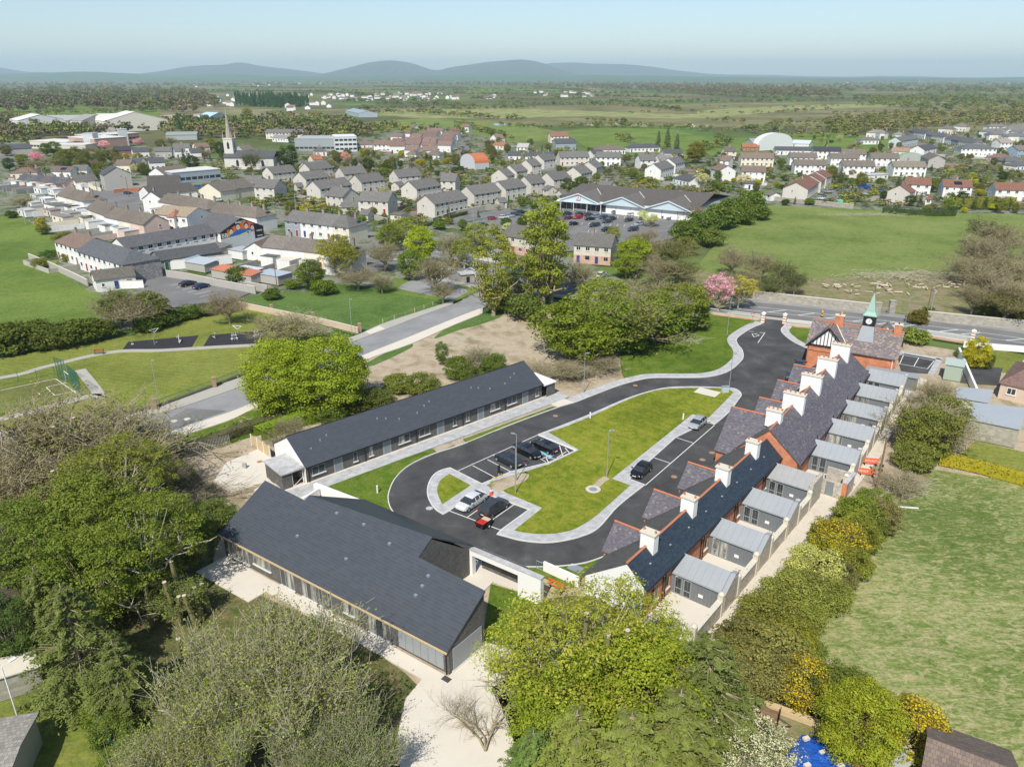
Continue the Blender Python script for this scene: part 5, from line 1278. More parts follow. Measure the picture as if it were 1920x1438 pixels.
# right side of the town
RT_ = [('white semi with brown roof, middle of right estate',HC,(840,398),(1145,402),BROWN,WHITE),('white and grey semi in front of the middle of the right estate',HC,(895,475),(1240,480),BROWN,WHITE),('pink-brown roofed semi with two gablets',HC,(290,402),(655,405),(.25,.19,.15),CREAM),
       ('brown roofed block in front of the gablet semi',HC,(305,545),(570,550),(.22,.165,.13),WHITE),('white gabled semi on the left of right estate',HC,(60,520),(150,545),(.24,.175,.14),WHITE),('brown roofed semi behind the white gabled one',HC,(90,430),(190,435),(.24,.175,.14),WHITE),
       ('white semi with brown roof right of the middle',HC,(1295,405),(1610,408),BROWN,WHITE),('white semi with half black slate roof',HC,(1430,485),(1790,490),BROWN,WHITE),('wide white semi right of the black roofed one',HC,(1750,405),(2060,410),BROWN,WHITE),
       ('white semi behind the blue van',HD,(335,655),(725,658),(.27,.235,.18),WHITE),('slate and white modern house with pink trim',HC,(1110,330),(1415,335),DARK,WHITE),('low slate roofed row beside the modern house',HC,(680,330),(1100,335),SLATE,WHITE),
       ('brown far house left of the orange roof',HC,(100,335),(230,335),(.16,.14,.12),CREAM),('orange roofed long shed',HC,(310,295),(500,298),ORANGE,RED),('grey roofed low bungalow with white walls in the paddock',HC,(1620,225),(1830,225),GREY,WHITE),
       ('red-brown roofed row far right of paddock',HC,(1430,360),(1700,365),(.22,.18,.15),WHITE),('rusty pink roofed shed',HD,(350,490),(570,500),(.42,.27,.20),CREAM),('brown roofed semi far side',HD,(90,555),(410,560),BROWN,WHITE),
       ('grey gabled house with stone coloured gable',HD,(790,550),(890,585),(.19,.17,.15),GREYW),('slate roofed white house with solar panels',HD,(650,470),(800,445),SLATE,WHITE),('slate roofed grey barn house',HD,(380,370),(590,340),(.17,.17,.175),(.55,.62,.62)),
       ('large white slate roofed corner building',HD,(1140,450),(1560,455),(.15,.155,.16),WHITE),('pale tiled villa with white chimney',HD,(1600,390),(1740,388),(.38,.34,.27),WHITE),('blue gabled house at right edge',HD,(1790,470),(1960,465),(.24,.2,.17),(.3,.4,.5)),
       ('brown roofed bungalow right of the white corner building',HD,(1500,560),(1780,575),(.24,.155,.13),GREYW),('slate roofed grey bungalow near the green hedge',HD,(1640,605),(1900,600),(.15,.15,.155),GREYW),('slate roofed bungalow at the right edge by the hedge',HD,(1760,660),(2000,650),(.14,.145,.15),WHITE),
       ('red tiled semi behind the white gabled house',HD,(500,850),(800,860),RED,WHITE),('red tiled semi with two solar panels',HD,(945,875),(1285,885),RED,WHITE),('red tiled semi at the right edge behind the tall hedge',HD,(1560,910),(1960,920),RED,WHITE)]
for i,(lb,f,a,b,rc,wc) in enumerate(RT_):
 low = 'bungalow' in lb or 'shed' in lb or 'low' in lb
 H(lb,f,a,b,9 if not 'large' in lb else 13,2.9 if low else 5.0,5.0 if low else 7.5,rc,wc,solar=(.2 if 'two solar' in lb else None),hip=((1,1) if 'bungalow' in lb or 'corner building' in lb else (0,0)))
def Hg(label,f,apex,back,W,ze,zr,rc,wc,**kw): return H(label,f,apex,back,W,ze,zr,rc,wc,**kw)
Hg('white gabled red tiled house beside the field hedge',HD,(435,945),(500,925),9,4.8,7.4,RED,PEBBLE)
Hg('white gabled red tiled house, nearest of the stepped row of three',HC,(920,735),(1050,660),10.5,4.8,7.4,RED,PEBBLE)
Hg('second house of the stepped red tiled row',HC,(1085,655),(1130,625),10,4.8,7.4,RED,PEBBLE)
Hg('third, farthest house of the stepped red tiled row',HC,(1150,612),(1215,588),10,4.8,7.4,RED,PEBBLE)
H('dark hipped bungalow behind the blossom',HC,(310,668),(420,668),11,2.8,5.4,(.13,.13,.13),WHITE,hip=(1,1),chim=())
H('small white hipped porch by the red tiled semi',HD,(760,1060),(830,1065),5,2.4,3.8,RED,WHITE,hip=(1,1),chim=(),name='outbuilding',cat='outbuilding')
H('white flat sunroom behind the blue van',HC,(1680,640),(1900,630),7,2.7,2.95,(.6,.6,.58),WHITE,name='outbuilding',cat='outbuilding',chim=())
H('small white garden shed against the field wall',HC,(600,830),(690,850),5,2.2,3.2,BROWN,WHITE,name='outbuilding',cat='outbuilding',chim=(),doors=0)
k_ = 0
for row,(a,b,n,rc) in enumerate((((600,262),(800,290),3,SLATE),((810,300),(1030,330),3,(.15,.15,.15)),((1040,345),(1400,400),4,(.14,.14,.145)),((930,232),(1090,240),2,(.2,.19,.17)),((1100,205),(1260,212),2,(.22,.2,.17)),
         ((1440,268),(1640,262),4,(.2,.2,.2)),((1480,300),(1700,300),4,(.18,.18,.18)),((1700,320),(1960,318),4,(.19,.19,.19)),((1700,240),(1960,238),4,(.24,.23,.2)),((1480,210),(1700,208),4,(.24,.22,.2)),((1740,212),(1960,208),4,(.24,.23,.2)),((60,275),(280,285),4,(.3,.28,.25)),((1750,270),(1960,275),4,(.2,.2,.2)),((370,300),(480,305),2,(.3,.28,.25)))):
 terrace('far right housing row %s, counted from the left' % ORD[row % 12] + (' again' if row > 11 else ''),HD,a,b,n,8.5,4.6,6.9,rc,(WHITE,CREAM,BLUEG),(1,1))
# pebbledashed semi by the main road, with brick lower walls
for lb,a,b in (('grey roofed semi with pink brick ground floor by the main road',(700,330),(935,345)),('grey roofed semi behind the tall poplars',(270,275),(560,318))):
 t = H(lb,Z6,a,b,9,5.1,7.8,(.165,.155,.14),(.62,.57,.46),chim=(.4,))
 Lx = (Vector(at(*Z6(*a),7.8)) - Vector(at(*Z6(*b),7.8))).length / 2
 MB().box(-Lx,Lx,-4.56,-4.5,-.2,2.3).obj('brick_ground_floor',['palebrick'],t)
# supermarket
def LPp(x,y,z=0): return at(*LP(x,y),z)
t = thing('supermarket','wide supermarket with three pale blue front gables under a big brown roof','supermarket',LPp(285,300) + (0,))
O_ = Vector(LPp(285,300))
A = Vector(at(*LP(40,195),4.2)); B = Vector(at(*LP(1560,330),4.2));
ex = (B - A).normalized(); ey = Vector((-ex[1],ex[0])); LS = (B - A).length
t.rotation_euler = (0,0,math.atan2(ex[1],ex[0])); t.location = (A[0],A[1],0)
DP = 44
W3 = LS / 3
MB().box(0,LS,.6,DP,0,4.0).obj('wall',['white'],t)
back = 7.8
MB().plate([(-.5,12,5.9 - .2),(LS + .5,12,5.9 - .2),(LS + .5,DP / 2,back),(-.5,DP / 2,back)],.2).obj('roof_slope',['roof_tile'],t,color=(.135,.12,.105))
MB().plate([(LS + .5,DP + .5,4.1),(-.5,DP + .5,4.1),(-.5,DP / 2,back),(LS + .5,DP / 2,back)],.2).obj('roof_slope',['roof_tile'],t,color=(.135,.12,.105))
MB().plate([(-.5,2,4.1),(LS + .5,2,4.1),(LS + .5,12,5.75),(-.5,12,5.75)],.2).obj('roof_slope',['roof_tile'],t,color=(.135,.12,.105))
pb = plain('pale_blue_fascia',(.50,.58,.62),.7,.05)
for i in range(3):
 x0,x1 = i * W3,(i + 1) * W3; xc = (x0 + x1) / 2; ap_ = 7.0
 mb = MB(); mb.face([(x0 + .3,-.6,3.7),(x1 - .3,-.6,3.7),(xc,-.6,ap_ - .5)]); mb.face([(x0 + .3,-.6,3.5),(x1 - .3,-.6,3.5),(x1 - .3,-.6,3.7),(x0 + .3,-.6,3.7)]); mb.face([(x0 + .3,-.6,3.5),(x0 + .3,.6,3.5),(x1 - .3,.6,3.5),(x1 - .3,-.6,3.5)])
 mb.obj('gable_panel',[pb],t)
 for sg,xe in ((-1,x0),(1,x1)):
  q4 = [(xe,-1.0,3.7),(xc,-1.0,ap_),(xc,16.5,ap_),(xe,5,3.7)]
  MB().plate(q4 if sg > 0 else q4[::-1],.15).obj('wing_roof',['roof_tile'],t,color=(.18,.165,.145))
  MB().solid([(xe,-1.08,3.35),(xc,-1.08,ap_ - .35),(xc,-1.0,ap_ - .35),(xe,-1.0,3.35),(xe,-1.08,3.8),(xc,-1.08,ap_ + .1),(xc,-1.0,ap_ + .1),(xe,-1.0,3.8)]).obj('bargeboard',[plain('pale_blue_bargeboard',(.56,.63,.66),.6,.03)],t)
 MB().tube((xc,16.3,ap_ + .05),(x1 - 1,6,4.1),.15,.15,4).obj('lead_valley',['kerb'],t)
 for f_ in (0,.33,.66):
  if i: MB().box(x0 + W3 * f_ + .2,x0 + W3 * f_ + .35,.5,.6,0,3.5).obj('downpipe',['frame_grey'],t)
for i in range(9): MB().box(1.5 + i * 2.2,3.5 + i * 2.2,.5,.6,.4,3.0).obj('shop_window',['glass'],t)
for i in range(4): MB().tube((2 + 6 * i,-1.8,0),(2 + 6 * i,-1.8,3.5),.12).obj('canopy_post',['whitemetal'],t)
MB().box(0,W3,-2.2,-.7,3.45,3.6).obj('canopy',[pb],t)
cx_ = W3 / 2
sg_ = MB().box(cx_ - .95,cx_ + .95,-.72,-.61,4.1,6.0).obj('sign',[plain('sign_orange_red',(.50,.17,.08),.6)],t)
MB().box(cx_ - .8,cx_ + .8,-.74,-.725,4.55,5.75).obj('sign_panel',['whitepaint'],sg_)
mb = MB()
mb.solid([(cx_ - .65,-.76,4.7),(cx_ - .35,-.76,4.7),(cx_ - .35,-.745,4.7),(cx_ - .65,-.745,4.7),(cx_ - .15,-.76,5.6),(cx_ + .15,-.76,5.6),(cx_ + .15,-.745,5.6),(cx_ - .15,-.745,5.6)])
mb.solid([(cx_ + .35,-.76,4.7),(cx_ + .65,-.76,4.7),(cx_ + .65,-.745,4.7),(cx_ + .35,-.745,4.7),(cx_ - .15,-.762,5.6),(cx_ + .15,-.762,5.6),(cx_ + .15,-.747,5.6),(cx_ - .15,-.747,5.6)])
mb.obj('sign_emblem',[MATS['mural_blue']],sg_)
tr_ = thing('trolley_bay','steel trolley rows under the supermarket canopy','trolleys',t.location + Vector((0,0,0)),t.rotation_euler[2])
for i in range(10): MB().box(8 + .6 * i,8.45 + .6 * i,-1.6,-.9,.3,1.0).obj('trolley_basket',['steel'],tr_)
# church with spire
M['palewash'] = plain('lime_washed_wall',(.60,.58,.52),.9,.12,.4)
cb = at(437,316)
t = thing('church','white church with slender stone spire, pinnacles and slate nave roof','church',cb + (0,),R(-4))
MB().box(-2.7,2.7,-2.7,2.7,0,16.5).obj('tower',['palewash'],t)
MB().box(-2.9,2.9,-2.9,2.9,16.5,17.1).box(-2.8,2.8,-2.8,2.8,8.8,9.2).obj('string_course',['chimcap'],t)
mb = MB()
for i in range(8):
 a0,a1 = 2 * PI * i / 8,2 * PI * (i + 1) / 8
 mb.face([(1.7 * math.cos(a0),1.7 * math.sin(a0),17.1),(1.7 * math.cos(a1),1.7 * math.sin(a1),17.1),(.05 * math.cos(a1),.05 * math.sin(a1),34),(.05 * math.cos(a0),.05 * math.sin(a0),34)])
mb.obj('spire',['wallstone'],t)
for x in (-2.5,2.5):
 for y in (-2.5,2.5): MB().lathe((x,y),[(.42,17.1),(.4,18.3),(.28,18.8),(.02,21.2)],6).obj('pinnacle',['wallstone'],t)
for z in (2,11.2):
 mb = MB(); mb.face([(-.7,-2.74,z),(.7,-2.74,z),(.7,-2.74,z + 3),(0,-2.74,z + 4.2),(-.7,-2.74,z + 3)]); mb.obj('lancet_window',['glass'],t)
mb = MB(); mb.face([(2.74,-.7,11.2),(2.74,.7,11.2),(2.74,.7,14.2),(2.74,0,15.4),(2.74,-.7,14.2)]); mb.obj('lancet_window',['glass'],t)
MB().box(-2.3,27,-5.5,6.5,0,6.8).obj('nave_wall',['palewash'],t)
MB().plate([(-2.8,-6,6.7),(27.5,-6,6.7),(27.5,.5,10.2),(-2.8,.5,10.2)],.2).plate([(27.5,7,6.7),(-2.8,7,6.7),(-2.8,.5,10.2),(27.5,.5,10.2)],.2).obj('nave_roof',['roof_slate'],t,color=SLATE)
for x in (5.5,10.5,15.5,20.5):
 mb = MB(); mb.face([(x - .8,-5.54,1.8),(x + .8,-5.54,1.8),(x + .8,-5.54,4.6),(x,-5.54,5.8),(x - .8,-5.54,4.6)]); mb.obj('lancet_window',['glass'],t)
# flat blocks and sheds in the distance
def block(name,label,cat,f,a,b,W,h,wc,rc,bands=0,z0=0,m='wall'):
 A_,B_ = Vector(at(*f(*a),h)),Vector(at(*f(*b),h)); L = (B_ - A_).length; an = math.atan2(B_[1] - A_[1],B_[0] - A_[0])
 t = thing(name,label,cat,(A_[0],A_[1],z0),an)
 MB().box(0,L,0,W,-.3,h).obj('wall',[m],t,color=wc)
 MB().box(-.2,L + .2,-.2,W + .2,h,h + .35).obj('flat_roof',['paint'],t,color=rc)
 for i in range(bands):
  z = 1 + i * 3.1
  n = int(L / 3)
  for j in range(n): MB().box(L * j / n + .3,L * (j + 1) / n - .3,-.06,0,z,z + 1.4).obj('window',['glass'],t)
 HOUSES.append((A_[0] + L / 2 * math.cos(an),A_[1] + L / 2 * math.sin(an),L / 2))
 return t
block('hospital_block','long flat roofed brick and cream institutional block, left distance','building',HE,(510,270),(705,285),25,8,(.42,.28,.22),(.7,.68,.63),2)
block('hospital_block','low cream flat roofed block left of the brick institutional block','building',HE,(220,300),(500,310),22,5,(.62,.56,.46),(.68,.66,.6),1)
block('hospital_block','flat roofed far brick wing with roof plant','building',HE,(700,262),(1040,240),25,8,(.42,.27,.22),(.6,.6,.56),2)
block('hospital_block','low white flat roofed block in front of the institution','building',HE,(370,330),(640,330),16,5,(.62,.58,.5),(.66,.65,.62),1)
block('roof_plant_room','grey plant room on the institutional roof, left one','plant room',HE,(615,245),(690,245),8,11.5,(.5,.52,.52),(.5,.5,.5))
block('roof_plant_room','grey plant room on the far institutional wing','plant room',HE,(885,215),(950,213),8,12.5,(.5,.52,.52),(.5,.5,.5))
block('office_block','grey flat roofed office block behind the church trees','building',HA,(430,5),(880,5),30,8,(.30,.33,.34),(.4,.42,.42),1)
block('office_block','blue glazed white flat roofed block right of the offices','building',HA,(880,-15),(1130,-20),24,10,(.62,.64,.64),(.7,.7,.68),3)
block('workshop','blue grey workshop with white sawtooth roof lights beside the church','building',HE,(1290,540),(1650,510),16,5.0,(.32,.38,.43),(.66,.65,.60),1)
def shed(label,f,a,b,W,ze,zr,wc,rc,name='warehouse',cat='warehouse'):
 return H(label,f,a,b,W,ze,zr,rc,wc,name=name,cat=cat,chim=(),win=0,roofm='ribbed',wallm='ribbed')
shed('white gabled warehouse at far left',HE,(230,92),(300,100),40,11,16,(.75,.73,.7),(.72,.7,.66))
shed('long grey warehouse row with rooflights in left distance',HE,(360,105),(620,105),60,9,13,(.6,.6,.58),(.42,.41,.38))
shed('brown-grey warehouse beside the cream one',HE,(630,98),(720,98),60,9,14,(.6,.6,.58),(.36,.34,.31))
shed('wide cream warehouse in left distance',HE,(720,95),(900,92),70,9,14,(.72,.68,.58),(.74,.70,.6))
shed('large cream gabled warehouse, tallest of the left distance',HE,(940,72),(1010,80),60,10,18,(.72,.68,.58),(.78,.74,.64))
shed('pale blue roofed sports hall in the far fields',HE,(1545,82),(1640,84),35,8,13,(.6,.6,.58),(.45,.62,.68))
shed('low green shed by the far tree belt',HE,(1250,232),(1480,228),20,4,6,(.4,.42,.4),(.3,.33,.3))
shed('blue grey long shed roof left of the red estate',S2,(70,310),(150,325),25,5,8,(.4,.45,.5),(.32,.38,.42))
# arched sheds
def arched(label,p1,p2,W,ze,zr,wc,rc,patch=None):
 A,B = Vector(p1),Vector(p2); L = (B - A).length
 t = thing('arched_barn',label,'barn',((A + B) / 2)[:] + (0,),math.atan2(B[1] - A[1],B[0] - A[0]))
 n = 12; pf = [(-W / 2 * math.cos(PI * i / n),ze + (zr - ze) * math.sin(PI * i / n)) for i in range(n + 1)]
 mb = MB()
 for (y0,z0),(y1,z1) in zip(pf[:-1],pf[1:]): mb.face([(-L / 2,y0,z0),(L / 2,y0,z0),(L / 2,y1,z1),(-L / 2,y1,z1)])
 mb.obj('arched_roof',['ribbed'],t,color=rc)
 mb = MB()
 for s in (-1,1):
  g = [(s * L / 2,-W / 2,0),(s * L / 2,W / 2,0)] + [(s * L / 2,y,z) for y,z in pf[::-1]]
  mb.face(g if s > 0 else g[::-1])
  mb.face([(-L / 2,s * W / 2,0),(L / 2,s * W / 2,0),(L / 2,s * W / 2,ze),(-L / 2,s * W / 2,ze)])
 mb.obj('sheet_wall',['ribbed'],t,color=wc)
 HOUSES.append((((A + B) / 2)[0],((A + B) / 2)[1],W))
 return t
zz = 7.5
arched('round roofed metal barn with rusty orange sheets',at(*HB(620,385),zz),at(*HB(760,375),zz),15,3.5,8.5,(.55,.56,.56),(.52,.17,.07))
arched('big white arched sports hall on the right',at(*HC(640,190),11),at(*HC(700,195),11),34,5,12,(.72,.73,.72),(.78,.78,.76))
arched('green arched shed roof in the right town',at(*HD(560,560),5),at(*HD(600,575),5),16,2.5,5.5,(.4,.42,.38),(.28,.42,.22))
shed('slate blue shed left of the white arched hall',HC,(390,240),(520,240),18,4,6.5,(.5,.58,.62),(.28,.33,.35))
shed('white low shed right of the arched hall',HC,(890,255),(1090,262),20,3.5,5.5,(.7,.7,.68),(.6,.63,.64))
# yards full of flat roofed sheds behind the left terraces
k_ = 0
for (x,y,l,w_,h,c,rc) in ((250,800,9,4,2.6,WHITE,(.55,.53,.5)),(360,770,6,4,2.5,WHITE,(.75,.74,.72)),(330,690,8,5,2.6,WHITE,(.5,.5,.48)),(420,700,6,4,2.6,WHITE,(.6,.6,.6)),(250,640,7,4,2.5,WHITE,(.6,.6,.58)),(330,640,6,4,2.4,CREAM,(.5,.48,.45)),
 (430,830,10,5,3,WHITE,(.16,.15,.14)),(560,800,7,4,2.5,WHITE,(.7,.7,.7)),(600,840,8,5,2.6,WHITE,(.62,.62,.62)),(680,870,9,5,2.7,WHITE,(.5,.5,.5)),(540,880,8,4,2.5,CREAM,(.3,.27,.25)),(720,910,8,5,2.6,WHITE,(.45,.46,.47)),(210,860,7,4,2.5,WHITE,(.5,.48,.45)),(480,740,7,4,2.5,WHITE,(.7,.68,.66)),(620,760,5,4,2.5,WHITE,(.5,.5,.5)),(290,740,6,4,2.4,WHITE,(.4,.4,.38)),(400,860,6,4,2.5,PINKW,(.25,.2,.18)),(480,910,9,4,2.6,CREAM,(.25,.22,.2))):
 p = at(*HE(x,y))
 t = thing('yard_shed','flat roofed white yard building behind the left terraces','outbuilding',p + (0,),R(-38),'flat roofed yard buildings')
 MB().box(-l / 2,l / 2,-w_ / 2,w_ / 2,0,h).obj('wall',['wall'],t,color=c)
 MB().box(-l / 2 - .15,l / 2 + .15,-w_ / 2 - .15,w_ / 2 + .15,h,h + .15).obj('flat_roof',['paint'],t,color=rc)
 link('window',tw_mesh('n'),t,(-l / 4,-w_ / 2,1)); link('door',tw_mesh('d'),t,(l / 4,-w_ / 2,0),color=DOORC[k_ % 6])
 k_ += 1
for (x,y,l,w_,h,c,rc,lb) in ((850,215,9,5,2.6,WHITE,(.4,.45,.5),'shed with blue grey sheet roof beside the pub car park wall'),(1340,480,6,4,2.4,CREAM,(.2,.16,.13),'x'),(1640,390,7,5,2.6,CREAM,(.2,.17,.14),'small cream gabled shed behind the car park wall'),(1520,500,8,5,2.3,GREYW,(.45,.5,.52),'pale sheet roofed shed in the garden by the car park'),(1700,560,7,4,2.3,GREYW,(.55,.2,.1),'rusty orange roofed shed in the garden row'),(1400,470,7,4,2.4,GREYW,(.3,.36,.42),'slate blue roofed lean to shed behind the car park wall'),(1850,590,8,4,2.4,GREYW,(.5,.18,.1),'rusty orange sheet roof next to the dark telegraph pole')):
 if lb == 'x': continue
 p = at(*Z4(x,y)); t = thing('garden_shed',lb,'shed',p + (0,),R(-30))
 MB().box(-l / 2,l / 2,-w_ / 2,w_ / 2,0,h).obj('wall',['wall'],t,color=c)
 MB().plate([(-l / 2 - .2,-w_ / 2 - .2,h),(l / 2 + .2,-w_ / 2 - .2,h),(l / 2 + .2,w_ / 2 + .2,h + .5),(-l / 2 - .2,w_ / 2 + .2,h + .5)],.08).obj('sheet_roof',['ribbed'],t,color=rc)
for (x,y,l,w_,h,c,rc,lb) in ((280,410,8,6,2.6,WHITE,(.5,.51,.5),'flat roofed white extension beside the brick shed, by the willow'),(100,560,7,5,2.3,GREYW,(.55,.6,.64),'white sheet roofed shed next to the dark pole'),(300,590,8,5,2.3,GREYW,(.4,.45,.5),'grey sheet roofed long shed by the tree'),(60,410,6,5,2.5,WHITE,(.4,.42,.42),'low grey roofed white shed below the white gable'),(420,440,7,4,2.5,WHITE,(.1,.1,.1),'dark flat roofed shed with white walls by the willow')):
 p = at(*Z5(x,y)); t = thing('garden_shed',lb,'shed',p + (0,),R(-30))
 MB().box(-l / 2,l / 2,-w_ / 2,w_ / 2,0,h).obj('wall',['wall'],t,color=c)
 MB().box(-l / 2 - .2,l / 2 + .2,-w_ / 2 - .2,w_ / 2 + .2,h,h + .12).obj('flat_roof',['paint'],t,color=rc)
H('small brown roofed white cottage under the mural',None,(476,455),(515,440),7,3,5,(.2,.14,.11),WHITE,chim=())
# bungalow at right edge and garages
H('bungalow with brown and red tiled hipped roof at the right edge',None,(1900,672),(1990,690),13,2.7,5.2,(.24,.15,.12),(.6,.46,.36),hip=(1,1),chim=())
def flatshed(name,label,P,h,wallm,roofm,cat,th=.12):
 c = (sum(p[0] for p in P) / len(P),sum(p[1] for p in P) / len(P))
 t = thing(name,label,cat,c + (0,)); Q = [(p[0] - c[0],p[1] - c[1]) for p in P]
 MB().prism(Q,0,h).obj('wall',[wallm],t)
 MB().prism(offset(Q,.2 if area2(Q) < 0 else -.2),h,h + th,bottom=True).obj('sheet_roof',[roofm],t)
 return t
VR = view(1660,560,4.793)
bl = plain('blue_grey_sheet',(.36,.39,.41),.5,.1,.5)
flatshed('long_garage','long blue grey sheet roofed shed with bare concrete wall, right side',[at(*VR(*p),3.0) for p in ((735,1080),(1205,1175),(1245,990),(800,940))],3.0,'wallstone',bl,'shed')
flatshed('garage','pale grey sheet roofed garage behind the long shed',[at(*VR(*p),2.9) for p in ((645,890),(920,935),(960,830),(650,800))],2.9,'white',bl,'garage')
gm = plain('sage_green_metal',(.33,.40,.32),.6,.06)
s = flatshed('green_cabin','sage green metal cabin with yellow warning signs beside the parking court',[at(*VR(*p),2.8) for p in ((545,590),(700,615),(718,560),(560,535))],2.8,gm,plain('pale_green_roof',(.42,.50,.44),.6),'cabin')
w = tag(MB().cbox((0,0),.35,22,0,1.6).obj('white_boundary_wall',['white'],None,at(*VR(720,680)) + (0,),R(-22)),'white boundary wall running down beside the dark yard at right','wall')
# houses at lower edges
roofB = H('house with brown tiled roof at the bottom right corner',None,(1745,1385),(1905,1445),9,2.6,5.0,(.22,.165,.13),CREAM,chim=(),hip=(0,0))
H('dark gabled house cut by the left edge, lower left',None,(-60,1010),(2,1130),9,3.0,5.4,(.2,.15,.12),(.25,.22,.2),chim=())
H('old concrete roofed outhouse at the lower left corner',None,(-60,1415),(32,1400),7,2.8,3.2,(.36,.34,.29),GREYW,chim=(),name='outhouse',cat='outhouse',win=0)
flatshed('flat_roofed_garage','pale gravel roofed garage at the left edge beside the conifer',[at(*p,2.6) for p in ((-60,1285),(72,1245),(60,1222),(-60,1245))],2.4,'wallstone','chimcap','garage')
# far scattered houses: one small house mesh reused
fm = {}
def far_house_mesh(L,W,h,rc,wc):
 mb = MB(); h2 = h + W * .34
 mb.prism([(-L / 2,-W / 2),(L / 2,-W / 2),(L / 2,W / 2),(-L / 2,W / 2)],-.5,h,0)
 mb.face([(-L / 2 - .2,-W / 2 - .3,h - .1),(L / 2 + .2,-W / 2 - .3,h - .1),(L / 2 + .2,0,h2),(-L / 2 - .2,0,h2)],1); mb.face([(L / 2 + .2,W / 2 + .3,h - .1),(-L / 2 - .2,W / 2 + .3,h - .1),(-L / 2 - .2,0,h2),(L / 2 + .2,0,h2)],1)
 for s in (-1,1): mb.face([(s * L / 2,-W / 2,h),(s * L / 2,W / 2,h),(s * L / 2,0,h2)],0)
 return mb.mesh('distant_house',[plain('far_wall',wc,.9),plain('far_roof',rc,.9)])
FM = [far_house_mesh(13,9,5,(.2,.17,.14),(.76,.75,.71)),far_house_mesh(10,8,5,(.13,.13,.135),(.76,.74,.7)),far_house_mesh(18,9,3,(.16,.155,.15),(.78,.77,.74)),far_house_mesh(12,9,5,(.26,.16,.12),(.74,.7,.62))]
fr = random.Random(5)
for (u0,u1,v0,v1,n,lb) in ((640,830,176,189,46,'small white house of the distant housing estate above the marsh'),(560,640,178,186,12,'small white house at the left end of the distant estate'),(350,480,178,200,22,'small white house among trees left of the dark plantation'),(840,870,182,188,5,'white farmhouse right of the distant estate'),(905,930,181,187,3,'white farm buildings alone on the green rise'),
                             (980,1110,173,184,14,'far farmhouse by the long wood'),(1560,1900,152,158,12,'tiny far farmhouse on the right horizon'),(540,640,196,208,10,'white building right of the dark plantation'),(350,620,155,164,14,'tiny white farmhouse below the hills')):
 for i in range(n):
  u,v = fr.uniform(u0,u1),fr.uniform(v0,v1)
  o = link('distant_house',FM[fr.randrange(4)],None,at(u,v) + (-.4,),fr.choice((.1,.3,1.7,-.2,1.4)))
  tag(o,lb,'house','distant houses: ' + lb[:60])
# ------------------------------------------------------------------ trees
def np_mesh(name,V,F,mats,tint=None,mi=None):
 me = bpy.data.meshes.new(name)
 k = F.shape[1]
 me.vertices.add(len(V)); me.vertices.foreach_set('co',V.astype(np.float32).ravel())
 me.loops.add(F.size); me.loops.foreach_set('vertex_index',F.astype(np.int32).ravel())
 me.polygons.add(len(F)); me.polygons.foreach_set('loop_start',np.arange(0,F.size,k,dtype=np.int32))
 if mi is not None: me.polygons.foreach_set('material_index',mi.astype(np.int32))
 for m in mats: me.materials.append(M[m])
 me.update(calc_edges=True)
 if tint is not None:
  a = me.attributes.new('tint','FLOAT_COLOR','POINT')
  a.data.foreach_set('color',np.c_[tint,np.ones(len(tint))].astype(np.float32).ravel())
 return me
def unit(v): return v / (np.linalg.norm(v,axis=1,keepdims=True) + 1e-9)
def leaves(C,Nn,size,tint,aspect=.62,jitter=.9,droop=0.0,r=None):
 """diamond shaped leaf sprays: C centres, Nn preferred facing"""
 r = r or rng; n = len(C)
 N_ = unit(Nn + r.normal(0,jitter,(n,3)) * .6)
 a = unit(np.cross(N_,r.normal(0,1,(n,3)))); b = np.cross(N_,a)
 s = (size * r.uniform(.6,1.35,n))[:,None]
 a,b = a * s * .5,b * s * .5 * aspect
 if droop: a[:,2] -= droop * s[:,0] * .5
 V = np.stack([C - a,C - b * 1.0,C + a,C + b],1).reshape(-1,3)
 F = np.arange(4 * n).reshape(n,4)
 T = np.repeat(tint,4,0)
 return V,F,T
def segs(S,nside=3):
 """tapered twigs: rows p(3) q(3) r0 r1"""
 S = np.array(S,float); n = len(S)
 p,q,r0,r1 = S[:,:3],S[:,3:6],S[:,6],S[:,7]
 d = unit(q - p); h = np.where(np.abs(d[:,2:3]) > .9,[[1.,0,0]],[[0,0,1.]]); a = unit(np.cross(d,h)); b = np.cross(d,a)
 ring = []
 for base,rr in ((p,r0),(q,r1)):
  for k in range(nside):
   t = 2 * PI * k / nside
   ring.append(base + (a * math.cos(t) + b * math.sin(t)) * rr[:,None])
 V = np.stack(ring,1).reshape(-1,3)
 o = np.arange(n)[:,None] * 2 * nside
 F = np.concatenate([np.c_[o + k,o + (k + 1) % nside,o + nside + (k + 1) % nside,o + nside + k] for k in range(nside)])
 return V,F
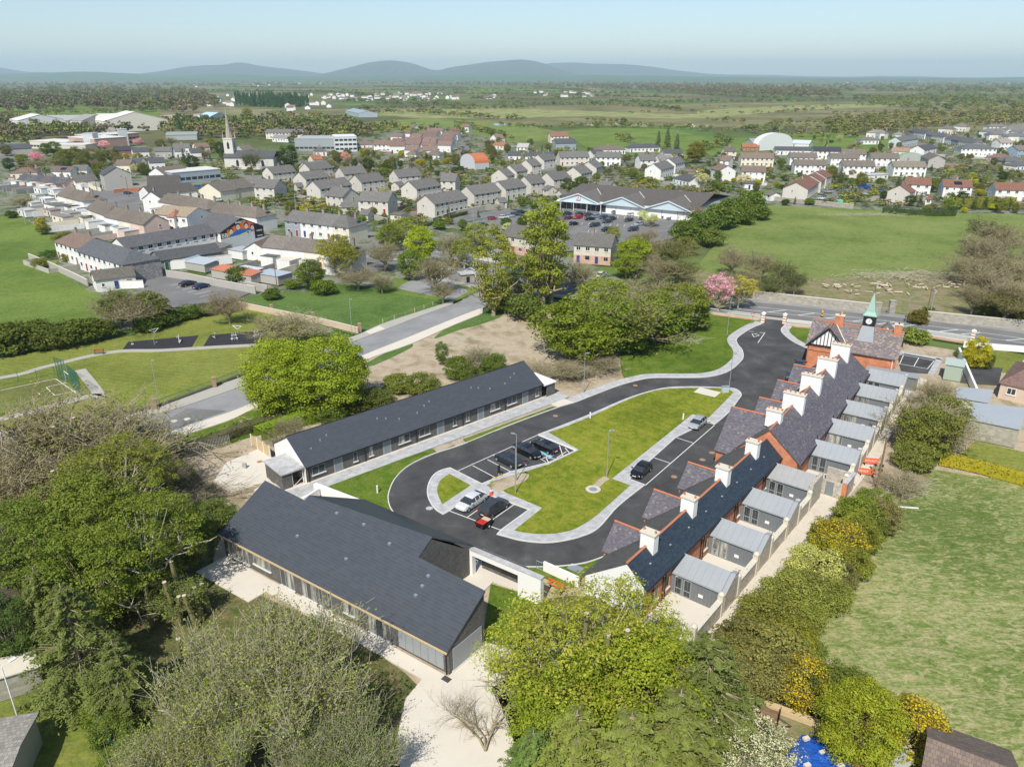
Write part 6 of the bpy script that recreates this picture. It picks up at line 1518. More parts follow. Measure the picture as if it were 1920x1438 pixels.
def skeleton(h,rad,trunk_h,nl,r0,levels=4,up=.5,seed=1,spread=1.0,kids=(5,4,3),wig=.25,lk=1.0):
 r = random.Random(seed); S = []; tips = []
 def grow(p,d,ln,rr,lev):
  k = 3 if lev < levels - 1 else 2
  pts = [p]
  for i in range(k):
   d = (d + Vector((r.gauss(0,wig),r.gauss(0,wig),r.gauss(0,wig) + up * .12))).normalized()
   q = pts[-1] + d * ln / k
   S.append(tuple(pts[-1]) + tuple(q) + (rr * (1 - .55 * i / k),rr * (1 - .55 * (i + 1) / k))); pts.append(q)
   if lev < levels:
    n = kids[min(lev - 1,len(kids) - 1)]
    for j in range(max(1,round(n / k))):
     a = r.uniform(0,2 * PI); side = Vector((math.cos(a),math.sin(a),r.uniform(-.2,.7)))
     grow(q,(d * .75 + side * .75 * spread).normalized(),ln * r.uniform(.5,.72),rr * .5,lev + 1)
  tips.append((tuple(pts[-1]),lev))
 S.append((0,0,-.2,0,0,trunk_h,r0,r0 * .8))
 for i in range(nl):
  a = 2 * PI * i / nl + r.uniform(-.4,.4); z = trunk_h * r.uniform(.75,1.0)
  el = r.uniform(.45,1.25)
  d = Vector((math.cos(a) * math.cos(el) * rad / h * 2.2,math.sin(a) * math.cos(el) * rad / h * 2.2,math.sin(el))).normalized()
  grow(Vector((0,0,z)),d,lk * (h - trunk_h) * r.uniform(.5,.68),r0 * .55,1)
 return S,tips
def crownpts(n,h0,h1,rad,seed,nc=60,rc=1.5,full=False):
 """clump centres through an uneven crown, leaves round each clump"""
 r = np.random.default_rng(seed)
 d = unit(r.normal(0,1,(nc,3))); d[:,2] = d[:,2] if full else np.where(d[:,2] < -.1,d[:,2] * r.uniform(-.5,.9,nc),d[:,2])
 f = r.uniform(.45,.95,nc) ** .6
 zc,hz = (h0 + h1) / 2,(h1 - h0) / 2
 C = np.c_[d[:,0] * rad * f,d[:,1] * rad * f,zc + d[:,2] * hz * f]
 rcs = rc * r.uniform(.6,1.25,nc)
 ct = r.uniform(.82,1.18,nc)
 i = r.integers(0,nc,n)
 e = unit(r.normal(0,1,(n,3))); e[:,2] = np.where(e[:,2] < -.2,-e[:,2] * .6,e[:,2])
 P = C[i] + e * (rcs[i] * r.uniform(.55,1.05,n))[:,None] * np.array([1,1,.8])
 hue = ct[i] * r.uniform(.9,1.1,n)
 T = np.c_[hue * r.uniform(.92,1.1,n),hue,hue * .9]
 return P,e,T,C,rcs
PROTO = {}
def proto(kind,crown,wood,h=10.0):
 PROTO.setdefault(kind,[]).append((crown,wood,h))
def make_leafy(kind,seed,n,rad,h0,size,nc,rc,levels=2,nl=7,r0=.28,woodm='bark',h=10.,jitter=.9,lk=.62,full=False):
 S,tips = skeleton(h,rad,max(.8,h0 * .8),nl,r0,levels,seed=seed,lk=lk)
 P,e,T,C,rcs = crownpts(n,h0,h - rc * .6,rad - rc * .5,seed,nc=nc,rc=rc,full=full)
 for c in C[:: max(1,len(C) // 26)]:
  S.append((0,0,h0 * .9,c[0] * .5,c[1] * .5,(c[2] + h0) * .5,r0 * .25,r0 * .16)); S.append((c[0] * .5,c[1] * .5,(c[2] + h0) * .5,c[0],c[1],c[2],r0 * .16,r0 * .05))
 V,F,T = leaves(P,e,size,T,jitter=jitter)
 Vw,Fw = segs(S,4)
 proto(kind,np_mesh('crown',V,F,['leaf'],T),np_mesh('trunk',Vw,Fw,[woodm]),h)
for s_ in (1,2,3): make_leafy('leafy',s_,8000,4.2,.9,.36,85,1.2,full=True)
for s_ in (4,5): make_leafy('dense',s_,42000,4.6,.2,.20,210,1.15,jitter=.6,full=True)
for s_ in (6,7,8): make_leafy('open',s_,5200,4.3,2.0,.30,90,.9,levels=3,nl=8,woodm='palebark',lk=.5)
for s_ in (9,10): make_leafy('poplar',s_,8000,2.1,.6,.2,80,.7,levels=2,nl=8,lk=.5,full=True)
for s_ in (11,12,13): make_leafy('shrub',s_,3600,4.6,.0,.6,46,1.9,levels=1,nl=4,h=7.,full=True)
for s_ in (14,15): make_leafy('leafy_n',s_,26000,4.2,1.2,.17,150,.85,levels=2,nl=8,full=True)
for s_ in (16,17): make_leafy('open_n',s_,15000,4.3,1.8,.145,190,.55,levels=3,nl=9,woodm='palebark',lk=.52)
make_leafy('sparse',20,7500,4.3,1.8,.15,170,.6,levels=3,nl=10,woodm='palebark',lk=.55)
for s_ in (18,19): make_leafy('shrub_n',s_,15000,4.6,.0,.27,110,1.1,levels=1,nl=4,h=7.,full=True)
def make_bare(kind,seed,levels,kids,rad,leafn,woodm='bark',h=10.,nl=7,up=.5,r0=.25,size=.2,wig=.22,trunk=.22,tmin=.014,lk=1.0):
 S,tips = skeleton(h,rad,h * trunk,nl,r0,levels,up,seed,1.0,kids,wig,lk)
 S = np.array(S); S[:,6:] = np.maximum(S[:,6:],tmin)
 V,F = segs(S,3)
 w = np_mesh('trunk',V,F,[woodm])
 tp = np.array([t[0] for t in tips if t[1] >= levels - 1])
 r = np.random.default_rng(seed)
 i = r.integers(0,len(tp),leafn)
 P = tp[i] + r.normal(0,.28,(leafn,3))
 T = np.c_[[r.uniform(.75,1.2,leafn)] * 3].T.reshape(leafn,3) if False else np.repeat(r.uniform(.75,1.2,leafn)[:,None],3,1)
 V,F,T = leaves(P,unit(r.normal(0,1,(leafn,3)) + [0,0,.6]),size,T)
 proto(kind,np_mesh('crown',V,F,['leaf'],T),w,h)
for s_ in (21,22,23): make_bare('bare',s_,4,(9,6,4),4.2,4200,h=10.,nl=8,size=.13,lk=.66)
for s_ in (24,25): make_bare('ivy',s_,4,(6,5,3),3.6,6000,h=10.,nl=7,size=.26,up=.6,lk=.7)
# coppiced tree full of upright shoots
def make_coppice(seed):
 r = random.Random(seed); S = []; tips = []
 S.append((0,0,-.2,0,0,1.6,.45,.38))
 for i in range(11):
  a = 2 * PI * i / 11 + r.uniform(-.2,.2); p = Vector((0,0,1.5)); d = Vector((math.cos(a),math.sin(a),.35)).normalized(); rr = .2
  for k in range(5):
   q = p + d * r.uniform(.9,1.3); d = (d + Vector((r.gauss(0,.25),r.gauss(0,.25),r.gauss(0.02,.12)))).normalized()
   S.append(tuple(p) + tuple(q) + (rr,rr * .82)); rr *= .82
   for j in range(22):
    t = r.random(); b = p.lerp(q,t); dd = Vector((r.gauss(0,.16) + math.cos(a) * .10,r.gauss(0,.16) + math.sin(a) * .10,1)).normalized()
    ln = r.uniform(3.0,6.2) * (1 - .08 * k); b2 = b + dd * ln * .5; b3 = b2 + (dd + Vector((r.gauss(0,.12),r.gauss(0,.12),0))).normalized() * ln * .5
    S.append(tuple(b) + tuple(b2) + (.028,.020)); S.append(tuple(b2) + tuple(b3) + (.02,.011))
    for m_ in range(2):
     c = b.lerp(b3,r.uniform(.35,.9)); S.append(tuple(c) + tuple(c + Vector((r.gauss(0,.5),r.gauss(0,.5),r.uniform(.4,.9)))) + (.013,.009))
    tips += [b2.lerp(b3,r.random()) for _ in range(5)] + [b3]
   p = q
 V,F = segs(S,3)
 w = np_mesh('trunk',V,F,['palebark'])
 tp = np.array([tuple(t) for t in tips]); n = 15000; q = np.random.default_rng(seed); i = q.integers(0,len(tp),n)
 P = tp[i] + q.normal(0,.22,(n,3)); T = np.repeat(q.uniform(.7,1.2,n)[:,None],3,1)
 V,F,T = leaves(P,unit(q.normal(0,1,(n,3)) + [0,0,.5]),.15,T)
 proto('coppice',np_mesh('crown',V,F,['leaf'],T),w,10.)
make_coppice(31); make_coppice(32)
def make_conifer(seed,n=19000,h=10.,rad=3.0,lev=16,nb=11):
 r = np.random.default_rng(seed); Ps,Es,Ts = [],[],[]
 S = [(0,0,-.2,0,0,h * .96,.22,.04)]
 for L in range(lev):
  z = .5 + (h - .9) * (L / lev) ** .92; R_ = rad * (1 - (z / h) ** 1.25) + .25
  for b in range(nb):
   a = r.uniform(0,2 * PI); ln = R_ * r.uniform(.7,1.15)
   m = int(n / lev / nb * (ln / rad + .35))
   t = r.uniform(.15,1,m) ** .7
   wv = r.normal(0,1,m) * .22 * ln * (1.15 - t)
   x = math.cos(a) * ln * t - math.sin(a) * wv; y = math.sin(a) * ln * t + math.cos(a) * wv
   zz = z + .35 * t * ln * .5 - .55 * t ** 2 * ln * .45 + r.normal(0,.07,m) - np.abs(wv) * .4
   Ps.append(np.c_[x,y,zz]); Es.append(np.c_[np.full(m,math.cos(a)) * .5,np.full(m,math.sin(a)) * .5,np.ones(m)])
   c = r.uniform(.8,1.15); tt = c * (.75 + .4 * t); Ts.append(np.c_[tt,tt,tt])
   S.append((0,0,z,math.cos(a) * ln * .8,math.sin(a) * ln * .8,z + .1 * ln,.05,.015))
 P,E_,T = np.concatenate(Ps),np.concatenate(Es),np.concatenate(Ts)
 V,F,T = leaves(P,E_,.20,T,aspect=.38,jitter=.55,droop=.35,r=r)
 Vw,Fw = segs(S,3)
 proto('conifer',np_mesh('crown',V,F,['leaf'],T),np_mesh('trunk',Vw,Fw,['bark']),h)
make_conifer(41); make_conifer(42)
KSZ = {'leafy': 4.2,'dense': 4.6,'open': 4.3,'poplar': 2.1,'shrub': 4.6,'sparse': 4.3,'bare': 3.0,'ivy': 2.8,'coppice': 6.0,'conifer': 3.0,'leafy_n': 4.2,'open_n': 4.3,'shrub_n': 4.6}
GREEN,LIME,DKGREEN,YELGR,OLIVE,BROWNT,PINK,WHITEB,GOLD,CONI,BUD = (.10,.155,.025),(.20,.27,.02),(.05,.09,.02),(.29,.29,.02),(.14,.15,.04),(.19,.17,.08),(.66,.30,.52,.92),(.48,.48,.36,.62),(.40,.31,.02,.55),(.10,.125,.035),(.22,.22,.04)
NAMES = {'leafy': 'broadleaf_tree','dense': 'broadleaf_tree','open': 'broadleaf_tree','poplar': 'poplar_tree','shrub': 'shrub','sparse': 'broadleaf_tree','bare': 'bare_tree','ivy': 'ivy_clad_tree','coppice': 'coppiced_tree','conifer': 'conifer_tree'}
tc = random.Random(11)
def tree_at(x,y,kind,h,w,col,label,cat=None,z=-.15,var=None,name=None):
 k0 = kind
 if y < 135 and kind + '_n' in PROTO: kind += '_n'
 fl_ = tuple(col[3:]); col = col[:3]
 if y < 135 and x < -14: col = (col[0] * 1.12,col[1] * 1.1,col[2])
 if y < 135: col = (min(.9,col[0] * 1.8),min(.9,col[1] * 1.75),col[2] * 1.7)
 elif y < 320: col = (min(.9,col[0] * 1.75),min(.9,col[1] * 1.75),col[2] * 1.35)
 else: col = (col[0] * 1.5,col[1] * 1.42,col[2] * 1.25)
 cr,wo,H0 = PROTO[kind][(var if var is not None else tc.randrange(99)) % len(PROTO[kind])]
 t = thing(name or NAMES[k0],label,cat or ('shrub' if k0 == 'shrub' else 'tree'),(x,y,z),tc.uniform(0,6.28))
 s = w / 2 / KSZ[kind]; sz = h / H0
 j = tc.uniform(.9,1.12)
 for nm,me in (('trunk',wo),('crown',cr)):
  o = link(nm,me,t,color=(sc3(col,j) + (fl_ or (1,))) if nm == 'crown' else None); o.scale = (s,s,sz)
 return t
def tree(u,v,kind,h,w,col,label,**kw):
 """u, v: where the middle of the crown shows in the photograph"""
 x,y = at(u,v,h * .55)
 return tree_at(x,y,kind,h,w,col,label,**kw)
T_ = tree
# bottom left
T_(500,1245,'coppice',11.5,19,(.17,.19,.05),'huge coppiced tree of pale upright shoots in front of the hall',var=0)
T_(345,1405,'coppice',9,11,(.18,.20,.05),'coppiced tree with arching pale twigs at the bottom edge left of the big one',var=1)
T_(620,1400,'coppice',8,12,(.12,.16,.03),'low coppiced tree at the bottom edge beside the concrete yard',var=0)
T_(400,1350,'coppice',9,13,(.16,.21,.03),'coppiced tree with thin shoots between two others at bottom left',var=1)
T_(135,1180,'conifer',12,10,CONI,'large olive green conifer at the left beside the pale garage')
T_(222,1255,'conifer',8,7,CONI,'smaller olive conifer right of the large left one')
T_(80,1130,'conifer',10,7,CONI,'conifer at the left photo edge')
T_(150,980,'leafy',12,15,(.105,.135,.025),'wide dull green tree left of the hall, upper part of wood'); T_(260,1000,'open',14,14,(.12,.155,.025),'green tree with pale dead branches left of the hall',var=0)
T_(220,900,'open',13,15,(.14,.16,.03),'lopped tree with sawn limb ends in the left wood'); T_(325,1005,'leafy',8,9,(.07,.10,.02),'dark tree just left of the hall roof corner')
T_(60,1020,'leafy',12,13,(.10,.14,.025),'green tree at the left edge of the wood'); T_(170,1070,'leafy',11,12,(.11,.15,.025),'green tree above the olive conifers')
T_(280,1075,'leafy',7,7,(.07,.10,.02),'dark green tree beside the terrace of the hall'); T_(330,1115,'ivy',5,4.5,(.11,.15,.03),'sawn ivy stump tree near the concrete terrace corner')
T_(120,800,'bare',15,17,(.15,.15,.04),'bare brown lopped tree above the estate road, left'); T_(200,830,'bare',14,15,(.15,.16,.04),'bare ivy-stemmed tree over the road bend'); T_(30,870,'bare',11,12,BROWNT,'bare brown tree at the left edge by the road')
T_(30,920,'bare',9,11,BROWNT,'low bare brown thicket at the left edge'); T_(310,880,'bare',4,8,BROWNT,'low bare bush spreading over the bare soil left of the long building'); T_(265,815,'bare',8,7,BROWNT,'thin bare sapling at the road edge')
T_(350,940,'bare',3.5,6,(.16,.14,.06),'tangle of bare twigs on the dry soil behind the hall'); T_(390,960,'shrub',3,7,(.09,.12,.03),'low green bush at the top left corner of the hall')
T_(205,1370,'shrub',3,4,(.10,.14,.03),'bramble bank by the green mesh fence, bottom left'); T_(238,1420,'shrub',3,5,(.11,.15,.03),'bush at the bottom edge right of the mesh fence'); T_(185,1325,'shrub',2.4,4,(.12,.16,.03),'low green bush on the lawn edge under the conifers')
T_(10,1170,'leafy',8,7,(.07,.11,.03),'dark tree cut by the left edge beside the gabled house')
# bottom centre
T_(1090,1220,'sparse',12.5,17,(.24,.25,.035),'big bright green tree with visible limbs hiding the terrace end'); T_(1190,1290,'leafy',10.5,12,(.19,.23,.022),'bright green leafy tree in the bottom centre',var=0)
T_(1000,1230,'sparse',10,11,(.225,.255,.03),'bright young tree beside the concrete yard'); T_(1060,1330,'leafy',9,10,(.17,.215,.02),'bright green tree below the big bright one',var=1)
T_(1165,1180,'sparse',11,12,(.225,.255,.03),'bright green open tree left of the near annexe'); T_(1225,1225,'open',8.5,9,(.16,.20,.022),'leafy tree just under the nearest annexe',var=2)
T_(1080,1400,'conifer',9,10,(.14,.165,.035),'feathery green conifer at the bottom edge, left one of the group'); T_(1180,1410,'conifer',9.5,11,(.13,.155,.035),'feathery green conifer at the bottom edge, middle of the group'); T_(1325,1275,'conifer',11.5,11,(.115,.14,.035),'dark green conifer left of the trailer'); T_(1270,1370,'conifer',10,12,(.13,.155,.035),'feathery conifer left of the white blossom bush')
T_(1000,1420,'conifer',7,7,(.10,.15,.035),'small feathery conifer at the bottom edge by the yard curve')
T_(1400,1400,'open',5.5,9,WHITEB,'white blossoming bush at the bottom edge by the blue sheet',var=0)
T_(1616,1344,'dense',7,7.6,(.20,.225,.022),'round bright green maple tree above the blue sheet',var=0)
T_(1700,1360,'shrub',4.5,8,GOLD,'yellow gorse bush right of the round maple'); T_(1508,1270,'shrub',4.5,6,GOLD,'bright yellow gorse bush above the trailer'); T_(1560,1275,'shrub',4,5,(.10,.125,.025),'dark bush between gorse and maple')
T_(1440,1220,'shrub',5.5,9,(.17,.165,.05),'brown bare hedge tree above the trailer'); T_(1395,1200,'shrub',5,7,(.14,.14,.045),'brown twiggy bush beside the dark conifer'); T_(1470,1200,'shrub',4,7,(.19,.19,.02),'yellow green bush behind the brown twiggy one')
# hedge row right of the lane
T_(1490,1112,'shrub',4.6,7.5,(.17,.185,.045),'big rounded olive bush at the lane end, right of the nearest annexe'); T_(1450,1155,'shrub',4.5,8,(.16,.17,.035),'twiggy bush below the big olive one')
T_(1530,1060,'shrub',5,7,(.28,.29,.10),'variegated pale green laurel in the lane hedge'); T_(1570,1070,'shrub',3.8,5,(.13,.13,.05),'brownish bush behind the variegated laurel')
T_(1575,1010,'shrub',5,7,(.36,.28,.02,.5),'yellow flowered gorse in the lane hedge'); T_(1555,1030,'shrub',4.5,6,(.26,.24,.02,.6),'green and yellow gorse nearer the lane'); T_(1618,1000,'shrub',3.8,5,(.15,.165,.025),'green gorse bush on the field side')
T_(1615,960,'shrub',4.5,7,(.13,.165,.025),'green bush in the lane hedge nearest the wooden pole'); T_(1650,960,'shrub',4,6,(.145,.13,.055),'brown-green bush at the far end of lane hedge'); T_(1638,980,'shrub',3.4,4.5,(.11,.13,.03),'dark bush on the field side of the lane hedge')
T_(1750,780,'bare',9,11,(.16,.17,.035),'large twiggy green bush beside the lane, right',var=0); T_(1745,800,'shrub',7.5,10,(.13,.145,.03),'dense olive bush on the lane under the long shed',var=1); T_(1780,770,'shrub',6,8,(.135,.155,.03),'olive bush against the long shed'); T_(1720,850,'shrub',4,7,(.13,.145,.035),'lower olive bush where the lane widens'); T_(1760,730,'bare',6,7,(.17,.18,.04),'thin twiggy bush below the green cabin')
T_(1690,905,'bare',2,6,BROWNT,'low heap of brambles beside the wooden pole'); T_(1733,855,'shrub',2,4,(.11,.15,.03),'small bramble patch by the rubble heap')
T_(1835,655,'shrub',6.5,5.2,(.30,.28,.02),'golden conifer at the white gate pier'); T_(1852,672,'shrub',3.5,3.2,(.09,.11,.02),'dark green clipped bush under the golden conifer'); T_(1716,626,'shrub',3.5,6.5,(.17,.21,.05),'pale green shrub right of the gatehouse'); T_(1808,660,'shrub',1.6,4,(.09,.13,.03),'low bush left of the golden conifer')
T_(1722,590,'shrub',3.4,5.5,(.12,.10,.03),'brown-green bush at the old field gate'); T_(1745,583,'shrub',3,4,(.08,.12,.03),'small green bush right of the old field gate')
# middle: round beeches and the copse
T_(525,695,'dense',13,14,(.158,.20,.018),'left half of the round yellow-green pair of trees by the estate road',var=0); T_(612,690,'dense',13.5,14.8,(.148,.195,.018),'right, larger one of the round yellow-green pair of trees',var=1)
T_(540,605,'bare',8,13,(.22,.23,.09),'grey-green budding tree behind the yellow-green pair'); T_(665,745,'shrub',4,8,(.09,.11,.025),'dark bush under the yellow-green pair, right'); T_(710,745,'shrub',4,7,(.08,.10,.025),'dark green bush next to the long roof'); T_(620,770,'shrub',3,6,(.07,.10,.02),'low dark bush under the yellow-green pair')
T_(745,715,'shrub',3.5,6,(.12,.15,.03),'bush behind the long roof, left of the soil bank'); T_(790,715,'shrub',4,7,(.10,.125,.025),'dark bush behind the middle of the long roof'); T_(540,800,'bare',4,5,(.13,.15,.04),'small tree at the palisade fence near the long roof')
T_(828,658,'leafy',5,3,(.09,.14,.03),'narrow bushy tree standing on the bare soil'); T_(860,685,'shrub',4.5,6,(.11,.15,.025),'green bush on the soil behind the long building'); T_(900,665,'bare',6,7,(.12,.15,.04),'grey-green tree right of the narrow one'); T_(925,680,'shrub',4.5,6,(.10,.14,.025),'bush behind the far end of the long roof'); T_(885,700,'shrub',3.5,5,(.10,.13,.025),'low bush near the far end of long roof')
T_(1065,605,'leafy',12.5,15,(.125,.155,.022),'bright green tree at the left front of the copse',var=0); T_(1100,630,'leafy',9,13,(.12,.15,.02),'bright green low tree at the copse front over the soil',var=1); T_(1150,605,'leafy',11,13,(.13,.18,.025),'green tree in the middle front of the copse',var=2)
T_(1180,590,'ivy',13,15,(.14,.16,.03),'olive tree with grey dead limbs in the copse',var=0); T_(1130,560,'open',12,13,(.16,.19,.03),'open olive tree at the back of the copse'); T_(1235,590,'leafy',10,13,(.12,.165,.025),'green tree at the right front of the copse',var=0)
T_(1275,565,'open',12,14,(.155,.175,.03),'open tree at the copse end near the main road'); T_(1220,545,'bare',11,12,(.16,.17,.05),'half bare tree at the back right of the copse'); T_(1310,545,'bare',9,10,(.16,.16,.05),'half bare tree next to the pink blossom'); T_(1300,590,'leafy',6,9,(.115,.165,.02),'low leafy tree over the entrance lawn')
T_(1180,630,'leafy',6,9,(.12,.17,.02),'low green tree hanging over the entrance lawn'); T_(1230,625,'bare',3,6,BROWNT,'grey fallen branch bush on the entrance lawn'); T_(1130,680,'bare',3,7,(.15,.14,.05),'low twiggy bush on the soil under the copse'); T_(1060,690,'bare',3,9,(.15,.15,.05),'spreading low bramble on the soil left of the lamp'); T_(1085,510,'bare',9,10,(.15,.16,.05),'thin tree between poplar and copse')
T_(1020,452,'poplar',27,11.5,(.18,.205,.035),'tallest poplar in front of the pale brick semis',var=0); T_(925,492,'poplar',22,9.5,(.20,.21,.05),'second tall poplar at the junction',var=1); T_(985,515,'poplar',13,8,(.16,.18,.035),'lower poplar growth beside the tallest one',var=0); T_(940,560,'shrub',5,8,(.10,.14,.03),'dark shrub at the foot of the poplars'); T_(985,570,'shrub',6,10,(.09,.12,.03),'dark laurel mass left of the copse'); T_(950,500,'poplar',13,6,(.20,.21,.05),'slender poplar between the two tall ones',var=1)
T_(1350,545,'open',10,8.5,PINK,'pink cherry blossom tree by the entrance',var=0); T_(1388,540,'open',9,9,(.30,.27,.08),'golden budding tree right of the pink blossom',var=1)
T_(1375,480,'bare',10,9,(.16,.15,.06),'bare brown tree on the meadow edge, left one'); T_(1430,490,'bare',10,9,(.16,.15,.06),'bare brown tree on the meadow edge, middle one'); T_(1470,510,'ivy',8,6,(.09,.11,.03),'ivy stemmed tree by the roadside wall'); T_(1445,535,'ivy',6,6,(.08,.10,.03),'ivy clad trunk near the wall'); T_(1492,525,'ivy',7,4,(.08,.10,.03),'narrow ivy trunk right of the meadow edge'); T_(1400,520,'bare',8,8,(.15,.15,.05),'low bare tree behind the golden budding tree')
T_(1035,470,'poplar',22,10,(.19,.21,.035),'tall upright tree just right of the tallest poplar',var=1)
# right clump of bare trees
for i,(u,v,k,h,w,c) in enumerate(((1840,470,'bare',13,14,BROWNT),(1880,440,'bare',13,14,BROWNT),(1850,430,'ivy',10,9,(.08,.10,.03)),(1900,500,'bare',13,14,BROWNT),(1860,520,'bare',11,12,(.15,.13,.06)),(1910,550,'bare',11,12,BROWNT),(1815,500,'bare',9,8,BROWNT),(1890,565,'ivy',9,8,(.12,.11,.04)),(1830,550,'bare',9,7,(.14,.13,.05)),(1960,480,'bare',13,14,BROWNT),(1870,580,'shrub',3,9,(.12,.12,.04)),(1920,590,'shrub',3,9,(.12,.12,.04)))):
 T_(u,v,k,h,w,c,['bare brown tree in the clump at the right edge beyond the road','low undergrowth below the bare clump beyond the road'][k == 'shrub'])
# plot edges and the junction
T_(730,440,'leafy',9,9,(.15,.18,.035),'green tree by the town car park, left'); T_(755,430,'open',10,10,(.17,.2,.04),'open green tree by the junction wall'); T_(787,455,'leafy',12,10,(.21,.25,.018),'bright yellow-green tree near the junction'); T_(815,500,'bare',12,10,(.16,.16,.05),'tall bare tree right of the yellow-green tree'); T_(720,470,'bare',10,9,(.14,.15,.05),'bare branching tree beside the street end'); T_(715,525,'bare',6,6,(.2,.21,.08),'small greyish blossom tree on the plot edge')
T_(770,490,'leafy',9,8,(.10,.14,.025),'dark tree below the yellow-green junction tree'); T_(845,455,'bare',11,9,(.16,.17,.05),'slim street tree by the parking road'); T_(870,470,'open',9,9,(.16,.18,.04),'open tree near the stone hut'); T_(890,440,'open',9,9,(.18,.2,.06),'pale green tree over the parking road'); T_(830,540,'bare',7,5,(.15,.15,.05),'thin bare tree at the road corner')
T_(625,470,'open',12,12,(.21,.20,.04),'golden willow in front of the brown row'); T_(645,485,'open',10,10,(.19,.19,.04),'second golden willow behind the plot'); T_(580,510,'leafy',8,8,(.09,.12,.02),'dark holly bush tree at the plot corner'); T_(605,535,'shrub',4,7,(.10,.14,.02),'bright hedge bush at the plot corner'); T_(670,515,'bare',7,9,(.17,.15,.09),'greyish purple budding bush at the plot edge'); T_(508,548,'shrub',3,5,(.07,.10,.02),'round dark bush at the plot wall by the sheds'); T_(550,530,'shrub',2.5,5,(.10,.14,.02),'low green bush beside the shed wall'); T_(450,510,'shrub',4,9,(.06,.09,.02),'dark garden trees behind the car park wall')
# left hedge and small trees
T_(425,565,'bare',9,8,(.22,.15,.10),'bare reddish small tree in the park by the exercise area'); T_(240,568,'bare',10,14,(.15,.14,.05),'half bare hawthorn at the corner of the pub car park',var=0); T_(222,572,'leafy',8,9,(.10,.13,.025),'green leaved hawthorn at car park corner'); T_(280,572,'leafy',8,9,(.12,.14,.03),'olive hawthorn right of the half bare one')
for i,(u,v,h,w) in enumerate(((15,625,6.5,11),(55,620,6,10),(90,628,5,8),(130,618,5.5,9),(165,612,5,8),(195,610,4,6),(300,595,3.5,7),(330,585,3,7),(360,580,3,7),(390,575,3,6),(275,605,3,6))):
 T_(u,v,'shrub',h,w,(.085,.105,.025) if i < 6 else (.07,.105,.02),'hawthorn bush in the hedge between pasture and park' if i < 6 else 'dark green bush in the hedge below the pub car park')
for u,v,h,w,c in ((75,415,4,5,GOLD),(80,428,3.5,5,OLIVE),(122,440,3.5,5,OLIVE),(90,475,3,5,DKGREEN),(75,490,3,5,OLIVE),(125,480,2.5,4,OLIVE),(20,400,3,5,DKGREEN),(105,445,2.5,4,OLIVE)): T_(u,v,'shrub',h,w,c,'garden shrub on the pasture edge behind the left terraces')
T_(40,375,'bare',6,12,(.22,.21,.09),'wide budding tree by the lane at the far left')
# supermarket surrounds
for i,(u,v,h,w,k,c) in enumerate(((1190,470,10,9,'leafy',(.17,.21,.02)),(1240,460,9,10,'bare',(.14,.13,.05)),(1210,440,7,8,'bare',(.14,.12,.05)),(1285,430,8,9,'leafy',(.085,.12,.025)),(1320,415,9,10,'leafy',(.08,.12,.025)),(1350,400,9,11,'leafy',(.085,.12,.025)),(1380,385,9,11,'leafy',(.09,.125,.025)),(1410,372,9,10,'leafy',(.085,.12,.025)),(1300,395,7,8,'bare',(.17,.15,.07)),(1175,492,7,7,'leafy',(.15,.19,.02)),(1265,470,8,9,'ivy',(.12,.13,.03)),(1335,440,6,8,'leafy',(.10,.125,.03)),(1290,455,6,7,'shrub',(.12,.12,.04)),(1150,440,7,6,'open',(.18,.19,.05)),(1220,410,5,7,'open',(.42,.44,.28)),(1205,402,4,5,'open',(.4,.42,.26)),(1395,400,7,8,'leafy',(.08,.115,.02)),(1425,395,6,7,'leafy',(.08,.115,.02)),(1275,505,7,9,'ivy',(.13,.14,.04)),(1240,500,9,9,'bare',(.15,.14,.05)),(1215,480,8,7,'bare',(.15,.14,.05)))):
 T_(u,v,'shrub' if k == 'leafy' and u > 1260 else k,h,w * (1.25 if k == 'leafy' else 1),c,'tree in the belt between the supermarket and the meadow')
T_(1305,282,'dense',14,13,(.16,.165,.02),'big rounded olive-gold tree left of the gablet semi',var=1); T_(1252,255,'conifer',15,7,(.05,.08,.025),'dark conifer trio beyond the pale semis, right'); T_(1235,258,'conifer',13,6,(.05,.08,.025),'dark conifer trio beyond the pale semis, left'); T_(1270,262,'conifer',12,6,(.05,.08,.025),'dark conifer trio beyond the pale semis, lowest')
T_(1315,335,'open',7,9,(.45,.46,.30),'white blossom tree behind the supermarket roof, left'); T_(1395,338,'open',7,9,(.50,.46,.38),'white blossom tree above the hedge belt, right'); T_(1345,345,'shrub',6,8,(.12,.17,.03),'green bushes behind the supermarket'); T_(1065,345,'leafy',7,8,(.07,.11,.02),'dark tree at the supermarket corner'); T_(1090,340,'leafy',7,8,(.08,.12,.02),'dark tree behind the supermarket entrance')
T_(540,290,'leafy',14,14,(.065,.11,.02),'big dark green chestnut right of the church',var=0); T_(490,290,'bare',14,12,(.16,.12,.08),'bare brown tree in front of the church nave'); T_(470,300,'ivy',12,8,(.10,.12,.04),'ivy clad tree in the churchyard'); T_(463,212,'dense',17,15,(.23,.23,.06),'pale golden tree standing alone left of the dark plantation',var=0)
T_(360,303,'leafy',10,9,(.045,.08,.025),'dark yew by the brown halls'); T_(343,290,'conifer',10,4,(.03,.06,.02),'slim dark cypress beside the white house'); T_(1560,322,'dense',9,6,(.15,.16,.04),'rounded bronze conifer in the right estate'); T_(1578,325,'conifer',8,5,(.06,.09,.02),'dark clipped cypress beside the white slate semi'); T_(1615,335,'dense',8,6,(.15,.17,.03),'bushy golden conifer behind the blue van',var=1)
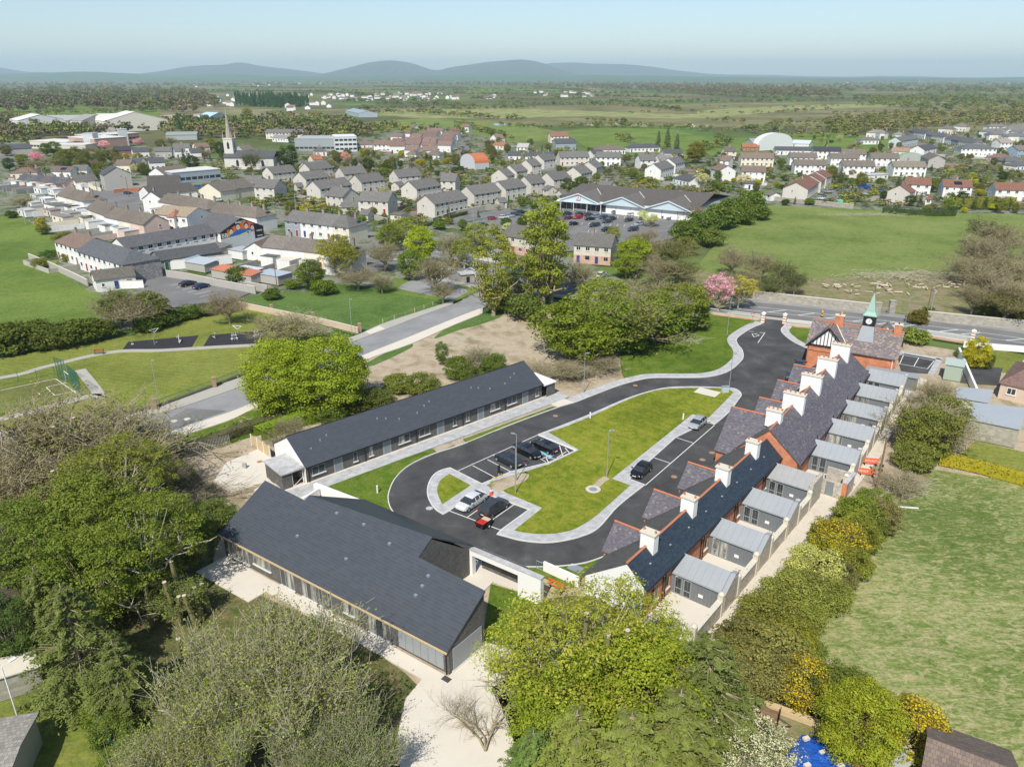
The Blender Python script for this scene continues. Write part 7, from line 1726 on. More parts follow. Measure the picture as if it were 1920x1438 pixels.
# pink trees
T_(67,295,'open',8,9,PINK,'pink cherry tree at the far left of town'); T_(195,272,'open',8,9,(.6,.36,.5),'pink cherry in front of the brick institution'); T_(258,266,'open',8,9,(.6,.36,.5),'pink cherry right of the institution'); T_(648,295,'open',8,7,(.55,.32,.36),'pink blossom tree behind the pale estate')
T_(85,278,'leafy',9,9,GREEN,'round green tree left of the institution'); T_(40,298,'leafy',8,9,(.17,.19,.03),'round yellow-green tree right of the far left road'); T_(15,305,'leafy',8,8,DKGREEN,'dark tree at the far left edge of the town');
# town scatter, each with its own look
def free(x,y,r=2.0): return all((x - a) ** 2 + (y - b_) ** 2 > (c * .95 + r) ** 2 for a,b_,c in HOUSES)
tr2 = random.Random(21)
ZONES = [((100,290),(290,340),26,'between the institution and the left terraces',4.5,8),((330,470),(285,310),8,'in the churchyard gardens',4,7),((480,800),(290,420),34,'in the gardens of the pale estate',2.5,5.5),((600,900),(290,330),26,'on the bank behind the pale estate',4,8),((800,1120),(300,400),30,'in the gardens near the barn and supermarket',2.5,5),
         ((900,1060),(268,300),14,'in the gardens by the far pasture',4,7),((1060,1400),(285,345),34,'in the gardens behind the supermarket',3,6),((1400,1660),(300,385),30,'in the right estate gardens',2.5,5.5),((1640,1920),(240,330),40,'among the far right streets',3,6),((1660,1920),(330,400),26,'beside the red tiled houses at right',3,6.5),((1450,1700),(255,290),22,'in the paddock gardens at right',3,7),((380,620),(400,440),8,'behind the long cream terrace',2,3.5),((820,1040),(400,520),14,'around the supermarket parking road',3,6)]
for (u0,u1),(v0,v1),n,lb,h0,h1 in ZONES:
 n = int(n * 1.6)
 k_ = 0; tries = 0
 while k_ < n and tries < 600:
  tries += 1
  u,v = tr2.uniform(u0,u1),tr2.uniform(v0,v1); x,y = at(u,v)
  if not free(x,y): continue
  h = tr2.uniform(h0,h1); k = tr2.choice(['shrub','leafy','leafy','bare','open','conifer','shrub','shrub','shrub','dense'])
  if k == 'shrub': h *= .6
  col = {'shrub': tr2.choice([GREEN,OLIVE,DKGREEN,YELGR]),'leafy': tr2.choice([GREEN,OLIVE,(.15,.2,.03),DKGREEN]),'dense': OLIVE,'bare': BROWNT,'open': tr2.choice([OLIVE,(.2,.2,.06),(.4,.4,.28)]),'conifer': (.05,.085,.025)}[k]
  word = {'shrub': 'garden bush','leafy': 'leafy garden tree','dense': 'rounded garden tree','bare': 'bare garden tree','open': 'budding garden tree','conifer': 'dark garden conifer'}[k]
  tone = 'pale ' if sum(col) > .6 else ('dark green ' if sum(col) < .2 and k != 'conifer' else '')
  kk = k
  tree_at(x,y,kk,h,h * tr2.uniform(.8,1.1) if k not in ('shrub','conifer') else (h * 1.5 if k == 'shrub' else h * .5),col,tone + word + ' ' + lb)
  HOUSES.append((x,y,1.5)); k_ += 1
for i,(u,v,h,w,k,c) in enumerate(((100,275,10,11,'leafy',GREEN),(120,290,9,11,'leafy',(.14,.17,.03)),(140,285,9,10,'leafy',OLIVE),(155,292,9,10,'open',OLIVE),(170,280,10,10,'bare',BROWNT),(185,295,9,10,'leafy',(.12,.15,.03)),(210,290,9,11,'leafy',OLIVE),(60,305,7,10,'bare',BROWNT),(110,305,8,10,'open',OLIVE),(150,305,8,10,'leafy',OLIVE),(225,300,8,9,'bare',BROWNT),(215,262,9,9,'leafy',GREEN),(300,270,9,9,'leafy',OLIVE),(320,262,9,9,'bare',BROWNT),(395,270,10,10,'leafy',(.17,.19,.03)),(412,276,10,9,'leafy',DKGREEN),(385,285,8,8,'bare',BROWNT),(90,262,8,9,'bare',BROWNT),(10,280,8,9,'leafy',OLIVE))):
 T_(u,v,k,h,w,c,'tree in the green belt between the institution and the left terraces')
for i,(u,v,h,w,c) in enumerate(((1500,1140,4,6,(.15,.17,.035)),(1550,1105,3.6,6,(.14,.16,.035)),(1590,1045,4,6,(.16,.175,.03)),(1600,975,4,6,(.17,.185,.03)),(1520,1100,4,6,(.15,.16,.04)),(1560,1000,4.2,6,(.18,.19,.03)),(1640,935,3.5,5,(.13,.16,.035)),(1480,1180,4,6,(.16,.17,.03)),(1505,1215,3.2,5,(.12,.15,.03)),(1600,1275,2.6,4,(.11,.14,.03)),(1425,1240,5,7,(.14,.135,.05)))):
 T_(u,v,'shrub',h,w,c,'olive green bush in the continuous hedge right of the gravel lane')
# hedges
def hedge(name,label,pts,w,h,col,leaf=.3,dens=30):
 L = smooth(G(pts),False,3); r = np.random.default_rng(len(pts) * 7 + int(pts[0][0]))
 t = thing(name,label,'hedge',L[0] + (0,))
 Cs,Es = [],[]
 mb = MB()
 A,B = offset(L,w * .36,False),offset(L,-w * .36,False)
 ox,oy = L[0]
 for i,(a,b) in enumerate(zip(L[:-1],L[1:])):
  ln = math.hypot(b[0] - a[0],b[1] - a[1]); n = int(ln * dens * (w + 2 * h) / 3)
  s = r.uniform(0,1,n); th = r.uniform(-.15,1.15,n) * PI; rr = 1 + r.normal(0,.09,n)
  nx,ny = -(b[1] - a[1]) / ln,(b[0] - a[0]) / ln
  sx = np.sign(np.cos(th)) * np.abs(np.cos(th)) ** .5 * w / 2 * rr; zz = np.maximum(.1,np.sign(np.sin(th)) * np.abs(np.sin(th)) ** .5 * h * rr)
  Cs.append(np.c_[a[0] + (b[0] - a[0]) * s + nx * sx - ox,a[1] + (b[1] - a[1]) * s + ny * sx - oy,zz]); Es.append(np.c_[nx * np.cos(th),ny * np.cos(th),np.sin(th)])
  for P,Q in ((A,B),):
   q = [(P[i][0] - ox,P[i][1] - oy),(P[i + 1][0] - ox,P[i + 1][1] - oy),(Q[i + 1][0] - ox,Q[i + 1][1] - oy),(Q[i][0] - ox,Q[i][1] - oy)]
   mb.face([q[0] + (h * .85,),q[3] + (h * .85,),q[2] + (h * .85,),q[1] + (h * .85,)]); mb.face([q[0] + (0,),q[1] + (0,),q[1] + (h * .85,),q[0] + (h * .85,)]); mb.face([q[2] + (0,),q[3] + (0,),q[3] + (h * .85,),q[2] + (h * .85,)])
 C,E_ = np.concatenate(Cs),np.concatenate(Es); T = np.repeat(r.uniform(.75,1.2,len(C))[:,None],3,1)
 V,F,T = leaves(C,E_,leaf,T,r=r)
 link('foliage',np_mesh('foliage',V,F,['leaf'],T),t,color=col)
 mb.obj('branches',['paint'],t,color=sc3(col,.8))  # opaque core inside the leaf shell, leaf colour darkened as inner shade
 return t
hedge('clipped_hedge','golden yellow clipped hedge at the right edge of the tussock field',[(1760,868),(1820,880),(1880,896),(1940,912),(2100,950)],1.8,1.6,(.42,.36,.02),.24,46)
hedge('laurel_hedge','glossy bright green laurel hedge behind the white gable of the long building',[(484,822),(530,806),(590,785),(640,770),(700,752)],3.0,2.0,(.20,.29,.02),.34,26)
hedge('green_hedge','dark hedge by the supermarket parking road',[(790,428),(860,405),(930,385),(960,380)],1.2,1.2,(.10,.14,.02),.35,14)
hedge('green_hedge','dark hedge along the meadow below the red tiled house',[(1655,398),(1700,402),(1745,404),(1790,404)],2.4,2.2,(.055,.09,.02),.45,12)
hedge('tall_hedge','tall yellow-green clipped hedge at the upper right',[(1788,388),(1830,390),(1888,392)],3,4.2,(.22,.23,.02),.5,10)
hedge('yellow_hedge','yellow-green garden hedge above the long cream terrace',[(560,392),(585,395),(612,388)],3.0,1.8,(.36,.34,.02),.4,14)
hedge('yellow_hedge','bright yellow hedge left of the grey gabled house',[(440,357),(462,360),(482,362)],5,3.2,(.42,.36,.02),.5,9)
hedge('green_hedge','green clipped hedge at the right edge in front of the bungalows',[(1850,318),(1885,316),(1925,313)],2,2.0,(.12,.2,.02),.5,8)
for i,u in enumerate((1803,1826,1846,1864,1890)):
 x,y = at(u,392); tree_at(x,y,'conifer',5.5,3.0,(.06,.09,.02),'pointed clipped conifer in front of the tall yellow-green hedge',var=i)
hedge('bramble_hedge','brown bramble hedge along the palisade fence left of the long building',[(290,866),(350,848),(400,832),(450,812),(500,798),(540,790)],2.4,1.4,(.13,.12,.05),.3,22)
# shredded brush and undergrowth as uncounted stuff
# ------------------------------------------------------------------ far trees: hedgerows, woods and plantation through instancing on points
def far_mesh(seed,n,col_jit,size,cone=False):
 r = np.random.default_rng(seed)
 if cone:
  z = r.uniform(.2,10,n); R_ = 2.4 * (1 - z / 10.6); a = r.uniform(0,2 * PI,n); P = np.c_[np.cos(a) * R_,np.sin(a) * R_,z]; e = np.c_[np.cos(a),np.sin(a),np.full(n,.6)]; T = np.repeat(r.uniform(.7,1.2,n)[:,None],3,1)
 else: P,e,T,C,rc_ = crownpts(n,.6,9,4.6,seed,nc=16,rc=2.0)
 V,F,T = leaves(P,e,size,T,r=r)
 me = np_mesh('crown',V,F,['leaf'],T)
 o = bpy.data.objects.new('far_crown',me)
 return o
def farmat():
 n = N('distant_foliage'); oi = n.new('ShaderNodeObjectInfo'); at_ = n.new('ShaderNodeAttribute',attribute_name='tint'); ca = n.new('ShaderNodeAttribute',attribute_name='leafcol'); ca.attribute_type = 'INSTANCER'
 c = n.mix(1.0,ca.outputs['Color'],at_.outputs['Color'],'MULTIPLY')
 n.b.inputs['Roughness'].default_value = .8; n.b.inputs['Specular IOR Level'].default_value = .1
 n.l(c,n.b.inputs['Base Color']); return n.m
FMAT = farmat()
FARP = [far_mesh(51,150,0,2.0),far_mesh(52,150,0,1.9),far_mesh(53,120,0,1.9,True)]
for o in FARP: o.data.materials.clear(); o.data.materials.append(FMAT)
def scatter(name,pts,label=None,cat='trees'):
 """pts rows: x y z scale_xy scale_z r g b kind"""
 P = np.array(pts,float)
 obs = []
 for k in sorted(set(P[:,8].astype(int))):
  Q = P[P[:,8].astype(int) == k]
  me = bpy.data.meshes.new(name); me.vertices.add(len(Q)); me.vertices.foreach_set('co',Q[:,:3].astype(np.float32).ravel())
  a = me.attributes.new('sc','FLOAT_VECTOR','POINT'); a.data.foreach_set('vector',np.c_[Q[:,3],Q[:,3],Q[:,4]].astype(np.float32).ravel())
  a = me.attributes.new('leafcol','FLOAT_COLOR','POINT'); a.data.foreach_set('color',np.c_[Q[:,5:8],np.ones(len(Q))].astype(np.float32).ravel())
  a = me.attributes.new('rot','FLOAT_VECTOR','POINT'); a.data.foreach_set('vector',np.c_[np.zeros((len(Q),2)),rng.uniform(0,6.28,len(Q))].astype(np.float32).ravel())
  o = link(name,me)
  ng = bpy.data.node_groups.new('scatter_' + name,'GeometryNodeTree')
  ng.interface.new_socket('Geometry',in_out='INPUT',socket_type='NodeSocketGeometry'); ng.interface.new_socket('Geometry',in_out='OUTPUT',socket_type='NodeSocketGeometry')
  gi,go = ng.nodes.new('NodeGroupInput'),ng.nodes.new('NodeGroupOutput'); ip = ng.nodes.new('GeometryNodeInstanceOnPoints'); ob = ng.nodes.new('GeometryNodeObjectInfo'); ob.inputs[0].default_value = FARP[k]
  m2p = ng.nodes.new('GeometryNodeMeshToPoints')
  ng.links.new(gi.outputs[0],m2p.inputs[0]); ng.links.new(m2p.outputs[0],ip.inputs['Points']); ng.links.new(ob.outputs['Geometry'],ip.inputs['Instance'])
  for nm,so_ in (('sc','Scale'),('rot','Rotation')):
   na = ng.nodes.new('GeometryNodeInputNamedAttribute'); na.data_type = 'FLOAT_VECTOR'; na.inputs[0].default_value = nm; ng.links.new(na.outputs[0],ip.inputs[so_])
  ng.links.new(ip.outputs[0],go.inputs[0])
  md = o.modifiers.new('scatter','NODES'); md.node_group = ng
  stuff(o,label,cat); obs.append(o)
 return obs
fr2 = random.Random(77)
def pt(x,y,h,w,col,kind,z=-.4):
 j = fr2.uniform(1.15,1.75)
 return (x,y,z,w / 9.2,h / 10.0,col[0] * j,col[1] * j,col[2] * j,kind)
FC_ = [(.115,.10,.06),(.10,.115,.03),(.13,.125,.045),(.07,.10,.025),(.14,.11,.07),(.12,.14,.03)]
def wood(name,poly,n,h,w,cols,label,cone=0.0,line=None):
 pts = []
 us = [p[0] for p in poly]; vs = [p[1] for p in poly]
 W = [at(*p) for p in poly]
 def inside(x,y):
  c = False; j = len(W) - 1
  for i in range(len(W)):
   if (W[i][1] > y) != (W[j][1] > y) and x < (W[j][0] - W[i][0]) * (y - W[i][1]) / (W[j][1] - W[i][1]) + W[i][0]: c = not c
   j = i
  return c
 tries = 0
 while len(pts) < n and tries < n * 60:
  tries += 1
  u,v = fr2.uniform(min(us),max(us)),fr2.uniform(min(vs),max(vs)); x,y = at(u,v)
  if not inside(x,y) or not free(x,y,3): continue
  s = fr2.uniform(.6,1.25)
  pts.append(pt(x,y,h * s,w * s,fr2.choice(cols),2 if fr2.random() < cone else fr2.randrange(2)))
 return scatter(name,pts,label)
def hedgerows(name,lines,h,w,cols,label,step=5.0,cone=0.0,gap=.12):
 pts = []
 for L in lines:
  P = smooth(G([(float(u),float(v)) for u,v in L]),False,4)
  for a,b in zip(P[:-1],P[1:]):
   ln = math.hypot(b[0] - a[0],b[1] - a[1]); n = max(1,int(ln / step))
   for i in range(n):
    if fr2.random() < gap: continue
    t = (i + fr2.random()) / n; s = fr2.uniform(.5,1.3)
    x,y = a[0] + (b[0] - a[0]) * t + fr2.gauss(0,2),a[1] + (b[1] - a[1]) * t + fr2.gauss(0,2)
    if not free(x,y,2): continue
    pts.append(pt(x,y,h * s,w * s,fr2.choice(cols),2 if fr2.random() < cone else fr2.randrange(2)))
 return scatter(name,pts,label)
BR = [(.125,.105,.065),(.14,.115,.075),(.11,.10,.05),(.10,.11,.035)]
GRN = [(.09,.12,.028),(.12,.14,.035),(.07,.10,.025),(.14,.15,.05),(.16,.16,.05)]
DK = [(.03,.065,.02),(.035,.07,.022)]
wood('park_woodland',[(-100,160),(250,160),(380,170),(420,205),(330,215),(200,205),(50,210),(-100,215)],900,17,15,BR + [GRN[0]],'brown spring woodland filling the left distance')
wood('riverside_wood',[(-100,235),(100,232),(300,236),(430,238),(560,225),(660,235),(700,255),(560,268),(460,262),(250,250),(60,262),(-100,262)],520,11,10,GRN + BR[:2],'mixed tree belt behind the church and institution')
wood('conifer_plantation',[(440,182),(520,184),(578,189),(580,200),(520,203),(442,198)],420,16,7,DK,'dark block of conifer plantation',1.0)
wood('conifer_belt',[(330,232),(420,234),(500,238),(500,244),(330,243)],160,10,6,[(.05,.085,.025)],'dark conifer belt behind the church spire',.8)
wood('far_wood',[(690,152),(1000,152),(1300,156),(1420,160),(1560,172),(1580,184),(1440,182),(1200,172),(1000,163),(800,161),(690,160)],1300,17,16,BR,'long brown wood below the hills',.06)
wood('far_wood',[(-200,148),(300,150),(690,152),(690,160),(400,163),(-200,160)],700,14,18,BR + GRN[:2],'far wooded plain at the left below the hills')
wood('far_wood',[(1500,150),(2100,150),(2100,170),(1900,176),(1600,172),(1450,160)],800,13,18,BR[:2] + GRN[:3],'far wooded plain at the right')
wood('willow_scrub',[(1560,226),(1700,214),(1960,205),(1960,232),(1760,238),(1640,252),(1540,248)],420,8,9,[(.14,.14,.05),(.16,.14,.06),(.10,.12,.03)],'olive willow scrub above the far right streets')
wood('willow_scrub',[(1700,176),(1960,178),(1960,206),(1740,208),(1600,196)],300,9,12,GRN[:4],'green scrub and hedges of the right distance')
wood('garden_trees',[(560,225),(760,240),(870,250),(860,262),(700,250),(640,268),(560,262)],130,8,8,GRN + [(.19,.19,.05)],'willow and garden trees behind the compact estate')
sd_ = fr2.getstate()
wood('garden_shrubbery',[(30,300),(240,280),(430,300),(560,300),(640,262),(800,240),(960,268),(1050,290),(1300,292),(1640,292),(1720,255),(1920,240),(1990,395),(1640,392),(1470,380),(1400,365),(1160,372),(900,400),(760,430),(600,400),(480,385),(300,330),(30,322)],1900,2.6,4.2,[(.09,.115,.03),(.12,.135,.035),(.07,.095,.025),(.15,.15,.05),(.14,.12,.06),(.2,.2,.05)],'shrubs and hedges filling the town gardens')
hedgerows('hedgerow',[[(690,214),(760,212),(830,216),(905,222),(980,226)],[(660,208),(740,204),(860,206),(1000,203)],[(930,196),(1080,198),(1200,201),(1280,208)],[(700,196),(800,198),(900,202)],[(1060,192),(1200,193),(1400,192),(1560,190)],[(880,186),(1000,188),(1100,186)],[(640,192),(720,190),(840,192)]],7,9,GRN + BR[:2],'hedgerows crossing the low marsh pastures')
hedgerows('hedgerow',[[(640,172),(800,171),(1000,173),(1200,177)],[(640,178),(840,178),(1060,181),(1280,186)],[(1280,176),(1400,184),(1560,188),(1800,186)],[(1250,168),(1500,180)],[(1000,164),(1100,172)],[(380,172),(600,174),(700,182)],[(420,165),(640,167)],[(1600,182),(1920,196)],[(700,163),(900,168),(1100,168)]],9,12,GRN + BR[:2],'far hedgerows between the distant fields',8)
hedgerows('hedgerow',[[(930,236),(1000,240),(1060,240),(1110,236),(1200,238)],[(1110,240),(1150,238),(1280,242),(1340,246),(1440,244),(1560,240)],[(860,232),(900,246),(960,262)],[(1340,258),(1360,268),(1320,282)],[(1160,262),(1180,268)],[(1440,236),(1480,232),(1560,232)],[(1320,226),(1400,230)],[(1100,226),(1180,232)]],5.5,6,GRN,'field hedges and bushes beyond the town pastures',4)
hedgerows('blossoming_hedge',[[(1096,238),(1140,237),(1210,240)],[(1280,239),(1320,243)]],4,5,[(.40,.38,.28),(.3,.3,.2)],'white blossoming blackthorn hedge on the far pasture',4)
hedgerows('hedgerow',[[(-50,222),(120,226),(240,222)],[(0,216),(200,212),(330,208)],[(-60,270),(30,272),(110,280)],[(600,226),(660,236)],[(1400,248),(1500,256),(1640,258)]],8,8,GRN + BR[:2],'tree lines round the far left warehouses',5)
hedgerows('hedgerow',[[(1180,214),(1260,210),(1400,214),(1560,206)],[(1300,200),(1420,203),(1560,200),(1700,196)],[(1560,214),(1640,210),(1760,212)]],5,7,GRN + BR[:2],'scattered bushes over the right hand marsh',9,gap=.45)
wood('hill_foot_wood',[(-300,150.5),(900,150.5),(1900,149.5),(2300,149.5),(2300,152),(-300,153)],900,16,60,[(.07,.085,.03),(.09,.085,.05)],'dark line of trees at the horizon')
# ------------------------------------------------------------------ cars
def car_parts(kind):
 """stations along x (front is +x): x, z_bottom, z_belt, half width ; glasshouse: x, z, half width"""
 if kind == 'hatch': Lh,top,sec,gh = 3.9,1.48,[(-1.95,.45,.85,.66),(-1.85,.3,.98,.80),(-1.2,.25,1.0,.85),(0,.24,.96,.86),(.95,.25,.93,.85),(1.65,.3,.80,.80),(1.95,.42,.62,.62)],[(-1.82,.98,.72),(-1.5,1.36,.60),(-.9,1.47,.60),(.1,1.46,.60),(.45,1.36,.60),(1.15,.94,.74)]
 elif kind == 'saloon': Lh,top,sec,gh = 4.7,1.45,[(-2.35,.5,.85,.68),(-2.25,.3,1.0,.84),(-1.4,.25,1.0,.9),(0,.24,.96,.91),(1.1,.25,.92,.90),(2.0,.3,.80,.84),(2.35,.42,.60,.64)],[(-2.0,1.0,.74),(-1.15,1.36,.62),(-.6,1.44,.62),(.2,1.43,.62),(.55,1.34,.62),(1.35,.93,.78)]
 elif kind == 'suv': Lh,top,sec,gh = 4.5,1.68,[(-2.25,.55,1.0,.72),(-2.18,.38,1.1,.86),(-1.4,.34,1.1,.92),(0,.34,1.06,.93),(1.1,.34,1.02,.92),(1.95,.4,.92,.86),(2.25,.5,.72,.66)],[(-2.12,1.12,.76),(-1.8,1.55,.66),(-1.0,1.66,.66),(.2,1.64,.66),(.55,1.52,.66),(1.2,1.04,.80)]
 else: Lh,top,sec,gh = 5.4,2.4,[(-2.7,.55,2.2,.85),(-2.65,.4,2.3,.95),(-1.4,.35,2.35,.98),(0,.35,2.3,.98),(1.3,.35,1.5,.98),(2.2,.4,1.15,.94),(2.6,.5,.85,.8)],[(-2.55,2.3,.9),(-1.8,2.42,.88),(-.5,2.44,.86),(.8,2.4,.84),(1.0,2.3,.84),(1.95,1.3,.86)]
 mb = MB(); R_ = []
 for x,zb,zt,w in sec: R_.append([(x,-w * .94,zb),(x,-w,(zb + zt) * .5),(x,-w * .94,zt),(x,0,zt + .05),(x,w * .94,zt),(x,w,(zb + zt) * .5),(x,w * .94,zb)])
 for a,b in zip(R_[:-1],R_[1:]):
  for i in range(6): mb.face([a[i],b[i],b[i + 1],a[i + 1]][::-1])
  mb.face([a[6],b[6],b[0],a[0]][::-1])
 mb.face(R_[0]); mb.face(R_[-1][::-1])
 body = mb
 # cabin: glass sides, painted roof
 gl,rf = MB(),MB()
 G_ = [[(x,-w,z),(x,w,z)] for x,z,w in gh]
 belt = sec[3][2]
 bw = [(x,(sec[3][3] - .03)) for x,z,w in gh]
 for i,(a,b) in enumerate(zip(G_[:-1],G_[1:])):
  slope = abs((gh[i][1] - gh[i + 1][1]) / (gh[i][0] - gh[i + 1][0]))
  tgt = gl if slope > .35 else rf
  tgt.face([a[0],b[0],b[1],a[1]])
  if i in (1,2,3) or True:
   za,zb = min(gh[i][1],belt + .02),min(gh[i + 1][1],belt + .02)
   for s,k in ((-1,0),(1,1)):
    P = [(gh[i][0],s * bw[i][1] * .97,za),(gh[i + 1][0],s * bw[i + 1][1] * .97,zb),b[k],a[k]]
    gl.face(P if s < 0 else P[::-1])
 for x in (gh[2][0] - .05,gh[3][0] - .1):
  for s in (-1,1):
   rf.solid([(x - .04,s * (sec[3][3]),belt),(x + .04,s * sec[3][3],belt),(x + .04,s * (sec[3][3] - .05),belt),(x - .04,s * (sec[3][3] - .05),belt),(x - .04,s * (gh[2][2] + .02),gh[2][1] - .02),(x + .04,s * (gh[2][2] + .02),gh[2][1] - .02),(x + .04,s * (gh[2][2] - .03),gh[2][1] - .02),(x - .04,s * (gh[2][2] - .03),gh[2][1] - .02)])
 wr = .33 if kind != 'van' else .36
 wheel = MB(); wheel.tube((0,-.1,0),(0,.1,0),wr,wr,14,0); wheel.tube((0,-.115,0),(0,.115,0),wr * .6,wr * .6,10,1)
 fx = sec[-1][0]; rx = sec[0][0]; w = sec[-2][3]
 hl = MB().box(-.14,.04,-.16,.16,0,.14); tl = MB().box(-.03,.08,-.12,.12,0,.2)
 return dict(body=body.mesh('body',['carpaint']),glass=gl.mesh('windows',['glass']),roof=rf.mesh('roof',['carpaint']),wheel=wheel.mesh('wheel',['black','steel']),hl=hl.mesh('headlight',['whitemetal']),tl=tl.mesh('tail_light',[TAIL]),mirror=MB().box(-.08,.08,-.1,.1,0,.14).mesh('wing_mirror',['carpaint']),
    plate=MB().box(-.01,.01,-.26,.26,0,.11).mesh('number_plate',['whitepaint']),fx=fx,rx=rx,w=w,wr=wr,sec=sec,kind=kind)
TAIL = plain('tail_light_red',(.35,.01,.01),.3,.05)
CP = {k: car_parts(k) for k in ('hatch','saloon','suv','van')}
def car(kind,u,v,ang,col,label,z=.03,group=None,world=False):
 c = CP[kind]; x,y = (u,v) if world else at(u,v,.7)
 t = thing('parked_van' if kind == 'van' else 'parked_car',label,'van' if kind == 'van' else 'car',(x,y,z),R(ang),group)
 link('body',c['body'],t,color=col); link('windows',c['glass'],t); link('roof',c['roof'],t,color=col)
 ax = c['fx'] * .64
 for sx in (ax,-ax):
  for sy in (-1,1): link('wheel',c['wheel'],t,(sx,sy * (c['w'] * .93),c['wr']))
 for sy in (-1,1):
  link('headlight',c['hl'],t,(c['fx'] - .12,sy * .56,c['sec'][-1][2] - .08)); link('tail_light',c['tl'],t,(c['rx'] - .02,sy * .58,c['sec'][0][2] - .18)); link('wing_mirror',c['mirror'],t,(c['fx'] * .42,sy * (c['sec'][3][3] + .08),c['sec'][3][2]),color=col)
 link('number_plate',c['plate'],t,(c['fx'] + .02,0,.45)); link('number_plate',c['plate'],t,(c['rx'] - .02,0,.55))
 return t
def dirpx(a,b):
 A,B = at(*a),at(*b); return math.degrees(math.atan2(B[1] - A[1],B[0] - A[0]))
BLK,WHT,SIL,NAVY,RDC,DGR = (.012,.013,.015),(.75,.75,.74),(.42,.44,.46),(.012,.03,.11),(.45,.015,.02),(.05,.055,.06)
bay = dirpx((990,957),(939,994))
car('saloon',884,938,bay,WHT,'white saloon car parked by the traffic cone on the island'); car('suv',926,950,bay + 180,(.05,.055,.06),'dark grey hatchback with a red trailer hitched behind it')
bay1 = dirpx((957.7,885),(915,863))
car('saloon',953,860,bay1,(.03,.035,.045),'dark blue-black saloon, left of the three parked together'); car('saloon',989,844,bay1 + 180,BLK,'black car in the middle of the three parked together'); car('saloon',1021,835,bay1,BLK,'black car standing on the blue disabled bay')
car('hatch',1308,792,dirpx((1339,798),(1210,910)),SIL,'silver hatchback alone in the roadside bay'); car('hatch',1202,880,dirpx((1339,798),(1210,910)),BLK,'black hatchback in the lower roadside bay')
car('hatch',1484,704,dirpx((1484,720),(1510,650)),(.02,.05,.09),'dark blue car half hidden behind the terrace gables near the gatehouse'); car('suv',1500,684,dirpx((1484,720),(1510,650)),(.012,.015,.02),'black car between the blue car and the gatehouse')
car('saloon',352,530,dirpx((335,536),(372,526)),(.012,.015,.018),'black car in the pub car park',z=-.05); car('saloon',377,535,dirpx((360,541),(395,531)),NAVY,'dark blue saloon in the pub car park',z=-.05)
zc = -.06
car('van',*HC(1680,795),dirpx(HC(1610,800),HC(1755,800)) + 180,(.02,.10,.38),'blue van parked in the cul de sac',z=zc); car('saloon',*HC(1870,805),175,(.04,.10,.16),'dark teal car right of the blue van',z=zc)
for i,(x,y,k,c,lb) in enumerate(((1150,940,'saloon',DGR,'dark green car nearest the white gable in the cul de sac'),(1200,905,'hatch',WHT,'white car behind the dark green car'),(1215,880,'hatch',(.1,.16,.22),'blue-grey car in the driveways of the stepped row'),(1280,830,'hatch',SIL,'silver car farthest in the driveways of the stepped row'))): car(k,*HC(x,y),8,c,lb,z=zc)
for x,y,k,c,lb in ((140,360,'suv',(.03,.035,.06),'dark car at the left of the top supermarket row'),(155,405,'saloon',(.12,.03,.04),'dark red car in the supermarket car park left'),(262,400,'hatch',RDC,'bright red car in the supermarket car park'),(282,365,'hatch',(.06,.02,.04),'dark maroon car behind the bright red one'),(380,370,'hatch',DGR,'dark grey car in the supermarket centre row'),(400,415,'saloon',BLK,'black car in front of the pale blue one'),(455,392,'hatch',(.3,.38,.46),'pale blue car in the supermarket centre row'),
     (550,398,'hatch',(.03,.06,.14),'navy car in the supermarket centre row'),(640,415,'suv',(.05,.06,.07),'large dark car in the supermarket centre'),(590,445,'suv',(.06,.07,.08),'dark grey car below the large dark car'),(700,345,'suv',(.3,.28,.27),'taupe car parked against the supermarket wall'),(868,370,'hatch',WHT,'white car parked against the supermarket wall'),(832,430,'hatch',(.04,.05,.06),'dark car alone right of the centre rows'),
     (215,470,'hatch',BLK,'black car in the lower left supermarket row'),(447,488,'suv',(.03,.05,.06),'dark teal car in the lower supermarket row'),(585,540,'suv',BLK,'black car at the bottom of the supermarket car park'),(880,535,'suv',(.05,.06,.08),'dark car near the semi roof in the supermarket car park'),(950,475,'hatch',(.4,.45,.5),'pale car by the blossoming tree'),(1240,395,'hatch',DGR,'dark car at the right end of supermarket wall'),(1310,405,'hatch',(.1,.14,.2),'slate blue car at the far right of the supermarket')):
 car(k,*LP(x,y),tr2.choice((35,215)) if y > 390 else 30,c,lb,z=zc)
for x,y,k,c,lb in ((870,1005,'hatch',(.3,.03,.04),'red car at the left of the hedge road row'),(985,995,'hatch',WHT,'white car in the hedge road row'),(1045,980,'hatch',SIL,'silver car in the hedge road row'),(1105,965,'suv',(.06,.06,.07),'dark car in the hedge road row'),(1155,945,'suv',BLK,'black car at the right of the hedge road row'),(780,1070,'hatch',BLK,'black car alone below the hedge road'),(45,885,'hatch',(.03,.05,.12),'dark blue car beside the flat roofed garage'),(600,235,'hatch',SIL,'small silver car on the straight far street'),(570,300,'hatch',(.05,.1,.2),'blue car lower on the straight far street')):
 car(k,*HB(x,y),20,c,lb,z=zc)
car('hatch',*HE(960,685),30,(.03,.05,.14),'dark blue car by the red brick garden wall',z=zc); car('suv',*HE(1490,640),-20,(.03,.12,.3),'blue van-like car under the workshop',z=zc); car('hatch',*HE(1640,735),-20,(.5,.55,.55),'pale car behind the brown terrace',z=zc)
car('van',968,511,dirpx((960,514),(985,508)),(.02,.3,.4),'teal van glimpsed behind the poplars',z=-.05); car('hatch',*Z6(850,595),60,WHT,'white car in front of the pink brick semi',z=-.1); car('hatch',*Z6(700,640),20,(.3,.42,.5),'pale blue car by the white fence panel',z=-.1)
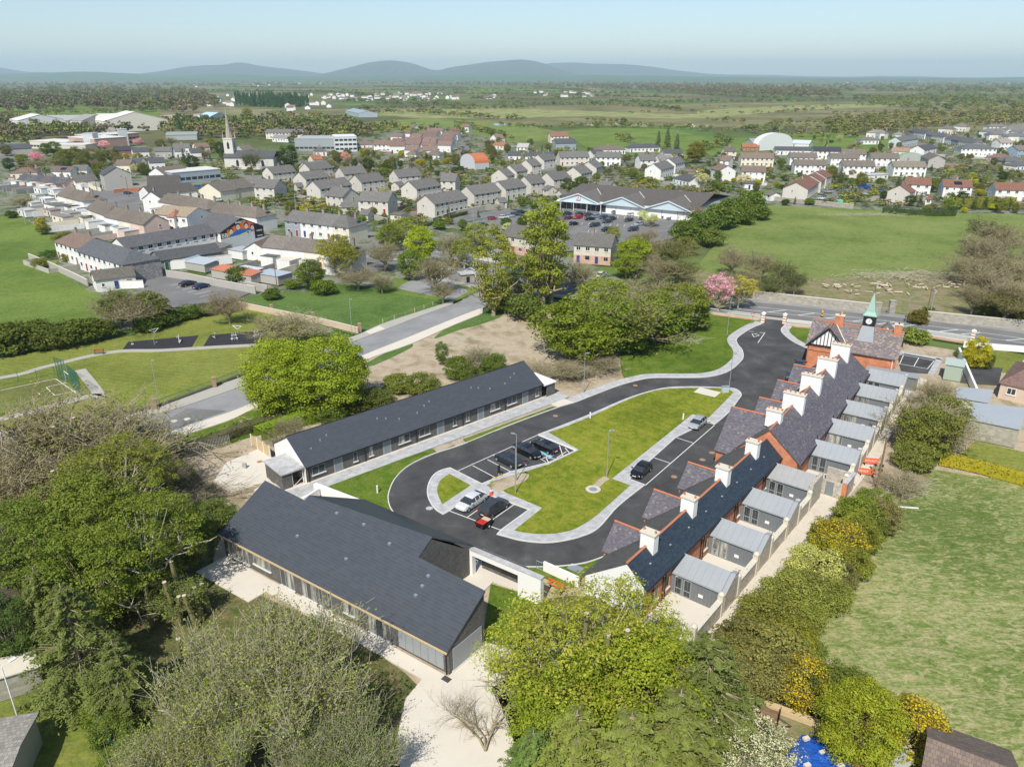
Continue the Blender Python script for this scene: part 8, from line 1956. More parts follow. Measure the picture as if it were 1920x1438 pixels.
# recycling bank
t = thing('clothes_bank','small green recycling container in the cul de sac','container',at(*HC(1400,975)) + (-.06,),R(5)); MB().box(-1.2,1.2,-.8,.8,0,1.5).obj('body',[plain('mint_plastic',(.15,.5,.32),.5)],t); MB().box(-1.25,1.25,-.85,.85,1.5,1.7).obj('lid',[plain('pale_mint',(.3,.6,.45),.5)],t)
# trailers
def trailer(u,v,ang,label,bodym,wood):
 t = thing('car_trailer',label,'trailer',at(u,v,.5) + (.03,),R(ang))
 L,W = (1.9,1.25) if not wood else (2.6,1.5)
 MB().box(-L / 2,L / 2,-W / 2,W / 2,.42,.48).obj('floor',['oldtimber' if wood else 'black'],t)
 for n_,bx in (('side_panel',(-L / 2,L / 2,-W / 2,-W / 2 + .04)),('side_panel',(-L / 2,L / 2,W / 2 - .04,W / 2)),('end_panel',(-L / 2,-L / 2 + .04,-W / 2 + .04,W / 2 - .04)),('end_panel',(L / 2 - .04,L / 2,-W / 2 + .04,W / 2 - .04))):
  MB().box(*bx,.48,.85).obj(n_,[bodym],t)
 for s in (-1,1):
  w = MB().tube((0,s * (W / 2 + .05),.3),(0,s * (W / 2 + .22),.3),.3,.3,14).tube((0,s * (W / 2 + .04),.3),(0,s * (W / 2 + .235),.3),.15,.15,10,1).obj('wheel',['black','whitemetal'],t)
  MB().box(-.42,.42,s * (W / 2 + .13) - .11,s * (W / 2 + .13) + .11,.62,.66).obj('mudguard',['black'],t)
  MB().box(-L / 2 - .06,-L / 2,s * .5 - .09,s * .5 + .09,.45,.6).obj('tail_light',[TAIL],t)
 MB().tube((L / 2,-.5,.45),(L / 2 + 1.1,0,.45),.03).tube((L / 2,.5,.45),(L / 2 + 1.1,0,.45),.03).obj('drawbar',['black'],t)
 if wood: MB().box(L / 2 + .02,L / 2 + .08,-W / 2,W / 2,.45,1.4).obj('ramp_frame',['black'],t)
 else: MB().box(-L / 2 + .1,L / 2 - .8,-W / 2 + .08,W / 2 - .08,.5,.8).obj('red_load',[plain('red_sheeting',(.5,.03,.02),.6,.2)],t); MB().box(.1,L / 2 - .1,-W / 2 + .08,W / 2 - .08,.5,.78).obj('cardboard',[plain('cardboard',(.55,.42,.3),.9)],t)
 return t
trailer(907,980,bay + 180,'small trailer loaded with red sheets hitched behind the dark grey car','black',False)
trailer(1428,1342,dirpx((1400,1335),(1450,1352)),'black framed trailer with brown timber floor and sides under the conifers','oldtimber',True)
def obj1(mb,name,mats,u,v,label,cat,z=0,ang=0,group=None):
 return tag(mb.obj(name,mats,None,at(u,v) + (z,),R(ang)),label,cat,group)
# lamps
def lamp(base,h,label,arm=.6,ang=0,kind='street_lamp',m='steel',z=0.0):
 t = thing(kind,label,'street lamp',base + (z,),R(ang))
 MB().tube((0,0,0),(0,0,1.2),.09,.085,8).tube((0,0,1.2),(0,0,h),.06,.045,8).obj('pole',[m],t)
 MB().tube((0,0,h),(arm,0,h + .05),.03,.03,6).obj('arm',[m],t)
 MB().box(arm - .1,arm + .42,-.12,.12,h + .02,h + .12).obj('lamp_head',[m],t)
 MB().box(-.06,.06,-.105,-.085,.5,1.0).obj('access_door',[m],t)
 return t
lamp(at(1137.5,895.6),7,'lamp post on the lawn of the island, alone at its centre',.3,0); lamp(at(968,903),7,'lamp post behind the three parked cars, right of two',.3,160); lamp(at(966.5,926),6.5,'lamp post near the cone, nearer of the pair',.3,120)
lamp(at(1094.5,734.6),7,'lamp post on the dry soil behind the upper footpath',.3,0); lamp(at(1366,736),7,'lamp post at the rounded tip of the island',.3,0); lamp(at(1363,629),7,'lamp post on the entrance lawn',.3,0)
lamp(at(299,759),7.7,'tall grey lamp post in the park beside the left stone pier',.1,0); lamp(at(660.3,626.6),7.5,'tall grey lamp post at the corner of the green plot',.1,0); lamp(at(829,566),8,'lamp post at the kerb by the bare trees',.1,0)
lamp(at(*VR(160,320)),8,'lamp post behind the right chimney of the gatehouse',.3,0); lamp(at(1383,584),7,'lamp post on the main road near the golden tree',.4,0)
t = lamp(at(40,1366),6.5,'curved white lamp post on the lawn at the lower left corner',.7,60,m='whitemetal')
k_ = 0
for u,v,h in ((16,370,9),(60,350,9),(85,350,9),(121,362,9),(163,378,9),(182,358,9),(197,352,9),(242,370,9),(48,420,7),(340,370,8),(389,352,8),(445,372,8),(688,500,8),(700,410,7),(555,395,7),(843,420,9),(888,440,9),(938,300,9),(1186,268,9),(1020,250,9),(1460,258,9),(1736,310,9),(1590,310,8),(1735,600,8),(1742,598,7),(520,545,8),(1045,520,6),(450,410,8),(1270,260,9)):
 pz = thing('utility_pole','thin dark utility pole standing in the town','pole',at(u,v) + (-.2,),0)
 MB().tube((0,0,0),(0,0,h),.14,.1,6).obj('pole',['oldtimber' if k_ % 2 else 'steel'],pz)
 MB().tube((-.7,0,h - .5),(.7,0,h - .5),.05,.05,4).obj('crossarm',['oldtimber'],pz); k_ += 1
pz = thing('utility_pole','brown wooden telegraph pole beside the orange barriers in the lane','pole',at(1643,918) + (0,),0)
MB().tube((0,0,0),(.05,.1,8.0),.15,.11,8).obj('pole',['oldtimber'],pz); MB().cbox((0,0),.3,.2,7.6,7.9).obj('bracket',['steel'],pz)
# bollards, cone, cabinets, covers
for u,v,lb in ((708,925,'white bollard light on the lawn by the loop bend'),(1280.5,788,'white bollard light on the island beside the silver car'),(1106.5,785.5,'small grey bollard at the footpath edge of the island')):
 t = thing('bollard',lb,'bollard',at(u,v) + (.1,)); MB().tube((0,0,0),(0,0,.95),.11,.11,10).obj('post',['whitemetal'],t); MB().tube((0,0,.95),(0,0,1.05),.13,.12,10).obj('cap',['whitemetal'],t)
t = thing('traffic_cone','tall orange traffic cone behind the white car','traffic cone',at(921,929) + (.15,)); MB().lathe((0,0),[(.2,.05),(.12,.55),(.04,1.05)],12).obj('cone',['orange'],t); MB().box(-.26,.26,-.26,.26,0,.06).obj('base',['orange'],t); MB().lathe((0,0),[(.145,.5),(.105,.75)],12).obj('reflective_band',['whitepaint'],t)
t = thing('charging_post','black charging post with yellow guards beside the empty bays','charging post',at(935.5,893) + (.15,)); MB().box(-.18,.18,-.12,.12,.4,1.5).obj('housing',['black'],t); MB().box(-.08,.08,-.08,.08,0,.4).obj('stand',['steel'],t); MB().tube((.3,-.3,0),(.3,-.3,.5),.05).tube((-.9,-.9,.08),(.2,-.5,.08),.05).obj('yellow_guard',['yellowpaint'],t)
t = thing('utility_cabinet','pale blue utility cabinet at the island tip','cabinet',at(1359,737) + (.15,),R(10)); MB().box(-.6,.6,-.25,.25,0,1.1).obj('housing',[plain('cabinet_blue',(.42,.50,.54),.6)],t); MB().box(-.65,.65,-.3,.3,1.1,1.15).obj('lid',['steel'],t)
def cover(u,v,r,label,m,z,sq=False,name='manhole_cover'):
 mb = MB()
 if sq: mb.box(-r,r,-r * .7,r * .7,-.02,0)
 else: mb.prism([(r * math.cos(2 * PI * i / 16),r * math.sin(2 * PI * i / 16)) for i in range(16)],-.02,0)
 return struct(link(name,mb.mesh(name,[m]),None,at(u,v) + (z,),R(-36)))
rust = plain('rusty_iron',(.36,.22,.13),.9,.2,4); dkc = plain('dark_iron',(.06,.06,.06),.8)
for u,v,z in ((1191,723,.036),(1041.5,780,.036),(1264,894,.036),(1335,849,.036),(1317,862,.036)): cover(u,v,.42,'',rust,z)
cover(487,866,.4,'',rust,.056); cover(376,880,.0001,'',rust,-.05)
for u,v in ((326,789),(351,785)): cover(u,v,.5,'','chimcap',-.04)
for u,v in ((930,1204),(837,1273)): cover(u,v,.42,'',dkc,.024,True)
cover(1676,863,.35,'',dkc,-.014); cover(1597,907,.4,'',rust,-.014,True)
cover(1326,737,1.9,'','concrete',.175,True,'concrete_slab'); cover(1112,919,1.0,'','gravel',.175,False,'gravel_ring'); cover(1112,919,.55,'','steel',.18); cover(1079,1066,.8,'','steel',.09,True)
ribbon('bare_soil_patch',G([(1118,913),(1128,903),(1138,897)]),.5,-.5,.17,'soil',.05)
t = cover(805,953,.45,'','footpath',.036)
# signs
t = thing('yield_sign','triangular yield sign on a pole by the entrance lawn','road sign',at(1409,611) + (.1,),R(10)); MB().tube((0,0,0),(0,0,2.7),.035).obj('pole',['steel'],t)
MB().solid([(-.45,-.05,2.7),(.45,-.05,2.7),(.45,-.02,2.7),(-.45,-.02,2.7),(-.02,-.05,1.95),(.02,-.05,1.95),(.02,-.02,1.95),(-.02,-.02,1.95)]).obj('sign_plate',[TAIL],t); MB().solid([(-.28,-.06,2.6),(.28,-.06,2.6),(.28,-.055,2.6),(-.28,-.055,2.6),(-.02,-.06,2.15),(.02,-.06,2.15),(.02,-.055,2.15),(-.02,-.055,2.15)]).obj('sign_face',['whitepaint'],t)
for u,v,lb in ((1541,594,'yellow and black roadside marker post on the main road, left'),(1577,597,'yellow and black roadside marker post on the main road, right')):
 t = thing('marker_post',lb,'marker post',at(u,v) + (-.04,)); MB().box(-.18,.18,-.08,.08,.25,1.5).obj('panel',['yellowpaint'],t); MB().box(-.25,.25,-.2,.2,0,.25).obj('base',['black'],t); MB().box(-.185,.185,-.085,.085,.7,.95).obj('black_band',['black'],t)
# orange barriers in the lane
barrier(at(1631,871) + (0,),R(-12),'orange barrier in the lane, farther side of the enclosure'); barrier(at(1624,891) + (0,),R(-18),'orange barrier in the lane, nearer side of the enclosure'); barrier(at(1652,878) + (0,),R(60),'orange barrier in the lane, end piece behind the wooden pole')
obj1(MB().cbox((0,0),2.2,1.6,0,.3),'rubble_heap',['gravel'],1733,870,'pale rubble strip beside the lane by the brambles','rubble')
t = tag(MB().box(-1.2,1.2,-.08,.08,0,.12).obj('white_board',['whitemetal'],None,at(1703,952) + (0,),R(-8)),'white plank lying in the tussock field by the brambles','plank')
obj1(MB().cbox((0,0),.5,.4,0,.8),'concrete_post',['footpath'],459,878,'small concrete marker standing on the soil left of the white gable','marker')
t = thing('compost_bin','dark green compost bin behind the long shed','bin',at(*VR(1095,1280)) + (0,)); MB().lathe((0,0),[(.5,0),(.42,.7),(.3,.95),(.01,1.0)],12).obj('body',['greenmetal'],t)
# fences
def posts_fence(name,label,pts,h,step,postm,rails,railm,cat='fence',bars=0,barm=None,pr=.04,mesh=None):
 L = [at(*p) for p in pts]; t = thing(name,label,cat,L[0] + (0,)); ox,oy = L[0]
 pm = MB().tube((0,0,0),(0,0,h),pr,pr,5).mesh('post',[postm])
 bm = MB().box(-.035,.035,-.012,.012,.1,h).mesh('pale',[barm]) if bars else None
 for a,b in zip(L[:-1],L[1:]):
  ln = math.hypot(b[0] - a[0],b[1] - a[1]); n = max(1,round(ln / step)); an = math.atan2(b[1] - a[1],b[0] - a[0])
  for i in range(n + 1): link('post',pm,t,(a[0] + (b[0] - a[0]) * i / n - ox,a[1] + (b[1] - a[1]) * i / n - oy,0))
  for z in rails: MB().tube((a[0] - ox,a[1] - oy,z),(b[0] - ox,b[1] - oy,z),.02,.02,4).obj('rail',[railm],t)
  if bars:
   k = min(280,int(ln / bars))
   for i in range(k): link('pale',bm,t,(a[0] + (b[0] - a[0]) * (i + .5) / k - ox,a[1] + (b[1] - a[1]) * (i + .5) / k - oy,0),an)
  if mesh:
   mbm = MB()
   for i in range(int(ln / .12)):
    p = (a[0] + (b[0] - a[0]) * i * .12 / ln - ox,a[1] + (b[1] - a[1]) * i * .12 / ln - oy); mbm.cbox(p,.012,.012,.05,h,an)
   for i in range(int(h / .2)): mbm.tube((a[0] - ox,a[1] - oy,.1 + i * .2),(b[0] - ox,b[1] - oy,.1 + i * .2),.008,.008,3,cap=False)
   o = mbm.obj('wire_mesh',[mesh],t)
 return t
posts_fence('pitch_fence','low green mesh fence along the far side of the sports pitch',[(0,722),(103,702)],1.6,3,'greenmetal',(.2,.9,1.55),'greenmetal'); posts_fence('pitch_fence','low green mesh fence along the near side of the sports pitch',[(0,778),(60,766),(118,750)],1.7,2.9,'greenmetal',(.1,.9,1.65),'greenmetal')
posts_fence('goal_screen','tall green mesh screen at the goal, left panel',[(110,710),(128,717)],4.2,1.2,'greenmetal',(.1,4.1),'greenmetal',mesh='greenmetal',pr=.05); posts_fence('goal_screen','tall green mesh screen at the goal, right panel',[(134,725),(153,741)],4.2,1.2,'greenmetal',(.1,4.1),'greenmetal',mesh='greenmetal',pr=.05)
t = thing('football_goal','white framed small goal between the green screens','goal',at(129,719) + (0,),R(-45)); MB().tube((-1.4,0,0),(-1.4,0,2),.05).tube((1.4,0,0),(1.4,0,2),.05).tube((-1.4,0,2),(1.4,0,2),.05).obj('frame',['whitemetal'],t)
posts_fence('palisade_fence','weathered palisade fence on the soil left of the long building',[(348,858),(390,845),(432,832)],1.6,3.2,'greenmetal',(.4,1.3),'oldtimber',bars=.22,barm='footpath')
posts_fence('palisade_fence','grey palisade fence behind the laurel hedge',[(585,788),(620,776),(660,766)],1.6,3,'greenmetal',(.4,1.3),'oldtimber',bars=.25,barm='footpath')
posts_fence('mesh_fence','green mesh fence at the bottom left corner',[(165,1330),(200,1390),(240,1450)],1.6,2.4,'greenmetal',(.1,1.5),'greenmetal',mesh='greenmetal')
posts_fence('timber_rail_fence','broken timber rail fence along the green plot edge',[(718,606),(760,592),(812,573)],1.0,3.5,'palebark',(.85,),'palebark',pr=.08)
M['oldstonered'] = plain('reddish_stone',(.36,.24,.18),.9,.25,3)
def road_fence(a,b,label):
 A,B = at(*a),at(*b); L_ = math.hypot(B[0] - A[0],B[1] - A[1]); t = thing('roadside_railing',label,'railing',A + (0,),math.atan2(B[1] - A[1],B[0] - A[0]))
 MB().box(.5,L_ - .5,-.15,.15,0,.38).obj('brick_plinth',['darkbrick'],t); MB().box(.5,L_ - .5,-.02,.02,.5,.54).box(.5,L_ - .5,-.02,.02,1.25,1.3).obj('rail',['greenmetal'],t)
 bm = MB().box(-.01,.01,-.01,.01,.4,1.35).mesh('bar',['greenmetal']); n = min(110,int(L_ / .22))
 for i in range(n): link('bar',bm,t,(.5 + (L_ - 1) * i / n,0,0))
 return t
for a,b,lb in (((175,790),(290,766),'low brick plinth with railing, left of the lamp post'),((290,766),(402,725),'low brick plinth with railing between the two stone piers'),((402,725),(470,698),'low brick plinth with railing running under the yellow-green tree')): road_fence(a,b,lb)
for u,v,lb in ((291,767,'reddish stone pier by the estate road, left'),(403,726,'reddish stone pier by the estate road, right'),(675,622,'brick pier at the plot corner by the road'),(588,601,'brick pier along the pink wall, middle'),(510,586,'brick pier along the pink wall, left')):
 t = thing('stone_pier',lb,'pier',at(u,v) + (-.05,),R(25));
 for i in range(6): MB().box(-.3,.3,-.3,.3,.3 * i,.3 * i + .3).obj('stone_course',['oldstonered'],t)
 MB().box(-.37,.37,-.37,.37,1.8,1.92).obj('cap',['oldstonered'],t); MB().lathe((0,0),[(.4,1.92),(.02,2.1)],4).obj('pyramid_top',['oldstonered'],t)
def wall_line(name,label,pts,h,th,m,cap='chimcap',cat='wall',z=-.2):
 L = [at(*p) for p in pts]; ox,oy = L[0]; t = thing(name,label,cat,(ox,oy,z))
 P = [(p[0] - ox,p[1] - oy) for p in L]; A,B = offset(P,th / 2,False),offset(P,-th / 2,False)
 MB().prism(A + B[::-1],0,h).obj('masonry',[m],t); A,B = offset(P,th / 2 + .05,False),offset(P,-th / 2 - .05,False); MB().prism(A + B[::-1],h,h + .1).obj('coping',[cap],t)
 return t
pinkr = plain('pink_beige_render',(.58,.44,.33),.9,.08,1)
wall_line('pink_wall','pink-beige rendered wall between park and green plot',[(445,574),(520,590),(600,606),(672,624)],1.3,.3,pinkr)
gr = plain('grey_block_render',(.40,.38,.34),.9,.12,1)
wall_line('car_park_wall','long pale block wall along the pub car park',[Z4(1250,555),Z4(1420,580),Z4(1600,620),Z4(1917,680)],1.9,.25,gr); wall_line('garden_wall','block wall of the gardens on the pasture edge',[Z4(220,420),Z4(400,495),Z4(560,570),Z4(660,620)],1.7,.25,gr); wall_line('garden_wall','white yard wall in front of the small white bungalow',[Z4(735,660),Z4(900,640),Z4(1080,635)],2.0,.25,'white')
wall_line('garden_wall','large pale yard wall under the mural',[Z4(1255,500),Z4(1500,480),Z4(1740,450)],2.6,.25,'white'); wall_line('garden_wall','white wall round the sheds beside the dark pole',[Z5(100,640),Z5(250,670)],1.8,.25,gr)
wall_line('boundary_wall','long stone wall along the main road, left of the field gate',[(1411,561),(1500,571),(1600,582),(1636,586)],2.2,.5,'wallstone'); wall_line('boundary_wall','long stone wall along the main road, right of the field gate',[(1734,600),(1800,607),(1920,619),(2050,632)],2.2,.5,'wallstone')
wall_line('field_wall','old stone wall between the meadow and the cul de sac',[HC(590,925),HC(900,960),HC(1200,990),HC(1560,1030)],1.8,.4,'wallstone'); wall_line('garden_wall','grey garden wall behind the blue van',[HC(1490,790),HC(1750,800),HC(1920,790)],1.6,.25,gr); wall_line('garden_wall','pale wall along the hedge road with recessed panels',[HB(270,1060),HB(500,985),HB(800,930),HB(980,910)],2.0,.3,gr); wall_line('garden_wall','grey wall behind the long cream terrace',[HA(1100,860),HA(1300,900),HA(1480,950)],1.8,.25,gr)
wall_line('garden_wall','red brick wall by the small street yard',[HE(855,690),HE(940,680),HE(1055,670)],1.8,.25,'redbrick')
for (a,b,lb) in (((1643,590),(1650,590),'grey stone gate pillar left of the old field gate'),((1670,586),(1677,586),'grey stone gate pillar right of the old field gate')):
 obj1(MB().cbox((0,0),1.3,.9,0,3.0).cbox((0,0),1.5,1.1,3.0,3.15),'gate_pillar',['wallstone'],a[0],a[1] + 2,lb,'gate pillar')
t = thing('field_gate','thin metal gate hanging between the grey stone pillars','gate',at(1653,590) + (0,),R(8))
for z in (.4,.8,1.2,1.5): MB().tube((0,0,z),(3.0,0,z + .1),.03,.03,4).obj('bar',['footpath'],t)
posts_fence('yard_gate','grey steel yard gates at the far end of the gravel lane',[e5(1000,815),e5(1070,825)],1.7,1.3,'steel',(.2,.9,1.6),'steel',bars=.3,barm='steel')
posts_fence('wire_fence','small dark posts along the path by the stone hut',[(855,553),(870,548),(890,542)],.9,1.5,'black',(.8,),'steel')
t = thing('stone_hut','small square stone hut at the junction green','hut',at(875,527) + (-.1,),R(20)); MB().box(-1.8,1.8,-1.5,1.5,0,2.2).obj('wall',['wallstone'],t); MB().box(-2.1,2.1,-1.8,1.8,2.2,2.45).obj('roof_slab',['footpath'],t); MB().box(-.5,.4,-1.54,-1.5,0,1.6).obj('opening',['black'],t)  # black slab on the solid wall, doorway darkness put into its colour
# bench and exercise machines
t = thing('park_bench','red-brown park bench on the path in the park','bench',at(186,663) + (-.1,),R(8))
for i in range(4): MB().box(-.95,.95,-.22 + .12 * i,-.13 + .12 * i,.44,.48).obj('seat_slat',[plain('red_timber',(.32,.10,.04),.7)] if i == 0 else [MATS['red_timber']],t)
for i in range(3): MB().box(-.95,.95,.26,.3,.56 + .13 * i,.66 + .13 * i).obj('back_slat',[MATS['red_timber']],t)
for x in (-.8,.8): MB().box(x - .04,x + .04,-.22,-.16,0,.44).box(x - .04,x + .04,.24,.28,0,.95).obj('leg',['black'],t)
vx = view(200,560,4.794)
for i,(x,y,k,lb) in enumerate(((232,410,0,'single post exercise machine at the left end of the rubber area'),(435,340,1,'exercise machine with crossed white arms'),(430,410,2,'low exercise machine with a bent footrest'),(655,390,3,'large exercise frame with two seats and handles'),(975,355,2,'small exercise machine at the left of the second rubber area'),(1180,310,1,'exercise wheels machine under the bare tree'),(1150,370,3,'exercise frame with two footplates in the second area'),(1350,340,3,'exercise machine partly hidden by the yellow-green tree'))):
 t = thing('exercise_machine',lb,'exercise machine',at(*vx(x,y)) + (-.1,),R(20 + 30 * i))
 MB().tube((0,0,0),(0,0,1.6),.07).obj('post',['steel'],t)
 if k == 1: MB().tube((-1,0,1.7),(.1,0,.9),.05).tube((1,0,1.7),(-.1,0,.9),.05).tube((-1,0,1.7),(1,0,1.7),.04).obj('arms',['whitemetal'],t)
 if k == 2: MB().tube((0,0,1.2),(-.5,0,1.3),.04).tube((0,0,.15),(.9,0,.3),.05).obj('footrest',['whitemetal'],t)
 if k == 3: MB().tube((-.5,0,0),(-.3,0,1.6),.05).tube((.5,0,0),(.3,0,1.6),.05).tube((-.6,.3,1.2),(.6,.3,1.2),.04).obj('handles',['whitemetal'],t); MB().box(-.7,-.2,-.3,.1,.35,.42).box(.2,.7,-.3,.1,.35,.42).obj('seat',['whitemetal'],t)
 if k == 0: MB().box(-.25,.25,-.1,.1,.1,.2).obj('footplate',['whitemetal'],t)
# log piles in the cleared ground
lr = random.Random(3)
logm = MB().tube((-.7,0,0),(.7,0,0),.14,.12,7).mesh('log',['cutwood'])
for u,v,n,lb in ((1571,537,12,'pile of pale sawn logs, leftmost on the cleared ground'),(1655,536,16,'pile of pale sawn logs in the middle of the cleared ground'),(1662,546,7,'small pile of split logs under the middle pile'),(1622,551,6,'flat scatter of pale logs above the clock turret'),(1725,540,9,'pile of pale logs right of the middle pile'),(1782,536,8,'rightmost pile of cut logs near the bare clump'),(1758,543,4,'few cut rounds between the right piles')):
 cx,cy = at(u,v); t = thing('log_pile',lb,'log pile',(cx,cy,-.15),0)
 for i in range(n):
  o = link('log',logm,t,(lr.gauss(0,2.0),lr.gauss(0,1.2),.2 + .35 * (i % 3)),lr.uniform(0,3.1)); s = lr.uniform(.6,1.5); o.scale = (s,lr.uniform(.7,1.6),lr.uniform(.7,1.6))
def brush(name,label,u,v,L,W,h,n,ang,m='bark',thick=.05):
 S = []; a0 = R(ang)
 for i in range(n):
  x,y = lr.gauss(0,L / 3),lr.gauss(0,W / 3); a = a0 + lr.gauss(0,.8); l = lr.uniform(1,3.5); z = abs(lr.gauss(0,h * .5))
  S.append((x,y,z,x + math.cos(a) * l,y + math.sin(a) * l,max(.02,z + lr.gauss(0,.5)),lr.uniform(.4,1) * thick,.01))
 V,F = segs(S,3); o = link(name,np_mesh(name,V,F,[m]),None,at(u,v) + (-.1,))
 return stuff(o,label,'branches')
brush('brushwood','heap of grey cut branches on the meadow edge',1700,520,24,8,1.2,900,10,'palebark',.09); brush('brushwood','brown cut branches strewn right of the log piles',1790,528,18,8,1,500,10,'bark'); brush('brushwood','fallen twigs on the dry soil left of the hall',360,930,12,6,.6,500,20,'bark',.04)
brush('brushwood','twigs strewn on soil behind the long building',1000,700,20,5,.5,450,10,'bark',.04); brush('brushwood','tangled brambles by the lane pole',1690,915,5,3,.6,350,40,'palebark',.03); brush('brushwood','grey litter of branches under the field wall',1620,404,26,3,.8,400,0,'palebark',.07)
brush('brushwood','fallen grey branch on the entrance lawn edge',1285,640,5,3,.8,140,20,'palebark',.05)
# the lopped dead tree lying on the yard
t = thing('cut_branch','bare cut branch with curling twigs lying on the concrete yard','branch',at(910,1410) + (.05,),R(100))
r_ = random.Random(9); S = []
def br(p,d,l,rr,lev):
 for i in range(4):
  q = p + d * l / 4; q.z = max(.06,q.z); S.append(tuple(p) + tuple(q) + (rr,rr * .8)); rr *= .8; p = q
  d = (d + Vector((r_.gauss(0,.28),r_.gauss(0,.28),r_.gauss(0,.2)))).normalized()
  if lev < 3:
   for _ in range(2): br(p,(d + Vector((r_.gauss(0,.8),r_.gauss(0,.8),r_.gauss(.15,.35)))).normalized(),l * .5,rr * .6,lev + 1)
for k in (-.45,-.1,.3): br(Vector((0,0,.15)),Vector((1,k,.12)).normalized(),4.6,.11,0)
V,F = segs(S,4); link('branches',np_mesh('branches',V,F,['bark']),t)
# sawn limb ends on the lopped trees
for (u,v,z) in ((138,783,11),(100,800,10),(190,862,11),(98,883,9),(308,1091,5),(364,1101,3.5),(378,1095,3.5),(345,1116,4),(335,1118,3.5),(272,1095,5),(334,1197,3),(321,1052,6),(1140,1190,10),(1177,1181,10),(1100,1150,10)):
 x,y = at(u,v,z); t = thing('lopped_stem','pale sawn stump end rising from a lopped limb','stem',(x,y,0),0,'sawn stems of the lopped trees')
 MB().tube((r_.uniform(-.5,.5),.3,0),(0,0,z),.28,.2,7).obj('stem',['mossbark'],t); MB().tube((0,0,z),(0,0,z + .04),.21,.2,10).obj('sawn_face',['cutwood'],t)
# blue sheet with blocks, sheds at the bottom right
P = [at(*p,.7) for p in ((1472,1412),(1506,1368),(1548,1378),(1580,1405),(1610,1435),(1650,1470),(1490,1470))]
t = thing('blue_tarpaulin','crumpled blue plastic sheet held down at the bottom edge','tarpaulin',P[0] + (0,)); ox,oy = P[0]
mb = MB(); Q = [(p[0] - ox,p[1] - oy) for p in P]; cx,cy = sum(p[0] for p in Q) / 7,sum(p[1] for p in Q) / 7
for i in range(7):
 a,b = Q[i],Q[(i + 1) % 7]
 for j in range(5):
  for_ = lambda p,k: (p[0] + (cx - p[0]) * k / 5,p[1] + (cy - p[1]) * k / 5,.25 + .55 * math.sqrt(k / 5) + .06 * math.sin(7 * p[0] + 3 * k))
  mb.face([for_(a,j),for_(b,j),for_(b,j + 1),for_(a,j + 1)])
 mb.face([(a[0],a[1],0),(b[0],b[1],0),(b[0],b[1],.25 + .06 * math.sin(7 * b[0])),(a[0],a[1],.25 + .06 * math.sin(7 * a[0]))])
mb.obj('sheet',['tarp'],t)
for u,v,lb in ((1512,1382,'top'),(1543,1408,'middle'),(1488,1420,'left'),(1577,1433,'right'),(1514,1432,'lower')):
 o = obj1(MB().box(-.26,.26,-.16,.16,.62,.85),'white_block',['chimcap'],u,v + 4,'white weight block on the blue sheet, %s one' % lb,'block',0,20); x,y = at(u,v,.85); o.location = (x,y,0)
t = thing('flower_pots','pink flowers in a tub beside the blue sheet','flower tub',at(1605,1437) + (0,)); MB().lathe((0,0),[(.4,0),(.5,.4),(.01,.42)],10).obj('tub',['terracotta'],t)
Pp = rng.normal(0,.5,(260,3)) * [1.6,.8,.3] + [0,0,.6]; V,F,T = leaves(Pp,np.tile([0,0,1.],(260,1)),.16,np.ones((260,3))); link('blossom',np_mesh('blossom',V,F,['leaf'],T),t,color=(.7,.3,.42))
t = thing('glasshouse','small lean-to greenhouse with green frame and slatted roof at the bottom edge','greenhouse',at(1668,1440) + (0,),R(28)); MB().plate([(-1.6,-1.6,1.7),(.1,-1.6,2.3),(.1,1.6,2.3),(-1.6,1.6,1.7)][::-1][::-1],.05).obj('roof_pane',[plain('milky_glass',(.35,.36,.33),.3)],t); MB().box(.1,.25,-1.7,1.7,0,2.3).obj('frame',['greenmetal'],t)
for i in range(8): MB().plate([(.3,-1.6 + .42 * i,2.2),(1.9,-1.6 + .42 * i,1.6),(1.9,-1.38 + .42 * i,1.6),(.3,-1.38 + .42 * i,2.2)],.04).obj('slat',['chimcap'],t)
obj1(MB().box(-2.9,2.9,-.3,.3,.0,.5),'timber_stack',['timber'],1482,1342,'long stack of pale planks behind the trailer','timber stack',0,dirpx((1440,1330),(1510,1356)))
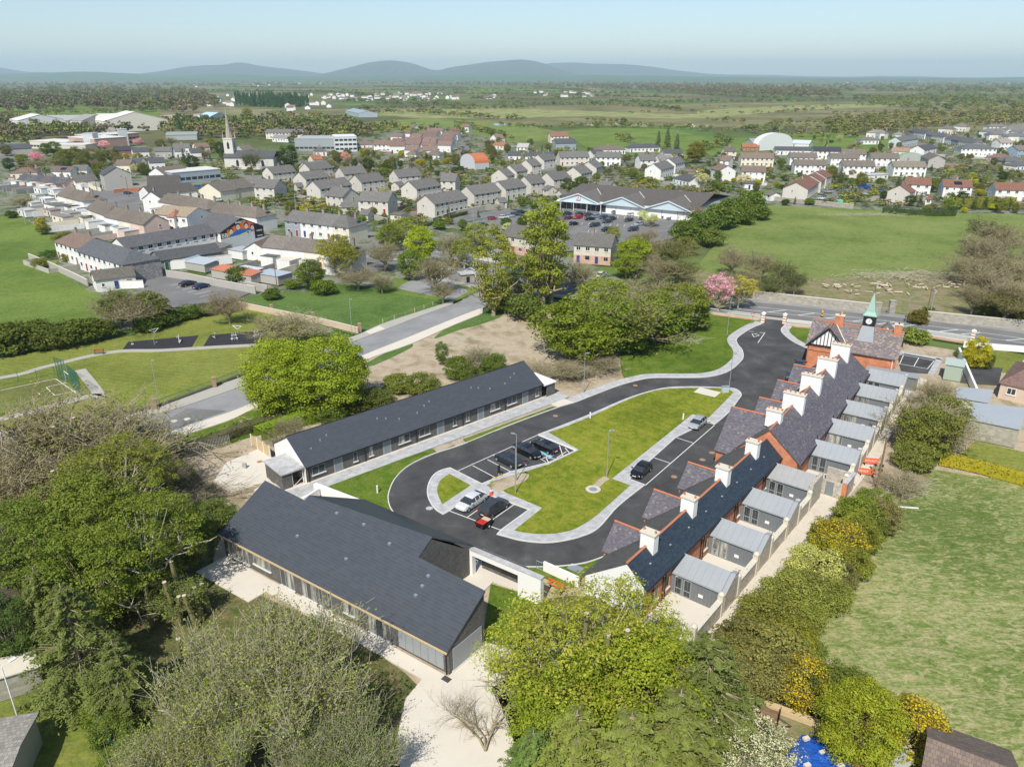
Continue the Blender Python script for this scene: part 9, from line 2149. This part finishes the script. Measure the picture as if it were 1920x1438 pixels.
# marsh pool, haze, labels
region('pond',[(926,232),(945,231),(948,234),(930,235)],-.33,plain('water',(.12,.2,.3),.1),None,True)
def haze():
 mb = MB(); mb.prism([(-24000,-900),(24000,-900),(24000,27000),(-24000,27000)],-22.0,520.0,0,None,True)
 o = mb.obj('haze',[])
 m = bpy.data.materials.new('haze_air'); m.use_nodes = True; t_ = m.node_tree; t_.nodes.clear(); out = t_.nodes.new('ShaderNodeOutputMaterial'); v = t_.nodes.new('ShaderNodeVolumePrincipled')
 v.inputs['Color'].default_value = (.68,.86,1.0,1); v.inputs['Density'].default_value = HAZE_D; v.inputs['Anisotropy'].default_value = .1
 t_.links.new(v.outputs[0],out.inputs['Volume']); o.data.materials.append(m); o['kind'] = 'stuff'
HAZE_D = 0.00007
haze()
# ------------------------------------------------------------------ make every label single out one thing
from collections import defaultdict
bylab = defaultdict(list)
for o in THINGS:
 if not o.get('label'): continue
 bylab[o['label']].append(o)
def ordi(n):
 w = ['first','second','third','fourth','fifth','sixth','seventh','eighth','ninth','tenth','eleventh','twelfth','thirteenth','fourteenth','fifteenth','sixteenth','seventeenth','eighteenth','nineteenth','twentieth']
 if n < 20: return w[n]
 t = {2: 'twenty',3: 'thirty',4: 'forty',5: 'fifty'}.get((n + 1) // 10,'sixty'); u = (n + 1) % 10
 return t + '-' + w[u - 1] if u else {20: 'twentieth',30: 'thirtieth',40: 'fortieth',50: 'fiftieth'}.get(n + 1,'sixtieth')
def trim(s,n):
 w = s.split()[:n]
 while w[-1] in ('of','the','a','in','on','and','by','with','beside','its','left','from','at','to','behind','under') and len(s.split()) > n: w.pop()
 return ' '.join(w).rstrip(',')
for lab,L in bylab.items():
 if len(L) < 2: continue
 L.sort(key=lambda o: px(o.location[0],o.location[1])[0])
 grp = L[0].get('group') or (lab[:70])
 for i,o in enumerate(L):
  suf = 'leftmost' if i == 0 else ('rightmost' if i == len(L) - 1 else ordi(i) + ' from left')
  o['label'] = trim(lab,16 - len(suf.split())) + ', ' + suf
  o['group'] = grp
for o in THINGS: o['label'] = trim(o['label'],16)
